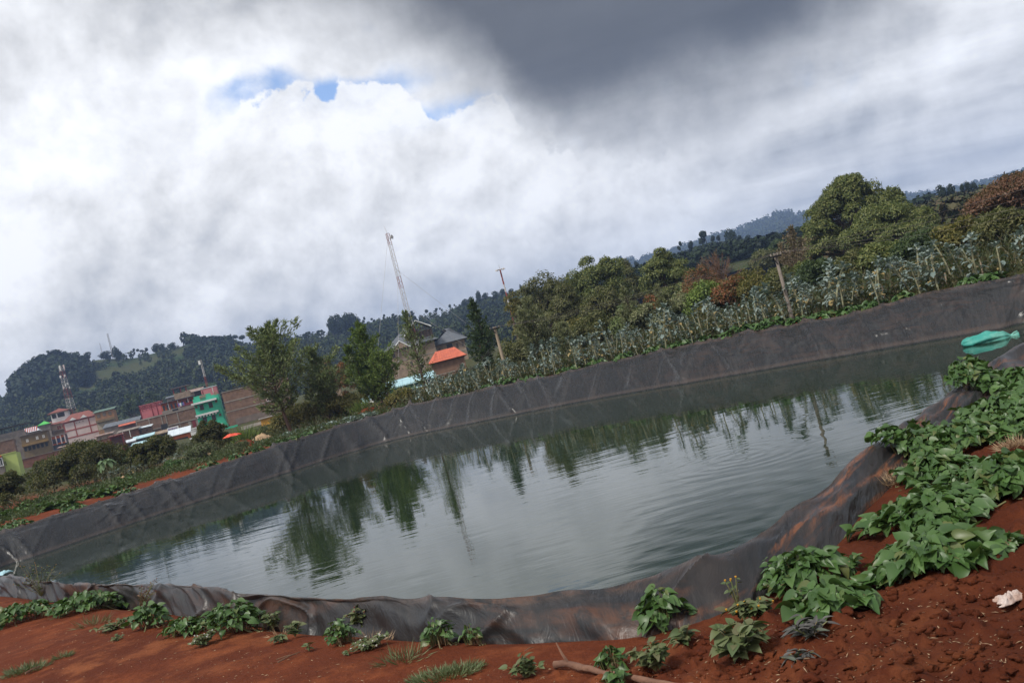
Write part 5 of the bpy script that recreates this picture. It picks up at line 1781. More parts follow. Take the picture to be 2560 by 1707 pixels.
for u in (0.03, 0.14, 0.25, 0.36, 0.56, 0.68, 0.80, 0.91):
    b.part("opening", u, u + 0.055, -0.03, 0.0, 0.3, 0.78, B_DARK if u > 0.5 else B_GLASS)
for u in (0.2, 0.47, 0.75, 0.985):
    b.part("post", u, u + 0.015, -1.4, -1.2, 0.28, 1.0, B_WHITE)
b.shed(B_ROOFG, 0.98, 1.12, 0.4, "roof", 0, 1, -1.5)
b.part("stair_opening", 0.28, 0.44, -1.46, -1.41, 0.02, 0.22, B_DARK)
# washing on the line
for i, (u, c) in enumerate(((0.55, B_PURP), (0.60, B_WHITE), (0.65, B_BLUE), (0.69, B_PURP))):
    mb = MB()
    x = u * b.w
    mb.add([(x, -1.62, 0.62 * b.h), (x + 0.45, -1.62, 0.62 * b.h), (x + 0.42, -1.55, 0.62 * b.h - 0.9), (x + 0.05, -1.68, 0.62 * b.h - 0.85),
            (x, -1.60, 0.62 * b.h), (x + 0.45, -1.60, 0.62 * b.h), (x + 0.42, -1.53, 0.62 * b.h - 0.9), (x + 0.05, -1.66, 0.62 * b.h - 0.85)],
           [(0, 1, 2, 3), (7, 6, 5, 4), (0, 4, 5, 1), (3, 2, 6, 7), (0, 3, 7, 4), (1, 5, 6, 2)])
    o = mb.build("washing", c, None)
    o.location = b.o
    tag(o, ["left purple garment hung on the orange veranda", "white garment hung on the orange veranda", "blue garment hung on the orange veranda", "right purple garment hung on the orange veranda"][i], "laundry")
b = Bld("rooftop_hut", "open frame hut with a tan parapet on the roof behind the orange block", 437, 998, 250, 38, 13, 5, B_TAN)
for u in (0.0, 0.45, 0.8):
    b.part("post", u, u + 0.06, 0.0, 0.25, 1.0, 2.05, B_MAROON)
b.shed(B_RENDER, 2.05, 2.1, 0.5)
b = Bld("dark_rooftop_shelter", "dark sheet-roofed shelter between the rooftop hut and the pink rooftop room", 488, 992, 228, 24, 12, 4, B_DARK)
b.shed(B_DARK, 1.0, 1.2, 0.5)
b = Bld("unfinished_block", "unfinished brown brick block with concrete floor bands and columns, left of the jade green building", 352, 1106, 215, 148, 56, 12, B_BRICK)
for v in (0.40, 0.94):
    b.part("floor_band", -0.002, 1.002, -0.12, 0.0, v, v + 0.05, B_CONC)
for u in (0.0, 0.2, 0.40, 0.47, 0.66, 0.985):
    b.part("column", u, u + 0.015, -0.08, 0.0, 0.0, 0.94, B_CONC)
for u, c in ((0.80, B_CONC), (0.87, B_MAROON), (0.93, B_CONC)):
    b.part("panel", u, u + 0.05, -0.05, 0.0, 0.06, 0.38, c)
b.part("canopy", 0.08, 0.30, -1.4, -0.02, 0.30, 0.36, B_RENDER)

# --- jade green building with the pink room on its roof
b = Bld("jade_building", "narrow jade green three-storey building with white cornices", 506, 1096, 200, 62, 100, 9, B_GREEN, yaw=0)
b.part("cornice", -0.09, 0.90, -0.9, -0.01, 0.86, 0.905, B_WHITE)
b.part("parapet", 0.05, 0.72, 0.03, 0.4, 1.0, 1.06, B_GREEN)
b.part("parapet_block", 0.28, 0.52, 0.0, 0.6, 0.93, 1.05, B_TAN)
b.part("parapet_block", 0.86, 0.98, -0.02, 0.6, 0.98, 1.05, B_TAN)
b.part("balcony_band", -0.04, 0.86, -0.45, -0.01, 0.555, 0.60, B_WHITE)
for k in range(7):
    b.part("bracket", 0.0 + 0.12 * k, 0.05 + 0.12 * k, -0.35, -0.01, 0.515, 0.555, B_WHITE)
b.part("balcony_band", 0.62, 0.9, -0.45, -0.01, 0.215, 0.25, B_WHITE)
b.windows([(0.27, 0.76), (0.62, 0.76), (0.27, 0.44), (0.62, 0.44)], 0.12, 0.11, B_WIN, B_DARK)
b.windows([(0.07, 0.80), (0.86, 0.82), (0.88, 0.47)], 0.05, 0.035, B_OLIVE, B_DARK)
mb = MB()          # buttress flaring out at the foot
mb.add([(b.w * 0.86, -0.02, -FND), (b.w * 1.36, -0.02, -FND), (b.w * 1.16, -0.02, 0.0), (b.w * 1.003, -0.02, b.h * 0.36), (b.w * 0.86, -0.02, b.h * 0.36),
        (b.w * 0.86, 1.2, -FND), (b.w * 1.36, 1.2, -FND), (b.w * 1.16, 1.2, 0.0), (b.w * 1.003, 1.2, b.h * 0.36), (b.w * 0.86, 1.2, b.h * 0.36)],
       [(0, 1, 2, 3, 4), (9, 8, 7, 6, 5), (1, 6, 7, 2), (2, 7, 8, 3), (3, 8, 9, 4), (0, 4, 9, 5), (0, 5, 6, 1)])
mb.build("buttress", B_GREEN, b.e)
b = Bld("pink_rooftop_room", "pink sheet-clad room on top of the jade green building", 505, 989, 206, 38, 16, 4, B_PINK)
b.part("door", 0.06, 0.13, -0.03, 0.0, 0.05, 0.7, B_MAROON)
b.part("strip", 0.72, 0.75, -0.04, 0.0, 0.0, 1.0, B_WHITE)
b.shed(B_ROOFW, 1.0, 1.05, 0.1)
b = Bld("brick_building", "large blank-sided red-brown brick building behind the tall leaning wattle", 574, 1062, 190, 165, 82, 14, B_BRICK)
for v in (0.38, 0.68):
    b.part("floor_band", 0, 1, -0.06, 0.0, v, v + 0.03, B_CONC)
b.part("plinth", 0.1, 1.0, -0.1, 0.0, -0.05, 0.14, pmat("stained_concrete", (0.20, 0.15, 0.125), (0.14, 0.11, 0.09), 0.6, 0.9))
b.windows([(0.64, 0.46), (0.80, 0.62)], 0.045, 0.08, B_CREAM, B_DARK)
b.part("coping", -0.002, 1.002, -0.1, 14.1, 1.0, 1.02, B_CONC)
b = Bld("roof_tank", "black water tank on the brick building's roof", 583, 977, 192, 12, 10, 2.0, B_BLACKT, "water tank")
b = Bld("jade_garden_wall", "low jade green wall with a curved top at the foot of the brick building", 568, 1088, 185, 30, 20, 0.4, B_GREEN, "wall")
b = Bld("pale_wall", "whitewashed low wall at the foot of the brick building", 607, 1086, 160, 52, 20, 0.4, pmat("dirty_white", (0.42, 0.38, 0.34), (0.3, 0.26, 0.22), 0.8, 0.9), "wall")
b = Bld("ochre_shop", "bright ochre yellow shop front showing left of the leaning trunk", 656, 1070, 150, 34, 22, 4, B_YELLOW)
b.shed(B_CONC, 1.0, 1.05, 0.3)

# --- market shops in front
b = Bld("white_roofed_shop", "shop with a pale sheet roof and orange fascia right of the smaller mango tree", 428, 1106, 175, 46, 14, 5, B_ORANGE)
b.shed(B_ROOFW, 1.0, 2.1, 0.4)
b.part("opening", 0.1, 0.9, -0.03, 0.0, -0.3, 0.35, B_DARK)
b = Bld("green_shop", "small shop front painted bright green below the white-roofed shop", 454, 1118, 168, 26, 14, 3, B_GREENB)
b.part("sign_stroke", 0.42, 0.72, -0.03, 0.0, 0.36, 0.48, B_WHITE)
b = Bld("poster_board", "white board covered in dark print right of the green shop", 478, 1112, 166, 25, 17, 0.3, B_WHITE, "sign board")
mb = MB()
rngw = random.Random(9)
for r_ in range(4):
    x = 0.06
    while x < 0.9:
        wd = rngw.uniform(0.03, 0.10)
        rectbox(mb, x * b.w, (x + wd) * b.w, -0.03, 0.0, (0.12 + 0.21 * r_) * b.h, (0.12 + 0.21 * r_ + rngw.uniform(0.06, 0.13)) * b.h)
        x += wd + 0.04
mb.build("print", B_PURP, b.e)
for lb, bx, by, D, w, h, c1, sd_ in (("white billboard with two lines of purple lettering above the white-roofed shop", 421, 1085, 185, 27, 15, B_PURP, 2), ("pale billboard with faint lettering left of the jade green building", 470, 1086, 185, 26, 13, B_CONC, 3)):
    b = Bld("billboard", lb, bx, by, D, w, h, 0.25, B_WHITE, "billboard")
    mb = MB()
    rngw = random.Random(sd_)
    for v in (0.62, 0.30):
        x = 0.08
        while x < 0.88:
            wd = rngw.uniform(0.03, 0.07)
            rectbox(mb, x * b.w, (x + wd) * b.w, -0.04, 0.0, v * b.h, (v + (0.2 if v > 0.5 else 0.1)) * b.h)
            x += wd + rngw.choice((0.015, 0.05))
    mb.build("lettering", c1, b.e)
    b.part("post", 0.1, 0.14, 0.3, 0.45, -0.8, 0.6, B_DARK)
    b.part("post", 0.86, 0.90, 0.3, 0.45, -0.8, 0.6, B_DARK)
b = Bld("water_tank", "black plastic water tank in front of the unfinished block", 406, 1080, 200, 15, 19, 1.6, B_BLACKT, "water tank")
for lb, bx, by, D, w, c in (("upper pale cyan sheet-roofed shop behind the smaller mango tree", 336, 1108, 180, 46, B_ROOFC), ("lower cyan sheet-roofed stall behind the smaller mango tree", 334, 1124, 160, 40, B_ROOFC),
                            ("pink and white stall left of the cyan roofs", 310, 1118, 170, 26, B_ROOFW), ("low shop with a pale orange sheet roof left of the billboard", 388, 1096, 190, 34, B_TAN)):
    b = Bld("market_stall", lb, bx, by, D, w, 8, 4, B_CREAM if "pink" in lb else B_RENDER, "stall")
    b.shed(c, 1.0, 1.9, 0.3)
    b.part("opening", 0.15, 0.85, -0.03, 0.0, 0.0, 0.7, B_DARK)

# --- jumble of small sheds between the market and the gridded building
B_RUST = pmat("rusty_sheet", (0.20, 0.10, 0.065), (0.30, 0.25, 0.22), 0.9, 0.7)
for i, (lb, bx, by, D, w, h, wl, rf) in enumerate((
        ("rusty-roofed shed behind the long red brick wall", 150, 1132, 215, 34, 12, B_BRICK, B_RUST),
        ("grey sheet-roofed shed right of the rusty one", 196, 1122, 212, 32, 12, B_RENDER, B_ROOFG),
        ("tan shed with a rust-streaked roof under the ochre building", 244, 1106, 215, 36, 14, B_TAN, B_RUST),
        ("small whitewashed shop below the slab-roofed building", 296, 1104, 212, 24, 11, B_CREAM, B_ROOFG),
        ("low brown shed left of the maroon shed", 228, 1124, 190, 40, 13, B_BRICKR, B_RUST),
        ("brick shed with a pale roof below the pink building", 346, 1088, 208, 32, 15, B_BRICK, B_ROOFW),
        ("rusty lean-to at the foot of the unfinished block", 392, 1104, 196, 30, 11, B_RENDER, B_RUST),
        ("brown upper storey set back above the unfinished block", 372, 1046, 262, 60, 20, B_BRICKR, B_RUST),
        ("grey block behind the orange upper floor", 420, 1012, 275, 60, 16, B_RENDER, B_ROOFG),
        ("tan three-storey block behind the jade green building's left side", 470, 1010, 270, 40, 26, B_TAN, B_RUST),
        ("brown house behind the striped roof", 20, 1105, 285, 44, 16, B_BRICK, B_RUST))):
    b = Bld("town_shed" if h < 16 else "town_house", lb, bx, by, D, w, h, 6, wl)
    b.shed(rf, 1.0, 1.35, 0.4)
    b.windows([(0.25, 0.5), (0.7, 0.5)], 0.12, 0.34, wl, B_DARK)
# --- centre: small red-roofed house, cyan-roofed market sheds, orange-roofed house, unfinished house
b = Bld("red_roofed_house", "small house with a ribbed dark red roof between the orange-flowered crowns", 806, 984, 110, 46, 18, 5, B_TAN)
b.windows([(0.3, 0.55), (0.8, 0.5)], 0.12, 0.5, B_TAN, B_DARK)
b.shed(B_ROOFR, 1.0, 1.95, 0.35)
b = Bld("cyan_market_shed", "long market shed with pale cyan roof and blue end wall, behind the thin wattle", 978, 992, 98, 112, 18, 7, B_BLUE)
b.shed(B_ROOFC, 1.05, 2.0, 0.4)
for u in (0.3, 0.55, 0.86, 0.92):
    b.part("post", u, u + 0.012, -2.2, -2.08, -0.6, 1.0, B_WHITE)
b = Bld("cyan_market_shed", "lower front cyan-roofed lean-to of the market sheds", 1000, 1004, 90, 74, 14, 3, B_DARK)
b.shed(B_ROOFC, 0.8, 1.6, 0.3)
b = Bld("cyan_market_shed", "small cyan-roofed stall by the sandy patch behind the bright wattle", 914, 1018, 86, 52, 12, 3, B_RENDER)
b.shed(B_ROOFC, 0.9, 1.9, 0.3)
b = Bld("orange_roofed_house", "brown brick house under a bright orange tiled roof, below the unfinished house", 1092, 965, 120, 84, 58, 8, B_BRICK)
b.hip(B_ROOFO, 1.5, 0.4, 1.3)
for k in range(1, 14):
    mb = MB()
    x = b.w * k / 14
    mb.tube([(x, -0.4, b.h + 0.05), (min(max(x, 1.0), b.w - 1.0), b.dep / 2, b.h + 1.52)], 0.035, 4)
    mb.build("roof_rib", B_ROOFO, b.e)
b.windows([(0.35, 0.3), (0.7, 0.35)], 0.08, 0.14, B_BRICK, B_DARK)
b.part("band", -0.002, 1.002, -0.05, 0, 0.42, 0.46, B_CONC)

D = 185
b = Bld("unfinished_house", "unfinished grey-roofed house of bare tan blocks behind the guyed mast", 985, 938, D, 118, 62, 11, B_TAN)
b.hip(B_ROOFG, 4.2, 0.9, 5.4)
b.windows([(0.10, 0.75), (0.10, 0.30), (0.56, 0.75), (0.42, 0.3)], 0.05, 0.14, B_TAN, B_DARK)
b.part("floor_band", -0.002, 1.002, -0.05, 0, 0.48, 0.52, B_CONC)
mb = MB()
mb.add([(1.0, -0.95, b.h * 0.97), (4.6, -0.95, b.h * 0.97), (2.8, -0.95, b.h + 1.3), (1.0, 3, b.h * 0.97), (4.6, 3, b.h * 0.97), (2.8, 3, b.h + 1.3)],
       [(0, 1, 2), (5, 4, 3), (0, 2, 5, 3), (1, 4, 5, 2)])
mb.build("porch_gable", B_TAN, b.e)
mb = MB()
mb.tube([(0.8, -1.0, b.h * 0.95), (2.8, -1.0, b.h + 1.42), (4.8, -1.0, b.h * 0.95)], 0.13, 5)
mb.build("barge_board", B_WHITE, b.e)
b2 = Bld("unfinished_wing", "right wing of the unfinished house, with a high open gable and dark window openings", 1102, 912, D + 4, 72, 50, 11, B_TAN)
b2.hip(B_ROOFG, 3.2, 0.8, 4.5)
b2.windows([(0.1, 0.72), (0.72, 0.74), (0.92, 0.74)], 0.06, 0.22, B_TAN, B_DARK)
b2.part("doorway", 0.36, 0.56, -0.03, 0, 0.50, 0.92, B_DARK)
b2.part("floor_band", -0.002, 1.002, -0.05, 0, 0.40, 0.46, B_CONC)
b2.windows([(0.15, 0.18), (0.4, 0.2), (0.6, 0.22), (0.8, 0.24)], 0.09, 0.16, B_TAN, B_DARK)
mb = MB()            # the big open gable with its bare trusses
gx0, gx1 = b.w * 0.42, b.w * 1.02
gz_ = b.h + 2.1
mb.add([(gx0, -0.6, gz_), (gx1, -0.6, gz_ + 0.7), ((gx0 + gx1) / 2, -0.6, gz_ + 2.6), (gx0, 8, gz_), (gx1, 8, gz_ + 0.7), ((gx0 + gx1) / 2, 8, gz_ + 2.6)],
       [(0, 2, 5, 3), (1, 4, 5, 2)])
mb.build("upper_roof", B_ROOFG, b.e)
mb = MB()
mb.tube([(gx0, -0.7, gz_), ((gx0 + gx1) / 2, -0.7, gz_ + 2.66), (gx1, -0.7, gz_ + 0.74)], 0.13, 5)
mb.build("barge_board", B_WHITE, b.e)
mb = MB()
for k in range(9):
    x = gx0 + (gx1 - gx0) * (k + 0.5) / 9
    zt = gz_ + (2.4 if abs(k - 4) < 1 else 2.4 - abs(k - 4) * 0.48)
    mb.tube([(x, -0.3, b.h * 0.98), (x, -0.3, zt)], 0.07, 4)
    mb.tube([(x, -0.3, gz_ - 0.2), (x + (gx1 - gx0) / 9, -0.3, zt - 0.2)], 0.05, 4)
rectbox(mb, gx0, gx1, 0.6, 0.8, b.h * 0.9, gz_ + 0.3)
mb.build("truss", pmat("old_timber", (0.10, 0.07, 0.055), (0.07, 0.05, 0.04), 2, 0.9), b.e)


# ------------------------------------------------------------------ masts, poles, wires
def lattice(name, label, xt, yt, D, zb, w0, w1, bands, nleg=3, step=1.0, rl=0.04, rb=0.022, cat="mast"):
    """bands: list of (from fraction, to fraction, material) up the height"""
    top = at(xt, yt, D)
    H = top.z - zb
    e = empty(name, (top.x, D, zb))
    tag(e, label, cat)
    for f0, f1, mat in bands:
        mb = MB()
        n = max(1, int(round(H * (f1 - f0) / step)))
        for k in range(n):
            za, zc = H * (f0 + (f1 - f0) * k / n), H * (f0 + (f1 - f0) * (k + 1) / n)
            wa, wc = (w0 + (w1 - w0) * za / H) / 2, (w0 + (w1 - w0) * zc / H) / 2
            pa, pc = [], []
            for j in range(nleg):
                t = 2 * PI * j / nleg + 0.5
                pa.append((wa * math.cos(t), wa * math.sin(t), za))
                pc.append((wc * math.cos(t), wc * math.sin(t), zc))
            for j in range(nleg):
                j2 = (j + 1) % nleg
                mb.tube([pa[j], pc[j]], rl, 4, cap=False)
                mb.tube([pc[j], pc[j2]], rb, 3, cap=False)
                mb.tube([pa[j], pc[j2]], rb, 3, cap=False)
        mb.build("lattice_section", mat, e)
    return e, H


gb_ = 3.0
e, H = lattice("guyed_mast", "tall thin guyed lattice mast, white with red bands, leaning across the sky at the centre", 968, 584, 165, gb_, 1.15, 0.75,
               [(0, .12, B_STEELW), (.12, .26, B_STEELW), (.26, .36, B_STEELR), (.36, .62, B_STEELW), (.62, .70, B_STEELR), (.70, .92, B_STEELW), (.92, 1, B_STEELR)], 3, 1.1, 0.050, 0.022)
mb = MB()
mb.tube([(0.35, -0.2, H - 0.9), (0.75, -0.45, H - 0.9)], [0.1, 0.42], 10)
mb.tube([(0, 0, H), (-0.2, 0, H + 1.4)], 0.03, 4)
mb.build("antenna", B_STEELW, e)
for ax_, ay_, hz_ in ((-9, -4, 0.98), (-4.5, -3, 0.72), (16, 8, 0.75), (12, 6, 0.5)):
    mb = MB()
    mb.tube([(0, 0, H * hz_), (ax_, ay_, 0.0)], 0.022, 3)
    mb.build("guy_wire", B_STEELW, e)
tz = at(186, 1036, 320).z
e, H = lattice("telecom_tower", "red and white lattice telecom tower standing behind the white gridded building", 152, 916, 320, tz, 2.9, 1.5,
               [(0, .12, B_STEELR), (.12, .34, B_STEELW), (.34, .54, B_STEELR), (.54, .76, B_STEELW), (.76, .9, B_STEELR), (.9, 1, B_STEELW)], 4, 1.5, 0.075, 0.036, "tower")
for i in range(12):
    a = i * 2.4
    z = H * (0.97 if i < 4 else 0.80 if i < 8 else 0.55 + 0.03 * (i - 8))
    mb = MB()
    mb.box((1.05 * math.cos(a), 1.05 * math.sin(a), z), (0.35, 0.35, 1.8 if i < 4 else 0.8), a)
    mb.build("antenna_panel", B_WHITE if i % 3 else B_CREAM, e)
e, H = lattice("slim_mast", "slim white and red mast rising behind the jade green building", 501, 900, 226, 8.0, 0.55, 0.45, [(0, .45, B_STEELW), (.45, .68, B_STEELR), (.68, 1, B_STEELW)], 3, 1.0, 0.07, 0.03)
mb = MB()
mb.box((-0.3, -0.3, H - 0.6), (0.5, 0.3, 1.0))
mb.build("antenna_panel", B_WHITE, e)
zh = at(279, 884, 606).z
lattice("hilltop_mast", "thin grey mast on the skyline beside the tall oval tree", 268, 834, 606, zh - 3, 1.4, 0.9, [(0, 1, B_CONC)], 3, 2.0, 0.12, 0.06)
lattice("hilltop_mast", "faint thin mast left of the other hilltop mast", 249, 858, 612, zh - 4, 0.7, 0.4, [(0, 1, B_CONC)], 3, 2.0, 0.06, 0.03)
# floodlight mast
top = at(1250, 674, 200)
e = empty("floodlight_mast", (top.x, 200, 5.0))
tag(e, "red and white high-mast floodlight with a ring of lamps, above the leftmost eucalyptus", "floodlight")
H = top.z - 5.0
for k in range(6):
    mb = MB()
    z0, z1 = H * (1 - 0.10 * (k + 1)), H * (1 - 0.10 * k)
    if k == 5:
        z0 = 0
    mb.tube([(0, 0, z0), (0, 0, z1)], [0.19, 0.17], 8)
    mb.build("pole_section", B_STEELR if k in (0, 1, 3, 5) else B_STEELW, e)
mb = MB()
for k in range(12):
    t0, t1 = 2 * PI * k / 12, 2 * PI * (k + 1) / 12
    mb.tube([(0.7 * math.cos(t0), 0.7 * math.sin(t0), H), (0.7 * math.cos(t1), 0.7 * math.sin(t1), H)], 0.05, 4)
mb.tube([(-0.7, 0, H), (0.7, 0, H)], 0.05, 4)
mb.tube([(0, -0.7, H), (0, 0.7, H)], 0.05, 4)
mb.tube([(0, 0, H), (0, 0, H + 1.1)], 0.03, 4)
mb.build("lamp_ring", B_CONC, e)
for k in range(8):
    t = 2 * PI * k / 8
    mb = MB()
    mb.box((0.95 * math.cos(t), 0.95 * math.sin(t), H - 0.02), (0.42, 0.34, 0.26), t, top=0.6)
    mb.build("lamp", B_STEELW, e)

# timber and concrete poles and the wires between them
M_POLEC = pmat("weathered_concrete_pole", (0.30, 0.25, 0.21), (0.22, 0.18, 0.15), 3, 0.9, 0.4)
M_POLEW = pmat("weathered_timber_pole", (0.34, 0.27, 0.19), (0.22, 0.16, 0.11), 4, 0.9, 0.5, stretch=(1, 1, 0.15))
M_WIRE = pmat("wire", (0.16, 0.13, 0.12), (0.12, 0.10, 0.09), 1, 0.5)


def pole(name, label, xt, yt, D, r, mat, arm):
    t = at(xt, yt, D)
    g = gz1(t.x, D)
    H = t.z - g
    e = empty(name, (t.x, D, g))
    tag(e, label, "power pole")
    mb = MB()
    mb.tube([(0, 0, -0.3), (0.01, 0, H * 0.5), (0, 0, H)], [r * 1.2, r * 1.05, r * 0.85], 9)
    mb.build("shaft", mat, e)
    mb = MB()
    mb.box((0, -r - 0.03, H - 0.12), (arm, 0.06, 0.08), R(20))
    mb.tube([(-arm * 0.35, -r, H - 0.12), (0, -r, H - 0.45)], 0.018, 4)
    mb.build("cross_arm", B_DARK, e)
    for u in (-0.45, -0.15, 0.15, 0.45):
        mb = MB()
        mb.tube([(u * arm, -r - 0.03, H - 0.08), (u * arm, -r - 0.03, H + 0.02)], [0.03, 0.022], 6)
        mb.build("insulator", B_CONC, e)
    return t, g


pc, _ = pole("power_pole", "grey concrete power pole with a dark cross-arm rising out of the kale", 1937, 634, 35.2, 0.068, M_POLEC, 0.45)
pw, _ = pole("power_pole", "pale timber power pole left of the pale feathery wattle", 1236, 817, 60, 0.105, M_POLEW, 0.7)
pr_, _ = pole("power_pole", "timber power pole beyond the right edge carrying the wires", 2760, 440, 24, 0.10, M_POLEW, 0.7)


def wire(label, p, q, sag, r, group):
    mb = MB()
    pts_ = []
    for k in range(17):
        t = k / 16
        v = Vector(p).lerp(Vector(q), t)
        v.z -= sag * 4 * t * (1 - t)
        pts_.append(v)
    mb.tube(pts_, r, 4)
    tag(mb.build("power_line", M_WIRE), label, "power line", group)


for k in range(4):
    o_ = Vector((-0.3 + 0.18 * k, -0.12, 0.0))
    wire("thin wire of the set running from the concrete pole up to the right edge", pc + o_, pr_ + o_ * 1.3 + Vector((0, 0, 0.25 - 0.26 * k)), 0.10 + 0.05 * k, 0.0032, "wires from the concrete pole to the right")
for k in range(3):
    o_ = Vector((-0.3 + 0.25 * k, -0.12, 0.0))
    wire("thin wire of the set strung between the timber and the concrete pole", pw + o_, pc + o_, 0.25 + 0.12 * k, 0.0036, "wires between the two poles")
for k in range(3):
    wire("slack service wire slanting down left from the timber pole", pw + Vector((0, 0, -0.9 - 0.25 * k)), at(1130 - 12 * k, 960, 84), 0.2, 0.005, "slack wires left of the timber pole")

# ------------------------------------------------------------------ heaps and oddments between the town and the pond
M_RUBBLE = pmat("pale_rubble", (0.42, 0.29, 0.17), (0.26, 0.17, 0.10), 2.5, 0.95, 1.0, 6, bdist=0.1)
for nm, lb, x, y, D, w, h, mat_, sd_ in (
        ("soil_heap", "heap of red soil between the gravel heaps", 606, 1110, 58, 84, 24, M_SOIL, 1),
        ("gravel_heap", "large heap of tan broken stone under the tall leaning wattle", 652, 1098, 62, 76, 24, M_RUBBLE, 2),
        ("gravel_heap", "tan stone heap left of the red soil heap under the orange tarpaulin", 576, 1108, 60, 34, 18, M_RUBBLE, 3),
        ("gravel_heap", "wide low stone heap right of the smaller mango tree", 462, 1140, 58, 66, 20, M_RUBBLE, 4),
        ("gravel_heap", "low stone spill between the stone heaps", 520, 1122, 60, 40, 12, M_RUBBLE, 5),
        ("gravel_heap", "pinkish stone spill beside the papaya plant", 305, 1172, 55, 46, 14, M_RUBBLE, 6),
        ("soil_heap", "red soil bank under the crooked bare stem", 918, 1014, 64, 70, 12, M_SOIL, 7)):
    p = at(x, y, D)
    W_, Hh = m(w, D), m(h, D)
    g = gz1(p.x, D)
    Hh = min(max(Hh, p.z - g + Hh * 0.55), W_ * 0.34)
    nr_, nc_ = 26, 44
    tt_ = np.linspace(0, 1, nr_)[:, None]
    an = np.linspace(0, 2 * PI, nc_, endpoint=False)[None, :]
    rr_ = tt_ * W_ * 0.55 * (1 + 0.25 * (vnoise(an * 1.2, an * 0 + sd_, sd_) - 0.5))
    X = rr_ * np.cos(an)
    Y = rr_ * np.sin(an) * 0.8
    Z = Hh * (1 - tt_ ** 1.9) * (0.8 + 0.4 * fbm(X * 0.8 + sd_ * 9, Y * 0.8, 3, sd_)) + (fbm(X * 5 + sd_ * 5, Y * 5, 4, sd_ + 9) - 0.5) * 0.34 * (1 - tt_ * 0.6) - 0.1
    o = link(nm, arr_mesh(nm, np.stack([X, Y, Z], 2).reshape(-1, 3), grid_faces(nr_, nc_, True)[:, ::-1], False), mat_, None, (p.x, D, g))
    tag(o, lb, "heap")
M_TARP = pmat("orange_tarpaulin", (0.72, 0.085, 0.035), (0.55, 0.06, 0.03), 2, 0.5)


def sheet(name, label, cat, x, y, D, w, d, mat_, hump, seed, z=None, rz=0.0, n=26):
    p = at(x, y, D)
    zz = p.z if z is None else z
    u, v = np.meshgrid(np.linspace(-1, 1, n), np.linspace(-1, 1, n), indexing='ij')
    X = u * m(w, D) / 2 * (1 + 0.12 * (vnoise(v * 2, u * 0, seed) - 0.5))
    Y = v * d / 2
    Z = hump * (1 - np.maximum(np.abs(u), np.abs(v)) ** 2.2) + (fbm(u * 2.5 + seed, v * 2.5, 3, seed) - 0.5) * hump * 0.9
    me = arr_mesh(name, np.stack([X, Y, Z], 2).reshape(-1, 3), grid_faces(n, n)[:, ::-1], True)
    o = link(name, me, mat_, None, (p.x, D, zz))
    o.rotation_euler = (0, 0, rz)
    md = o.modifiers.new("thickness", 'SOLIDIFY')
    md.thickness = 0.01
    return tag(o, label, cat)


sheet("tarpaulin", "crumpled orange-red tarpaulin on the stone heap left of the red soil", "tarpaulin", 580, 1090, 60, 42, 0.7, M_TARP, 0.16, 3)
sheet("tarpaulin", "orange awning cloth by the sandy patch behind the bright wattles", "tarpaulin", 888, 1010, 72, 34, 1.4, pmat("orange_cloth", (0.60, 0.16, 0.04), (0.5, 0.13, 0.04), 2, 0.7), 0.35, 5)
sheet("cloth", "white cloth beside the orange awning", "cloth", 935, 1005, 74, 24, 1.0, B_WHITE, 0.3, 6)
sheet("sand_patch", "sandy open patch behind the bright wattles", "sand", 945, 1018, 72, 60, 5.0, pmat("sand", (0.42, 0.29, 0.16), (0.36, 0.25, 0.14), 2, 0.95), 0.4, 8)
b = Bld("blue_bin", "small blue bin behind the first kale plants", 1056, 994, 60, 11, 8, 0.4, pmat("blue_plastic", (0.02, 0.035, 0.20), (0.015, 0.03, 0.16), 1, 0.4), "bin")
b.part("lid", -0.05, 1.05, -0.03, 0.43, 1.0, 1.1, B_DARK)
b = Bld("white_block", "row of small white blocks above the blue bin", 1046, 984, 66, 30, 8, 0.3, B_WHITE, "blocks")
for k in range(4):
    b.part("gap", 0.2 + 0.2 * k, 0.24 + 0.2 * k, -0.02, 0.0, 0.05, 0.95, B_PURP)
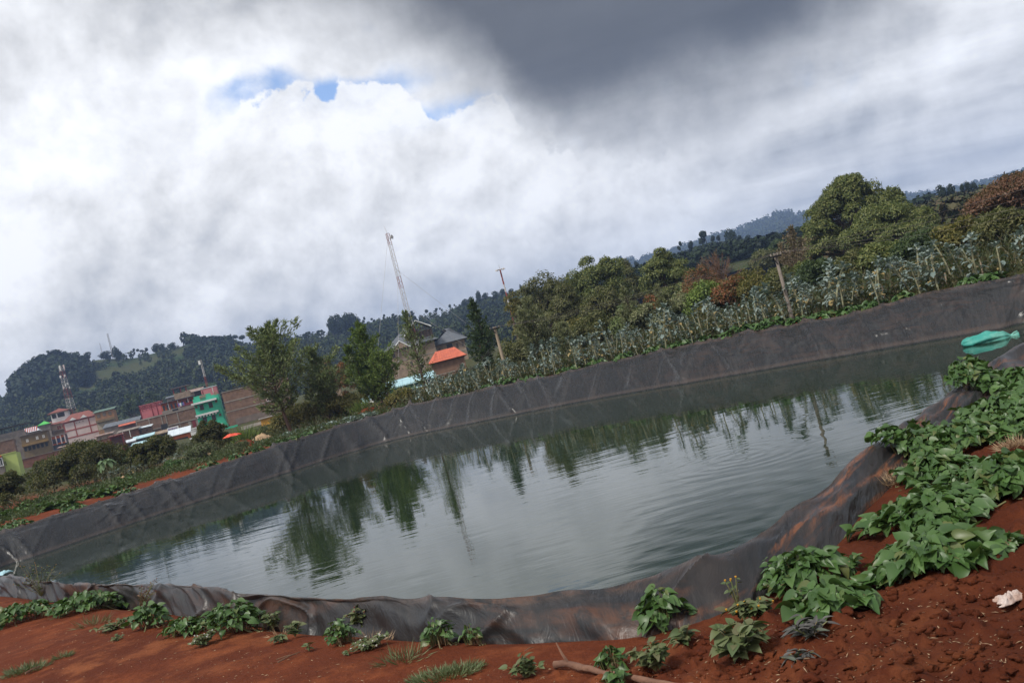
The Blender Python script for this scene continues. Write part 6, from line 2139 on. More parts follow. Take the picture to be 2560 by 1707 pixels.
# ------------------------------------------------------------------ kale along the far bank
KP = []
rk = np.random.default_rng(900)
for k in range(7):
    H = 1.0
    bend = rk.normal(size=2) * 0.12
    sp = [Vector((bend[0] * t * t, bend[1] * t * t, t)) for t in np.linspace(-0.04, 1, 7)]
    sm = MB()
    sm.tube(sp, [0.019 - 0.006 * t for t in np.linspace(0, 1, 7)], 6)
    nsd = rk.integers(0, 3)
    tips = [(sp[-1], 0.9, 10)]
    for q in range(nsd):
        t0 = rk.uniform(0.35, 0.7)
        a = rk.uniform(0, 6.28)
        p0 = Vector((bend[0] * t0 * t0, bend[1] * t0 * t0, t0))
        p1 = p0 + Vector((math.cos(a) * 0.08, math.sin(a) * 0.08, 0.10))
        p2 = p1 + Vector((math.cos(a) * 0.03, math.sin(a) * 0.03, rk.uniform(0.1, 0.25)))
        sm.tube([p0, p1, p2], [0.011, 0.009, 0.007], 5)
        tips.append((p2, 0.7, 6))
    P, Ax, Fc, Sz = [], [], [], []
    for tp, s_, n in tips:
        for j in range(n):
            a = j * 2.4 + rk.uniform(0, .5)
            el = R(82 - 70 * (j / n)) + rk.normal() * 0.22
            dr = np.array([math.cos(a) * math.cos(el), math.sin(a) * math.cos(el), math.sin(el)])
            P.append(np.array(tp) + dr * 0.05 * s_ - np.array([0, 0, 0.10 * s_ * j / n]))
            Ax.append(dr)
            Fc.append(np.array([-math.cos(a) * math.sin(el), -math.sin(a) * math.sin(el), math.cos(el)]))
            Sz.append(s_ * rk.uniform(0.09, 0.17) * (0.7 + 0.5 * j / n))
    for j in range(rk.integers(13, 22)):               # stray leaves down the stalk
        t0 = rk.uniform(0.15, 0.97)
        a = rk.uniform(0, 6.28)
        el = rk.uniform(-0.5, 0.8)
        P.append(np.array([bend[0] * t0 * t0, bend[1] * t0 * t0, t0]) + np.array([math.cos(a), math.sin(a), 0]) * 0.06)
        Ax.append(np.array([math.cos(a) * math.cos(el), math.sin(a) * math.cos(el), math.sin(el)]))
        Fc.append(np.array([-math.cos(a) * math.sin(el), -math.sin(a) * math.sin(el), math.cos(el)]))
        Sz.append(rk.uniform(0.09, 0.15))
    P = np.array(P)
    V, Fq = shaped(P, np.array(Ax), np.array(Fc), np.array(Sz), rk, _KV, _KF3, 0.55, 0.32, 1.0, 0.05)
    me_l = arr_mesh("leaves", V, Fq, True)
    me_l.materials.append(L_KALE)
    nf = len(_KF3)
    me_l.materials.append(L_KALEY)
    idx = np.zeros(len(Fq), np.int32)
    for q in range(2):
        j = len(P) - 1 - q
        idx[j * nf:(j + 1) * nf] = 1
    me_l.polygons.foreach_set("material_index", idx)
    me_s = bpy.data.meshes.new("stalk")
    me_s.from_pydata(sm.v, [], sm.f)
    me_s.materials.append(M_KSTEM)
    me_s.update()
    KP.append((me_s, me_l))


def put_kale(x, y, h, k, rz, label, group, wide=1.0, name="kale_plant"):
    e = empty(name, (x, y, gz1(x, y) - 0.02), rz)
    tag(e, label, "kale plant", group)
    e.scale = (h * wide, h * wide, h)
    e.rotation_euler = (rk.normal() * 0.11, rk.normal() * 0.11, rz)
    for nm, me in (("stalk", KP[k][0]), ("leaves", KP[k][1])):
        o = bpy.data.objects.new(nm, me)
        COL.objects.link(o)
        o.parent = e


farst = ST[(ST[:, 1] > 20) & (ST[:, 0] / ST[:, 1] > -0.13)]
seglen = np.linalg.norm(np.diff(farst[:, :2], axis=0), axis=1)
seglen[seglen > 2] = 0
fa = np.concatenate([[0], np.cumsum(seglen)])
out_n = farst[:, :2] - farst[:, 3:5]
out_n /= np.linalg.norm(out_n, axis=1)[:, None]
rk = np.random.default_rng(901)
nk = 0
for row, off in enumerate((0.8, 1.45, 2.2, 3.0, 3.9, 5.0)):
    s = rk.uniform(0, 0.6)
    while s < fa[-1]:
        x = np.interp(s, fa, farst[:, 0])
        y = np.interp(s, fa, farst[:, 1])
        nx_ = np.interp(s, fa, out_n[:, 0])
        ny_ = np.interp(s, fa, out_n[:, 1])
        q = off + rk.normal() * 0.18
        X, Y = x + nx_ * q, y + ny_ * q
        r_ = X / Y
        s += rk.uniform(0.5, 1.75) * (1.0 if r_ < 0.35 else 1.1)
        if r_ > 0.66 or r_ < -0.12 or rk.uniform() < 0.12:
            continue
        h = float(np.interp(r_, [-0.12, 0.0, 0.2, 0.4, 0.6], [1.05, 1.25, 1.42, 1.38, 1.22])) * rk.choice([0.72, 0.9, 1.0, 1.12, 1.28]) * rk.uniform(0.9, 1.1)
        if r_ < 0.03:
            lab, grp = "leggy blue-green kale plant in the left stretch of the rows, near the timber power pole", "kale near the timber pole"
        elif r_ < 0.27:
            lab, grp = "leggy blue-green kale plant in the middle stretch of the rows, below the eucalypts", "kale below the eucalypts"
        elif r_ < 0.42:
            lab, grp = "leggy blue-green kale plant in the stretch right of the concrete power pole", "kale right of the concrete pole"
        else:
            lab, grp = "tall large-leaved kale plant in the right-hand end of the rows", "tall kale at the right end"
        put_kale(X, Y, h, int(rk.integers(0, 7)), rk.uniform(0, 6.28), lab, grp, 1.02 if r_ < 0.3 else 1.3)
        nk += 1
print("kale", nk)
# weeds and grasses that close the ground under and behind the kale, and on the waste land before the town
def undergrowth(name, label, pts_, hts, leaf, seed, per=7):
    rng = np.random.default_rng(seed)
    n = len(pts_)
    z = ground_z(pts_[:, 0], pts_[:, 1], False)
    P = np.repeat(np.column_stack([pts_, z]), per, 0)
    hh_ = np.repeat(hts, per)
    P[:, :2] += rng.normal(size=(n * per, 2)) * 0.16
    P[:, 2] += hh_ * rng.uniform(0, 0.75, n * per)
    Ax = runit(rng, n * per)
    Ax[:, 2] = np.abs(Ax[:, 2]) + 0.3
    V, Fq = cards(P, Ax, hh_ * rng.uniform(0.35, 0.8, n * per), 0.05 + 0.05 * rng.uniform(0, 1, n * per), rng, 0.2)
    tag(link(name, arr_mesh(name, V, Fq), leaf), label, "undergrowth", kind='stuff')


L_UNDER = leafmat("undergrowth_leaf", [(0.030, 0.045, 0.016), (0.055, 0.070, 0.024), (0.095, 0.085, 0.035), (0.075, 0.055, 0.03), (0.045, 0.062, 0.02)])
L_CROPW = leafmat("left_bank_leaf", [(0.035, 0.060, 0.020), (0.06, 0.095, 0.03), (0.085, 0.095, 0.04), (0.045, 0.075, 0.024)])
n = 15000
s = rk.uniform(0, fa[-1], n)
q = 1.0 + 26 * rk.uniform(0, 1, n) ** 1.7
ux = np.interp(s, fa, farst[:, 0]) + np.interp(s, fa, out_n[:, 0]) * q
uy = np.interp(s, fa, farst[:, 1]) + np.interp(s, fa, out_n[:, 1]) * q
pp_ = np.column_stack([ux, uy])
keep = rk.uniform(0, 1, n) < np.interp(q, [0.9, 1.6, 2.5], [0.12, 0.5, 1.0])
pp_, q = pp_[keep], q[keep]
undergrowth("undergrowth", "tangled weeds and grasses under and behind the kale rows", pp_, rk.uniform(0.15, 0.5, len(pp_)) * np.interp(q, [1, 4, 12], [0.6, 1.0, 2.0]), L_UNDER, 41)
n = 9000
D_ = rk.uniform(57, 120, n)
r_ = rk.uniform(-0.66, 0.0, n)
pn = fbm(r_ * 60, D_ * 0.12, 3, 8)
kk = (pn > 0.42) & ((D_ > 66) | (rk.uniform(0, 1, n) < 0.35))
pp_ = np.column_stack([r_ * D_, D_])[kk]
undergrowth("undergrowth", "weeds and rough grass on the waste ground between pond and town", pp_, rk.uniform(0.2, 0.8, len(pp_)), L_UNDER, 43)
n = 9000
D_ = rk.uniform(36, 62, n)
r_ = rk.uniform(-0.66, -0.08, n)
d_, _ = rim_info(r_ * D_, D_)
pn = fbm(r_ * 40, D_ * 0.35, 3, 18)
kk = (d_ > 1.9) & (pn > np.interp(d_, [1.9, 3.5, 6], [0.62, 0.52, 0.44]))
pp_ = np.column_stack([r_ * D_, D_])[kk]
undergrowth("undergrowth", "low weeds and crop leaves on the left bank above the liner", pp_, rk.uniform(0.12, 0.4, len(pp_)), L_CROPW, 45)
# short young kale on the left bank
for i in range(26):
    t = i / 25
    x = 236 + 250 * t + rk.normal() * 8
    y = 1207 - 60 * t + rk.normal() * 7
    p = onz(x, y, 1.38)
    D = min(60, max(44, p.y))
    q = at(x, y, D)
    put_kale(q.x, D, rk.uniform(0.5, 0.8), int(rk.integers(0, 7)), rk.uniform(0, 6), "short pale kale plant in the plot right of the papaya plant", "young kale by the papaya", 1.6)

# low blue-green seedlings on the bank under the wattles, low green crop on the left bank
LC = []
for k in range(4):
    n = 16
    a = np.arange(n) * 2.4
    el = rk.uniform(0.15, 1.2, n)
    dr = np.stack([np.cos(a) * np.cos(el), np.sin(a) * np.cos(el), np.sin(el)], 1)
    fc_ = np.stack([-np.cos(a) * np.sin(el), -np.sin(a) * np.sin(el), np.cos(el)], 1)
    V, Fq = shaped(dr * 0.07, dr, fc_, rk.uniform(0.22, 0.36, n), rk, _KV, _KF3, 0.5, 0.6, 0.95, 0.03)
    LC.append((V, Fq))
LCM = {}
for nm, mat_ in (("blue", L_KALE), ("green", L_CROP), ("vine", L_VINE)):
    LCM[nm] = []
    for V, Fq in LC:
        me = arr_mesh("low_plant", V, Fq, True)
        me.materials.append(mat_)
        LCM[nm].append(me)


def low_plant(name, x, y, s, kind, label, cat, group):
    o = bpy.data.objects.new(name, LCM[kind][int(rk.integers(0, 4))])
    COL.objects.link(o)
    o.location = (x, y, gz1(x, y))
    o.scale = (s, s, s * rk.uniform(0.8, 1.2))
    o.rotation_euler = (0, 0, rk.uniform(0, 6.28))
    tag(o, label, cat, group)


for i in range(64):
    t = rk.uniform()
    x = 690 + 240 * t + rk.normal() * 6
    y = 1088 - 66 * t + rk.uniform(-10, 12)
    p = at(x, y, 54 + rk.uniform(0, 8))
    low_plant("cabbage_plant", p.x, p.y, rk.uniform(0.9, 1.4), "blue", "low blue-green cabbage plant on the bank in front of the wattles", "cabbage", "low cabbages in front of the wattles")
for i in range(110):
    x = rk.uniform(-30, 330)
    y = np.interp(x, [-30, 0, 330], [1275, 1265, 1190]) + rk.uniform(-14, 38)
    p = onz(x, y, 1.40)
    if p.y > 62 or p.y < 36:
        continue
    d_, _ = rim_info([p.x], [p.y])
    if d_[0] < 0.8:
        continue
    low_plant("crop_plant", p.x, p.y, rk.uniform(0.9, 1.5), "green", "low green crop plant in the plot between the mango trees and the pond", "crop plant", "low crop on the left bank")

# ------------------------------------------------------------------ sweet potato vines
def vine(name, label, x, y, wpx, n, seed, hgt=0.22, size=(0.09, 0.15), cat="sweet potato", zg=GZ, mat=None, D=None, dep=1.0, group=None, keep_off=True, stems=True, lean=(0, 0), flat=False, fill=0.62):
    """mound of heart-shaped leaves on stalks rising from trailing stems"""
    rng = np.random.default_rng(seed)
    c = onz(x, y, zg) if D is None else at(x, y, D)
    for _ in range(2):
        if D is None:
            c = onz(x, y, gz1(c.x, c.y) + 0.02)
    Rr = m(wpx, c.y) / 2
    a = rng.uniform(0, 2 * PI, n)
    q = rng.uniform(0, 1, n) ** fill
    q *= 1 + 0.25 * np.sin(a * 3 + seed) + 0.12 * np.sin(a * 5 + seed * 2)
    px = q * Rr * np.cos(a)
    py = q * Rr * np.sin(a) * dep
    X, Y = c.x + px, c.y + py
    g = ground_z(X, Y, False)
    d_, _ = rim_info(X, Y)
    lift = np.clip(1.50 - g, 0, 0.3) * sstep(0.42, 0.06, d_) if keep_off else 0
    zt = hgt * (1 - 0.62 * np.minimum(q, 1) ** 2) * rng.uniform(0.35, 1.05, n) + 0.02
    P = np.stack([px + lean[0] * zt, py + lean[1] * zt, g - c.z + lift + zt], 1)
    outw = np.stack([np.cos(a), np.sin(a), np.zeros(n)], 1)
    ax = outw * 0.9 + runit(rng, n) * 0.65
    ax[:, 2] = rng.normal(size=n) * 0.30 - 0.12
    face = np.stack([rng.normal(size=n) * 0.5, rng.normal(size=n) * 0.5 - 0.12, np.ones(n)], 1) + outw * 0.22
    V, Fq = shaped(P, ax, face, size[0] * 0.7 + (size[1] * 1.08 - size[0] * 0.7) * rng.uniform(0, 1, n) ** 1.2, rng, _HV, _HF3, 0.42, 0.32, rng.uniform(0.85, 1.05), 0.020)
    e = empty(name, c)
    tag(e, label, cat, group)
    lv = link("leaves", arr_mesh("leaves", V, Fq, True), mat or L_VINE, e)
    if stems:
        mb = MB()
        nst = min(n, 70)
        for i in range(nst):
            b = Vector((px[i] * 0.72, py[i] * 0.72, (g[i] - c.z) + 0.01))
            t = Vector(P[i])
            mb.tube([b, b.lerp(t, 0.5) + Vector((0, 0, 0.03)), t], [0.0035, 0.003, 0.0025], 3, cap=False)
        for i in range(6):
            aa = rng.uniform(0, 2 * PI)
            ps = []
            for t in np.linspace(0, 1.15, 6):
                xx, yy = t * Rr * math.cos(aa + t * 0.4), t * Rr * math.sin(aa + t * 0.4) * dep
                ps.append((xx, yy, gz1(c.x + xx, c.y + yy) - c.z + 0.02 + 0.03 * math.sin(t * 5)))
            mb.tube(ps, 0.005, 4)
        mb.build("vines", M_VSTEM, e)
    return e


G2 = None
SP = [  # label, x, y, w, n, h, (leaf), dep
    ("wide sweet potato patch at the left end of the near bank", 236, 1516, 190, 150, 0.30, (0.09, 0.16), 0.8),
    ("sweet potato patch running off the left edge of the near bank", 60, 1545, 170, 120, 0.26, (0.10, 0.17), 0.8),
    ("small sweet potato clump at the left edge against the liner", 6, 1474, 46, 26, 0.25, (0.10, 0.16), 0.8),
    ("lone bushy sweet potato plant left of the biggest left-hand clump", 380, 1562, 86, 50, 0.30, (0.08, 0.14), 0.9),
    ("pale straggling sweet potato between the lone plant and the biggest left-hand clump", 468, 1578, 96, 52, 0.18, (0.08, 0.13), 0.9),
    ("biggest sweet potato clump of the left half, crowded and tall", 592, 1570, 168, 150, 0.34, (0.07, 0.13), 0.9),
    ("tiny sweet potato shoot against the liner left of the biggest left-hand clump", 478, 1524, 34, 16, 0.2, (0.06, 0.09), 0.8),
    ("compact round sweet potato plant beside the white-flowered weed", 853, 1600, 76, 50, 0.22, (0.05, 0.085), 0.9),
    ("sweet potato plant leaning on the liner above the long-stalked grass", 1026, 1572, 104, 46, 0.24, (0.07, 0.12), 0.7),
    ("small sweet potato plant between the leaning one and the grass patch", 1102, 1604, 76, 36, 0.22, (0.05, 0.09), 0.9),
    ("very small sweet potato sprout right of the small one", 1184, 1602, 50, 18, 0.16, (0.04, 0.07), 0.9),
    ("bright young sweet potato beside the fallen branch", 1532, 1668, 62, 24, 0.16, (0.05, 0.08), 0.9),
    ("sweet potato leaves cut off by the bottom edge under the branch", 1545, 1712, 60, 14, 0.10, (0.06, 0.09), 0.9),
    ("sweet potato bush standing against the liner seam", 1658, 1560, 124, 52, 0.28, (0.075, 0.125), 0.8),
    ("large sweet potato clump overhanging the liner right of the seam", 2010, 1450, 220, 120, 0.28, (0.08, 0.14), 0.8),
    ("pale green sweet potato clump behind the purple weed", 2075, 1520, 190, 60, 0.20, (0.10, 0.165), 0.9),
    ("broad sweet potato patch spreading over the bare soil at the right", 2330, 1405, 290, 150, 0.22, (0.10, 0.18), 0.8),
    ("trailing sweet potato runner at the right end of the broad patch", 2480, 1370, 130, 22, 0.10, (0.09, 0.14), 0.6),
    ("dense sweet potato patch above the broad one", 2330, 1295, 300, 190, 0.26, (0.09, 0.16), 0.9),
    ("sweet potato patch filling the right edge above the bare soil", 2520, 1210, 220, 150, 0.30, (0.09, 0.16), 1.1),
    ("sweet potato patch beside the dry straw", 2330, 1190, 160, 110, 0.26, (0.09, 0.15), 1.0),
    ("dark crowded sweet potato patch below the liner's right bend", 2400, 1110, 230, 190, 0.30, (0.09, 0.15), 1.2),
    ("dense sweet potato mound that spills over the liner on the right flank", 2430, 1010, 200, 210, 0.34, (0.10, 0.17), 1.3),
    ("sweet potato mound against the right edge under the green sack", 2545, 965, 150, 190, 0.30, (0.10, 0.17), 1.4),
    ("sweet potato patch between the straw and the dark crowded patch", 2300, 1145, 170, 120, 0.26, (0.08, 0.14), 1.0),
    ("sweet potato patch at the right edge beside the dark crowded patch", 2520, 1080, 190, 150, 0.28, (0.09, 0.15), 1.1),
    ("sweet potato patch linking the dense patch with the right-edge patch", 2430, 1225, 150, 100, 0.26, (0.09, 0.15), 0.9),
    ("sweet potato patch behind the dense mound, under the right-edge mound", 2505, 1040, 210, 170, 0.30, (0.09, 0.15), 1.1),
    ("sweet potato patch at the right edge level with the liner's bend", 2570, 1010, 150, 120, 0.30, (0.09, 0.15), 1.1),
    ("sweet potato shoots creeping over the liner left of the dense mound", 2340, 1015, 70, 30, 0.22, (0.09, 0.14), 0.9),
]
for i, (lb, x, y, w, n, h, sz, dp) in enumerate(SP):
    vine("sweet_potato_plant", lb, x, y, w, int(n * (3.2 if x > 1950 else 2.4)), 1000 + i, h * (0.56 if x > 1950 else 0.66), (sz[0] * 0.48, sz[1] * 0.54), dep=dp, keep_off=x > 1700)
# vines along the top of the far bank
FV = [(1130, 998, 70), (1220, 978, 60), (1262, 962, 90), (1330, 950, 70), (1420, 926, 80), (1490, 912, 60), (1560, 898, 60), (1640, 876, 90), (1700, 866, 90), (1770, 856, 60), (1850, 838, 130), (1925, 822, 110),
      (1990, 808, 60), (2050, 798, 90), (2120, 782, 70), (2180, 770, 70), (2260, 748, 50), (2430, 708, 70), (2480, 700, 60), (720, 1106, 90), (770, 1090, 80), (700, 1112, 60), (640, 1130, 60), (590, 1142, 50), (320, 1234, 60), (180, 1270, 60), (40, 1320, 90), (520, 1164, 60)]
for i, (x, y, w) in enumerate(FV):
    r_, z_ = ray(x, y)
    j = np.argmin(np.where(ST[:, 1] > 20, np.abs(ST[:, 0] / ST[:, 1] - r_), 9))
    D = ST[j, 1] + 0.55
    big = x in (1850, 1925, 1262)
    vine("bank_vine", ("thick mound of green vine on the far bank below the concrete pole" if x in (1850, 1925) else "green vine clump on the crest of the far bank, under the kale" if x > 1000 else "green vine clump on the crest of the bank, left of the cabbages"), x, y, w,
         int(w * 1.3), 1100 + i, 0.42 if big else 0.26, (0.14, 0.22), D=D, keep_off=False, stems=False, dep=0.5, cat="vine",
         group="thick vine mounds by the concrete pole" if x in (1850, 1925) else "vines on the far bank under the kale" if x > 1000 else "vines on the left bank")

# ------------------------------------------------------------------ papaya
p = at(262, 1155, 52)
g = gz1(p.x, 52)
h = p.z - g
e = plant_at("papaya_plant", (p.x, 52, g), "young papaya with drooping pale leaves, in front of the big mango tree", "papaya", None)
mb = MB()
mb.tube([(0, 0, -0.1), (0.03, 0, h * 0.5), (0, 0, h)], [0.06, 0.05, 0.04], 7)
mb.build("stem", M_KSTEM, e)
rg = np.random.default_rng(77)
n = 20
a = np.arange(n) * 2.4
el = rg.uniform(-0.35, 0.55, n)
dr = np.stack([np.cos(a) * np.cos(el), np.sin(a) * np.cos(el), np.sin(el)], 1)
fc_ = np.stack([-np.cos(a) * np.sin(el), -np.sin(a) * np.sin(el), np.cos(el)], 1)
V, Fq = shaped(np.array([0, 0, h]) + dr * 0.22, dr, fc_, rg.uniform(0.26, 0.42, n), rg, _KV, _KF3, 0.3, 0.9, 1.1, 0.05)
link("leaves", arr_mesh("leaves", V, Fq, True), leafmat("leaf_papaya", [(0.10, 0.17, 0.07), (0.15, 0.23, 0.11), (0.19, 0.27, 0.15)], trans=0.25), e)


# ------------------------------------------------------------------ weeds, grass, dead stuff on the near bank
def weed(name, label, x, y, wpx, hpx, seed, leaf, size, nst=7, per=12, flower=None, cat="weed", wid=0.7, proto=True, stem=None, lean=0.0):
    rng = np.random.default_rng(seed)
    c = onz(x, y, GZ)
    c = onz(x, y, gz1(c.x, c.y))
    Rr, Hh = m(wpx, c.y) / 2, m(hpx, c.y)
    mb = MB()
    P, Ax, Fc, fl = [], [], [], []
    for k in range(nst):
        a = 2 * PI * k / nst + rng.uniform(-0.4, 0.4)
        q = rng.uniform(0.3, 1.0)
        tip = np.array([math.cos(a) * Rr * q + lean * Hh, math.sin(a) * Rr * q * 0.8, Hh * rng.uniform(0.55, 1.05) * (1.25 - 0.5 * q)])
        md_ = tip * 0.5 + np.array([0, 0, Hh * 0.12])
        ts = np.linspace(0, 1, 6)[:, None]
        pp = 2 * ts * (1 - ts) * md_ + ts * ts * tip
        mb.tube([Vector(v) for v in pp], [0.005, 0.0045, 0.004, 0.0035, 0.003, 0.0015], 4, cap=False)
        for j in range(per):
            s = rng.uniform(0.2, 1.0)
            b = 2 * s * (1 - s) * md_ + s * s * tip
            aa = rng.uniform(0, 2 * PI)
            dv = np.array([math.cos(aa), math.sin(aa), rng.uniform(-0.2, 0.6)])
            P.append(b + dv * 0.01)
            Ax.append(dv)
            Fc.append(np.array([rng.normal() * 0.4, rng.normal() * 0.4 - 0.2, 1.0]))
        fl.append(tip)
    e = empty(name, c)
    tag(e, label, cat)
    mb.build("stems", stem or M_VSTEM, e)
    if P:
        if proto:
            V, Fq = shaped(np.array(P), np.array(Ax), np.array(Fc), rng.uniform(size[0], size[1], len(P)), rng, _HV, _HF3, 0.3, 0.3, wid, 0.0)
        else:
            V, Fq = cards(np.array(P), np.array(Ax), rng.uniform(size[0], size[1], len(P)), size[1] * 0.3, rng, 0.2)
        link("leaves", arr_mesh("leaves", V, Fq, True), leaf, e)
    if flower is not None:
        for t in fl:
            fb = MB()
            fb.tube([t, t + np.array([0, 0, 0.008])], [0.004, 0.006], 7)
            fb.build("flower", flower, e)
    return e


M_FLY = pmat("yellow_flower", (0.55, 0.28, 0.02), (0.45, 0.2, 0.02), 9, 0.7)
M_FLW = pmat("white_flower", (0.62, 0.60, 0.55), (0.5, 0.48, 0.44), 9, 0.7)
M_FLD = pmat("dry_seed_head", (0.22, 0.06, 0.05), (0.14, 0.05, 0.04), 9, 0.8)
weed("flowering_weed", "tall thin weed with dull yellow flower heads in front of the pond's left end", 104, 1490, 120, 92, 1, L_WEED, (0.03, 0.06), 16, 9, M_FLY, proto=False, wid=0.4)
weed("dry_weed", "dry reddish weed stalk leaning over the liner beside the wide left patch", 350, 1528, 80, 70, 2, L_REDBR, (0.02, 0.04), 10, 14, M_FLD, proto=False, lean=0.5)
weed("creeping_weed", "low mixed weeds below the wide left sweet potato patch", 290, 1572, 130, 22, 3, L_WEED, (0.03, 0.05), 14, 9)
weed("creeping_weed", "pale flowering creeper at the foot of the biggest left-hand clump", 512, 1612, 80, 30, 4, L_WEED, (0.022, 0.04), 12, 16, M_FLW)
weed("small_weed", "tiny weed alone on the soil right of the left-edge grass", 294, 1600, 24, 12, 5, L_WEED, (0.02, 0.035), 5, 6)
weed("dark_weed", "dark leafy weed right of the biggest left-hand clump", 684, 1572, 44, 46, 6, L_WEED, (0.03, 0.05), 7, 12)
weed("small_weed", "upright forked weed alone on the soil beyond the dark leafy weed", 738, 1590, 48, 46, 7, L_WEED, (0.03, 0.055), 5, 8)
weed("small_weed", "little rosette weed left of the forked weed", 700, 1604, 28, 18, 8, L_WEED, (0.03, 0.05), 6, 5)
weed("small_weed", "smallest sprout left of the compact round sweet potato", 774, 1626, 20, 18, 9, L_WEED, (0.025, 0.04), 4, 4)
weed("creeping_weed", "creeping white-flowered weed right of the compact round sweet potato", 925, 1618, 140, 20, 10, L_WEED, (0.02, 0.035), 18, 14, M_FLW)
weed("lobed_weed", "grey-green lobed weed rooted against the liner above the white-flowered weed", 906, 1562, 80, 50, 11, L_WEED, (0.035, 0.06), 8, 12, M_FLD)
weed("small_weed", "spreading serrated weed right of the grass patch at the bottom edge", 1318, 1694, 84, 52, 12, L_WEED, (0.025, 0.045), 8, 10)
weed("grey_weed", "bushy grey-green weed beside the fallen branch's thick end", 1640, 1676, 120, 72, 13, L_WEED, (0.025, 0.045), 11, 16)
weed("small_weed", "small oval-leaved weed under the sweet potato by the seam", 1716, 1612, 54, 44, 14, L_WEED, (0.035, 0.06), 5, 7)
weed("oval_leaved_weed", "sprawling weed with oval leaves in front of the liner at the lower right", 1850, 1640, 170, 76, 15, L_WEED, (0.04, 0.075), 10, 11, wid=0.85)
weed("flowering_weed", "bushy weed with small yellow flowers below the overhanging clump", 1885, 1545, 130, 44, 16, L_WEED, (0.035, 0.055), 11, 14, M_FLY)
weed("flowering_weed", "thin stalk with yellow buds rising in front of the liner seam", 1850, 1528, 60, 96, 17, L_WEED, (0.02, 0.03), 4, 4, M_FLY)
weed("purple_weed", "purple-leaved weed with long pointed leaves in front of the pale green clump", 2030, 1596, 120, 58, 18, L_PURP, (0.04, 0.07), 8, 7, wid=0.36)
weed("purple_weed", "second purple weed, flat on the soil in front of the other", 1990, 1650, 100, 22, 19, L_PURP, (0.03, 0.055), 6, 5, wid=0.36)
weed("upright_weed", "light green upright weed standing in the dense patch at the right", 2320, 1262, 70, 70, 20, L_CROP, (0.03, 0.06), 7, 14)
weed("flowering_weed", "thin weed with yellow buds at the edge of the dense mound", 2270, 1130, 70, 56, 21, L_WEED, (0.03, 0.05), 6, 7, M_FLY)
weed("upright_weed", "leafy upright weed at the upper corner of the bare soil", 2462, 1245, 60, 60, 22, L_CROP, (0.03, 0.06), 6, 12)


def grass(name, label, x, y, wpx, n, seed, h, mat_, r=0.006, spread=0.9, dep=0.6, cat="grass"):
    rng = np.random.default_rng(seed)
    c = onz(x, y, GZ)
    c = onz(x, y, gz1(c.x, c.y))
    Rr = m(wpx, c.y) / 2
    a = rng.uniform(0, 2 * PI, n)
    q = rng.uniform(0, 1, n) ** 0.6
    px, py = q * Rr * np.cos(a), q * Rr * np.sin(a) * dep
    g = ground_z(c.x + px, c.y + py, False) - c.z
    P = np.stack([px, py, g - 0.005], 1)
    Ax = np.stack([np.cos(a) * spread * q, np.sin(a) * spread * q, np.ones(n) * 0.55], 1) + runit(rng, n) * 0.5
    Ax[:, 2] = np.abs(Ax[:, 2]) * 0.8 + 0.1
    V, Fq = cards(P, Ax, rng.uniform(0.4, 1.0, n) * h, r, rng, 0.1)
    o = link(name, arr_mesh(name, V, Fq), mat_, None, c)
    tag(o, label, cat)
    return o


grass("grass_patch", "patch of fine green grass at the bottom edge left of the fallen branch", 1115, 1684, 190, 1000, 31, 0.065, L_GRASS, 0.0045)
grass("grass_tuft", "straggly grass tuft with long bent stalks below the leaning sweet potato", 1003, 1650, 120, 110, 32, 0.15, L_GRASS, 0.005)
grass("grass_patch", "flat grass patch in the lower left corner", 66, 1676, 110, 360, 33, 0.10, L_GRASS, 0.006)
grass("grass_tuft", "small flat grass tuft above the lower left grass patch", 160, 1642, 44, 120, 34, 0.08, L_GRASS, 0.006)
grass("grass_tuft", "thin grass tuft below the wide left sweet potato patch", 232, 1560, 80, 110, 35, 0.16, L_GRASS, 0.005)
grass("straw", "clump of dead straw at the liner's edge on the right flank", 2250, 1200, 90, 420, 36, 0.16, L_DRY, 0.005, cat="straw")
grass("straw", "dead straw scattered in the weeds at the right edge", 2540, 1115, 80, 260, 37, 0.12, L_DRY, 0.005, cat="straw")
grass("straw", "dead straw wisps beside the white-flowered weed", 930, 1590, 90, 120, 38, 0.10, L_DRY, 0.004, cat="straw")
grass("straw", "straw wisps right of the dark leafy weed", 706, 1582, 60, 70, 39, 0.10, L_DRY, 0.004, cat="straw")

# the fallen branch
M_BR = pmat("peeled_branch", (0.20, 0.105, 0.065), (0.13, 0.065, 0.042), 9, 0.85, 0.6, 30, stretch=(0.3, 1, 1))
bp = []
for x, y in ((1386, 1654), (1420, 1652), (1460, 1664), (1510, 1677), (1560, 1690), (1620, 1700), (1690, 1712), (1760, 1724)):
    q = onz(x, y, GZ + 0.03)
    bp.append(Vector((q.x, q.y, gz1(q.x, q.y) + 0.035)))
e = empty("fallen_branch", bp[0])
tag(e, "brown fallen branch with a snapped side twig lying across the soil at the bottom", "branch")
mb = MB()
bl = []
rb_ = []
rgb_ = random.Random(3)
for i in range(len(bp) - 1):
    for t in (0, 0.33, 0.66):
        bl.append(bp[i].lerp(bp[i + 1], t) - bp[0] + Vector((rgb_.uniform(-.006, .006), rgb_.uniform(-.006, .006), rgb_.uniform(-.005, .005))))
        rb_.append((0.0165 - 0.0009 * i) * rgb_.choice((0.88, 0.95, 1.0, 1.05, 1.22)))
mb.tube(bl, rb_, 11)
mb.build("stem", M_BR, e, smooth=True)
mb = MB()
k0 = bp[1] - bp[0]
mb.tube([k0, k0 + Vector((-0.02, 0.02, 0.05)), k0 + Vector((-0.035, 0.05, 0.10))], [0.010, 0.007, 0.003], 6)
mb.build("side_twig", M_BR, e)
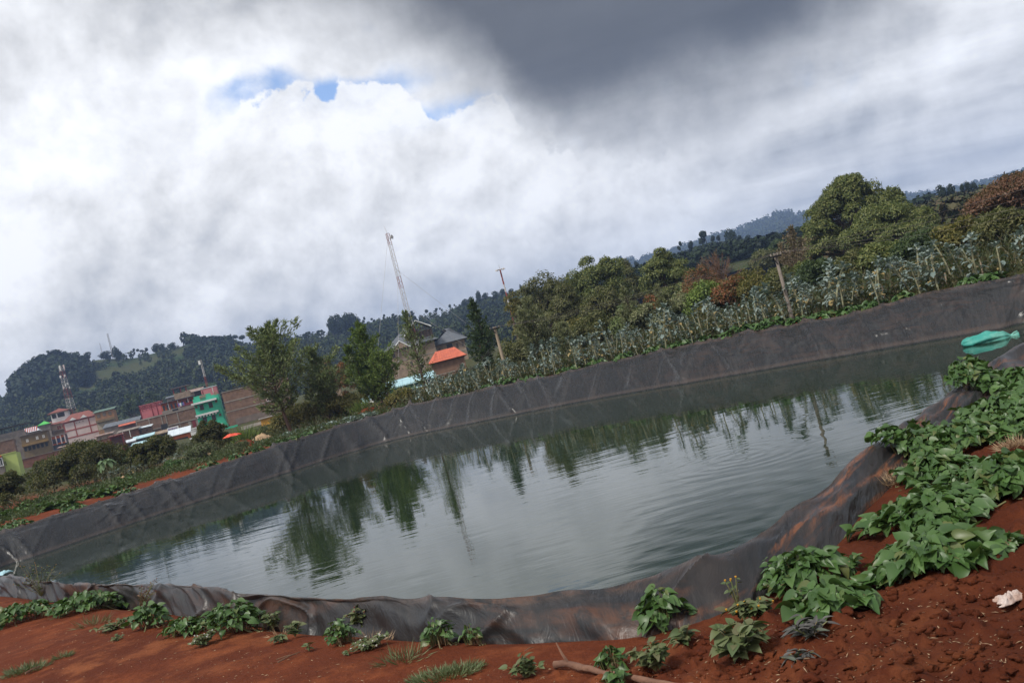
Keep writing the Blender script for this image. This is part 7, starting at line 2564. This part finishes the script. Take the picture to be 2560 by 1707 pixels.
for lb, x0, y0, x1, y1, r_ in (("dry twig lying below the dark leafy weed", 694, 1652, 748, 1620, 0.005), ("second dry twig beside the first, below the dark leafy weed", 690, 1644, 740, 1626, 0.004),
                               ("short brown stick in the lower left corner", 66, 1692, 102, 1674, 0.010), ("thin straw stalk on the soil right of the compact sweet potato", 1306, 1606, 1328, 1594, 0.003)):
    a_ = onz(x0, y0, GZ + 0.02)
    b_ = onz(x1, y1, GZ + 0.02)
    a_.z = gz1(a_.x, a_.y) + r_ + 0.012
    b_.z = gz1(b_.x, b_.y) + r_ + 0.012
    mb = MB()
    mb.tube([Vector((0, 0, 0)), (b_ - a_) * 0.5 + Vector((0.004, 0, 0.006)), b_ - a_], [r_, r_ * 0.9, r_ * 0.6], 6)
    o = mb.build("stick", M_TWIG if r_ < 0.008 else M_BR, None, a_)
    tag(o, lb, "stick")

# litter of straw bits and pale crumbs on the soil
rg = np.random.default_rng(55)
n = 1700
x = rg.uniform(0, 2560, n)
y = rg.uniform(1480, 1715, n)
P = np.array([onz(a, b_, GZ) for a, b_ in zip(x, y)])
d_, _ = rim_info(P[:, 0], P[:, 1])
P = P[d_ > 0.7]
P[:, 2] = ground_z(P[:, 0], P[:, 1]) + 0.004
ax = runit(rg, len(P))
ax[:, 2] *= 0.15
V, Fq = cards(P, ax, rg.uniform(0.008, 0.05, len(P)) * rg.uniform(0.3, 1, len(P)), rg.uniform(0.002, 0.006, len(P)), rg, 0.1, np.tile([0, 0, 1.0], (len(P), 1)))
tag(link("litter", arr_mesh("litter", V, Fq), L_DRY), "straw bits and pale crumbs scattered over the red soil", "litter", kind='stuff')

# soil clods on the dug-over right-hand side
nn = 900
x = rg.uniform(1500, 2600, nn)
y = rg.uniform(1420, 1720, nn)
vv, ff = [], []
ico = bpy.data.meshes.new("ico")
import bmesh
bm = bmesh.new()
bmesh.ops.create_icosphere(bm, subdivisions=2, radius=1)
IV = np.array([v.co[:] for v in bm.verts])
IF = np.array([[v.index for v in f.verts] for f in bm.faces])
bm.free()
parts_ = []
for a, b_ in zip(x, y):
    q = onz(a, b_, GZ)
    d_, _ = rim_info([q.x], [q.y])
    if d_[0] < 0.75:
        continue
    s = 0.005 + 0.022 * rg.uniform() ** 2.5
    w_ = IV * (1 + 1.1 * (fbm(IV[:, 0] * 2.2 + a, IV[:, 1] * 2.2 + IV[:, 2] * 1.7, 3, 3)[:, None] - 0.5) * 2)
    w_ = w_ * np.array([1, rg.uniform(.7, 1.2), rg.uniform(.5, .8)]) * s
    parts_.append((w_ + np.array([q.x, q.y, float(ground_z([q.x], [q.y])[0]) + s * 0.15]), IF))
V, Fq = joinm(parts_)
tag(link("soil_crumbs", arr_mesh("soil_crumbs", V, Fq, False), M_SOIL), "crumbly clods of dug red soil at the lower right", "soil clods", kind='stuff')


# ------------------------------------------------------------------ sack in the water, bag on the soil
def sack(name, label, cat, c, ln, wd, ht, mat_, seed, rz, sink=0.3, tie=True):
    nr_, nc_ = 40, 36
    t = np.linspace(0, 1, nr_)[:, None]
    a = np.linspace(0, 2 * PI, nc_, endpoint=False)[None, :]
    prof = np.interp(t, [0, 0.04, 0.15, 0.5, 0.75, 0.84, 0.88, 0.94, 1.0] if tie else [0, 0.05, 0.2, 0.5, 0.8, 0.95, 1, 1, 1],
                     [0.05, 0.5, 0.85, 1.0, 0.75, 0.35, 0.16, 0.42, 0.5] if tie else [0.05, 0.6, 0.9, 1.0, 0.85, 0.5, 0.05, 0.05, 0.05])
    rr_ = prof * (1 + 0.45 * (fbm(t * 3.5 + np.cos(a), np.sin(a) * 1.5 + t * 2, 4, seed) - 0.5) + 0.16 * np.sin(a * 8 + t * 7) * sstep(0.35, 0.85, t) + 0.10 * np.sin(a * 5 + t * 11 + 2))
    X = (t - 0.5) * ln + 0 * a
    Y = rr_ * np.cos(a) * wd / 2
    Z = rr_ * np.sin(a) * ht / 2
    V = np.stack([X, Y, Z], 2).reshape(-1, 3)
    o = link(name, arr_mesh(name, V, grid_faces(nr_, nc_, True), True), mat_, None, c)
    o.rotation_euler = (0, R(4), rz)
    tag(o, label, cat)
    return o


p0 = onz(2424, 853, 0.0)
p1 = onz(2546, 826, 0.0)
ln = (p1 - p0).length
M_SACK = pmat("teal_woven_sack", (0.035, 0.27, 0.225), (0.13, 0.36, 0.30), 2.6, 0.5, 0.5, 30, lo=0.4, hi=0.7)
cc_ = (p0 + p1) / 2
mid_ = onz(2484, 852, 0.0)
sk_ = sack("sack", "teal woven sack, tied at one end, floating against the far liner at the right", "sack", (mid_.x, mid_.y + 0.2, 0.04), 1.42, 0.56, 0.40, M_SACK, 3, R(-14))
mb = MB()
for k in range(9):
    rgk = random.Random(k)
    mb.tube([(0.55, 0, 0.03), (0.66 + rgk.uniform(0, .1), rgk.uniform(-.15, .15), rgk.uniform(0.0, .15)), (0.78 + rgk.uniform(0, .15), rgk.uniform(-.22, .22), rgk.uniform(-.08, .1))], [0.012, 0.01, 0.004], 4)
mb.build("tie", B_DARK, sk_)
q = onz(2532, 1506, GZ + 0.02)
M_BAG = pmat("dirty_white_plastic", (0.50, 0.42, 0.38), (0.36, 0.24, 0.19), 14, 0.45, 0.6, 40)
u, v = np.meshgrid(np.linspace(-1, 1, 60), np.linspace(-1, 1, 40), indexing='ij')
rr_ = np.maximum(np.abs(u), np.abs(v))
X = u * 0.070 * (1 + 0.5 * (vnoise(v * 2.2, u * 0 + 1, 4) - 0.5))
Y = v * 0.038 * (1 + 0.5 * (vnoise(u * 2.5, v * 0 + 5, 6) - 0.5))
Z = (1 - rr_ ** 2) * 0.022 + np.abs(fbm(u * 3.0, v * 2.4, 2, 12) - 0.5) * 0.05 * (1 - rr_ ** 4) - 0.004
bo = link("plastic_bag", arr_mesh("plastic_bag", np.stack([X, Y, Z], 2).reshape(-1, 3), grid_faces(60, 40)[:, ::-1], True), M_BAG, None, (q.x, q.y, gz1(q.x, q.y) + 0.012))
bo.rotation_euler = (0, 0, R(8))
bo.modifiers.new("thickness", 'SOLIDIFY').thickness = 0.003
tag(bo, "crumpled dirty white plastic bag on the bare soil at the right edge", "plastic bag")
q = onz(30, 1424, 1.45)
sheet("plastic_scrap", "scrap of pale plastic on the liner at the far left", "plastic scrap", 6, 1434, 15.2, 30, 0.3, B_ROOFC, 0.05, 4)

# stakes among the right-hand kale
for i, (x0, y0, x1, y1, D) in enumerate(((2451, 655, 2459, 692, 30), (2362, 682, 2368, 714, 31), (2205, 715, 2208, 732, 33))):
    a_, b_ = at(x1, y1, D), at(x0, y0, D)
    g = gz1(a_.x, D)
    mb = MB()
    mb.tube([(0, 0, g - a_.z - 0.1), b_ - a_], [0.03, 0.025], 6)
    o = mb.build("stake", M_POLEW, None, a_)
    tag(o, ("rightmost pale stake among the tall kale", "middle pale stake among the tall kale", "leftmost short stake among the kale")[i], "stake")
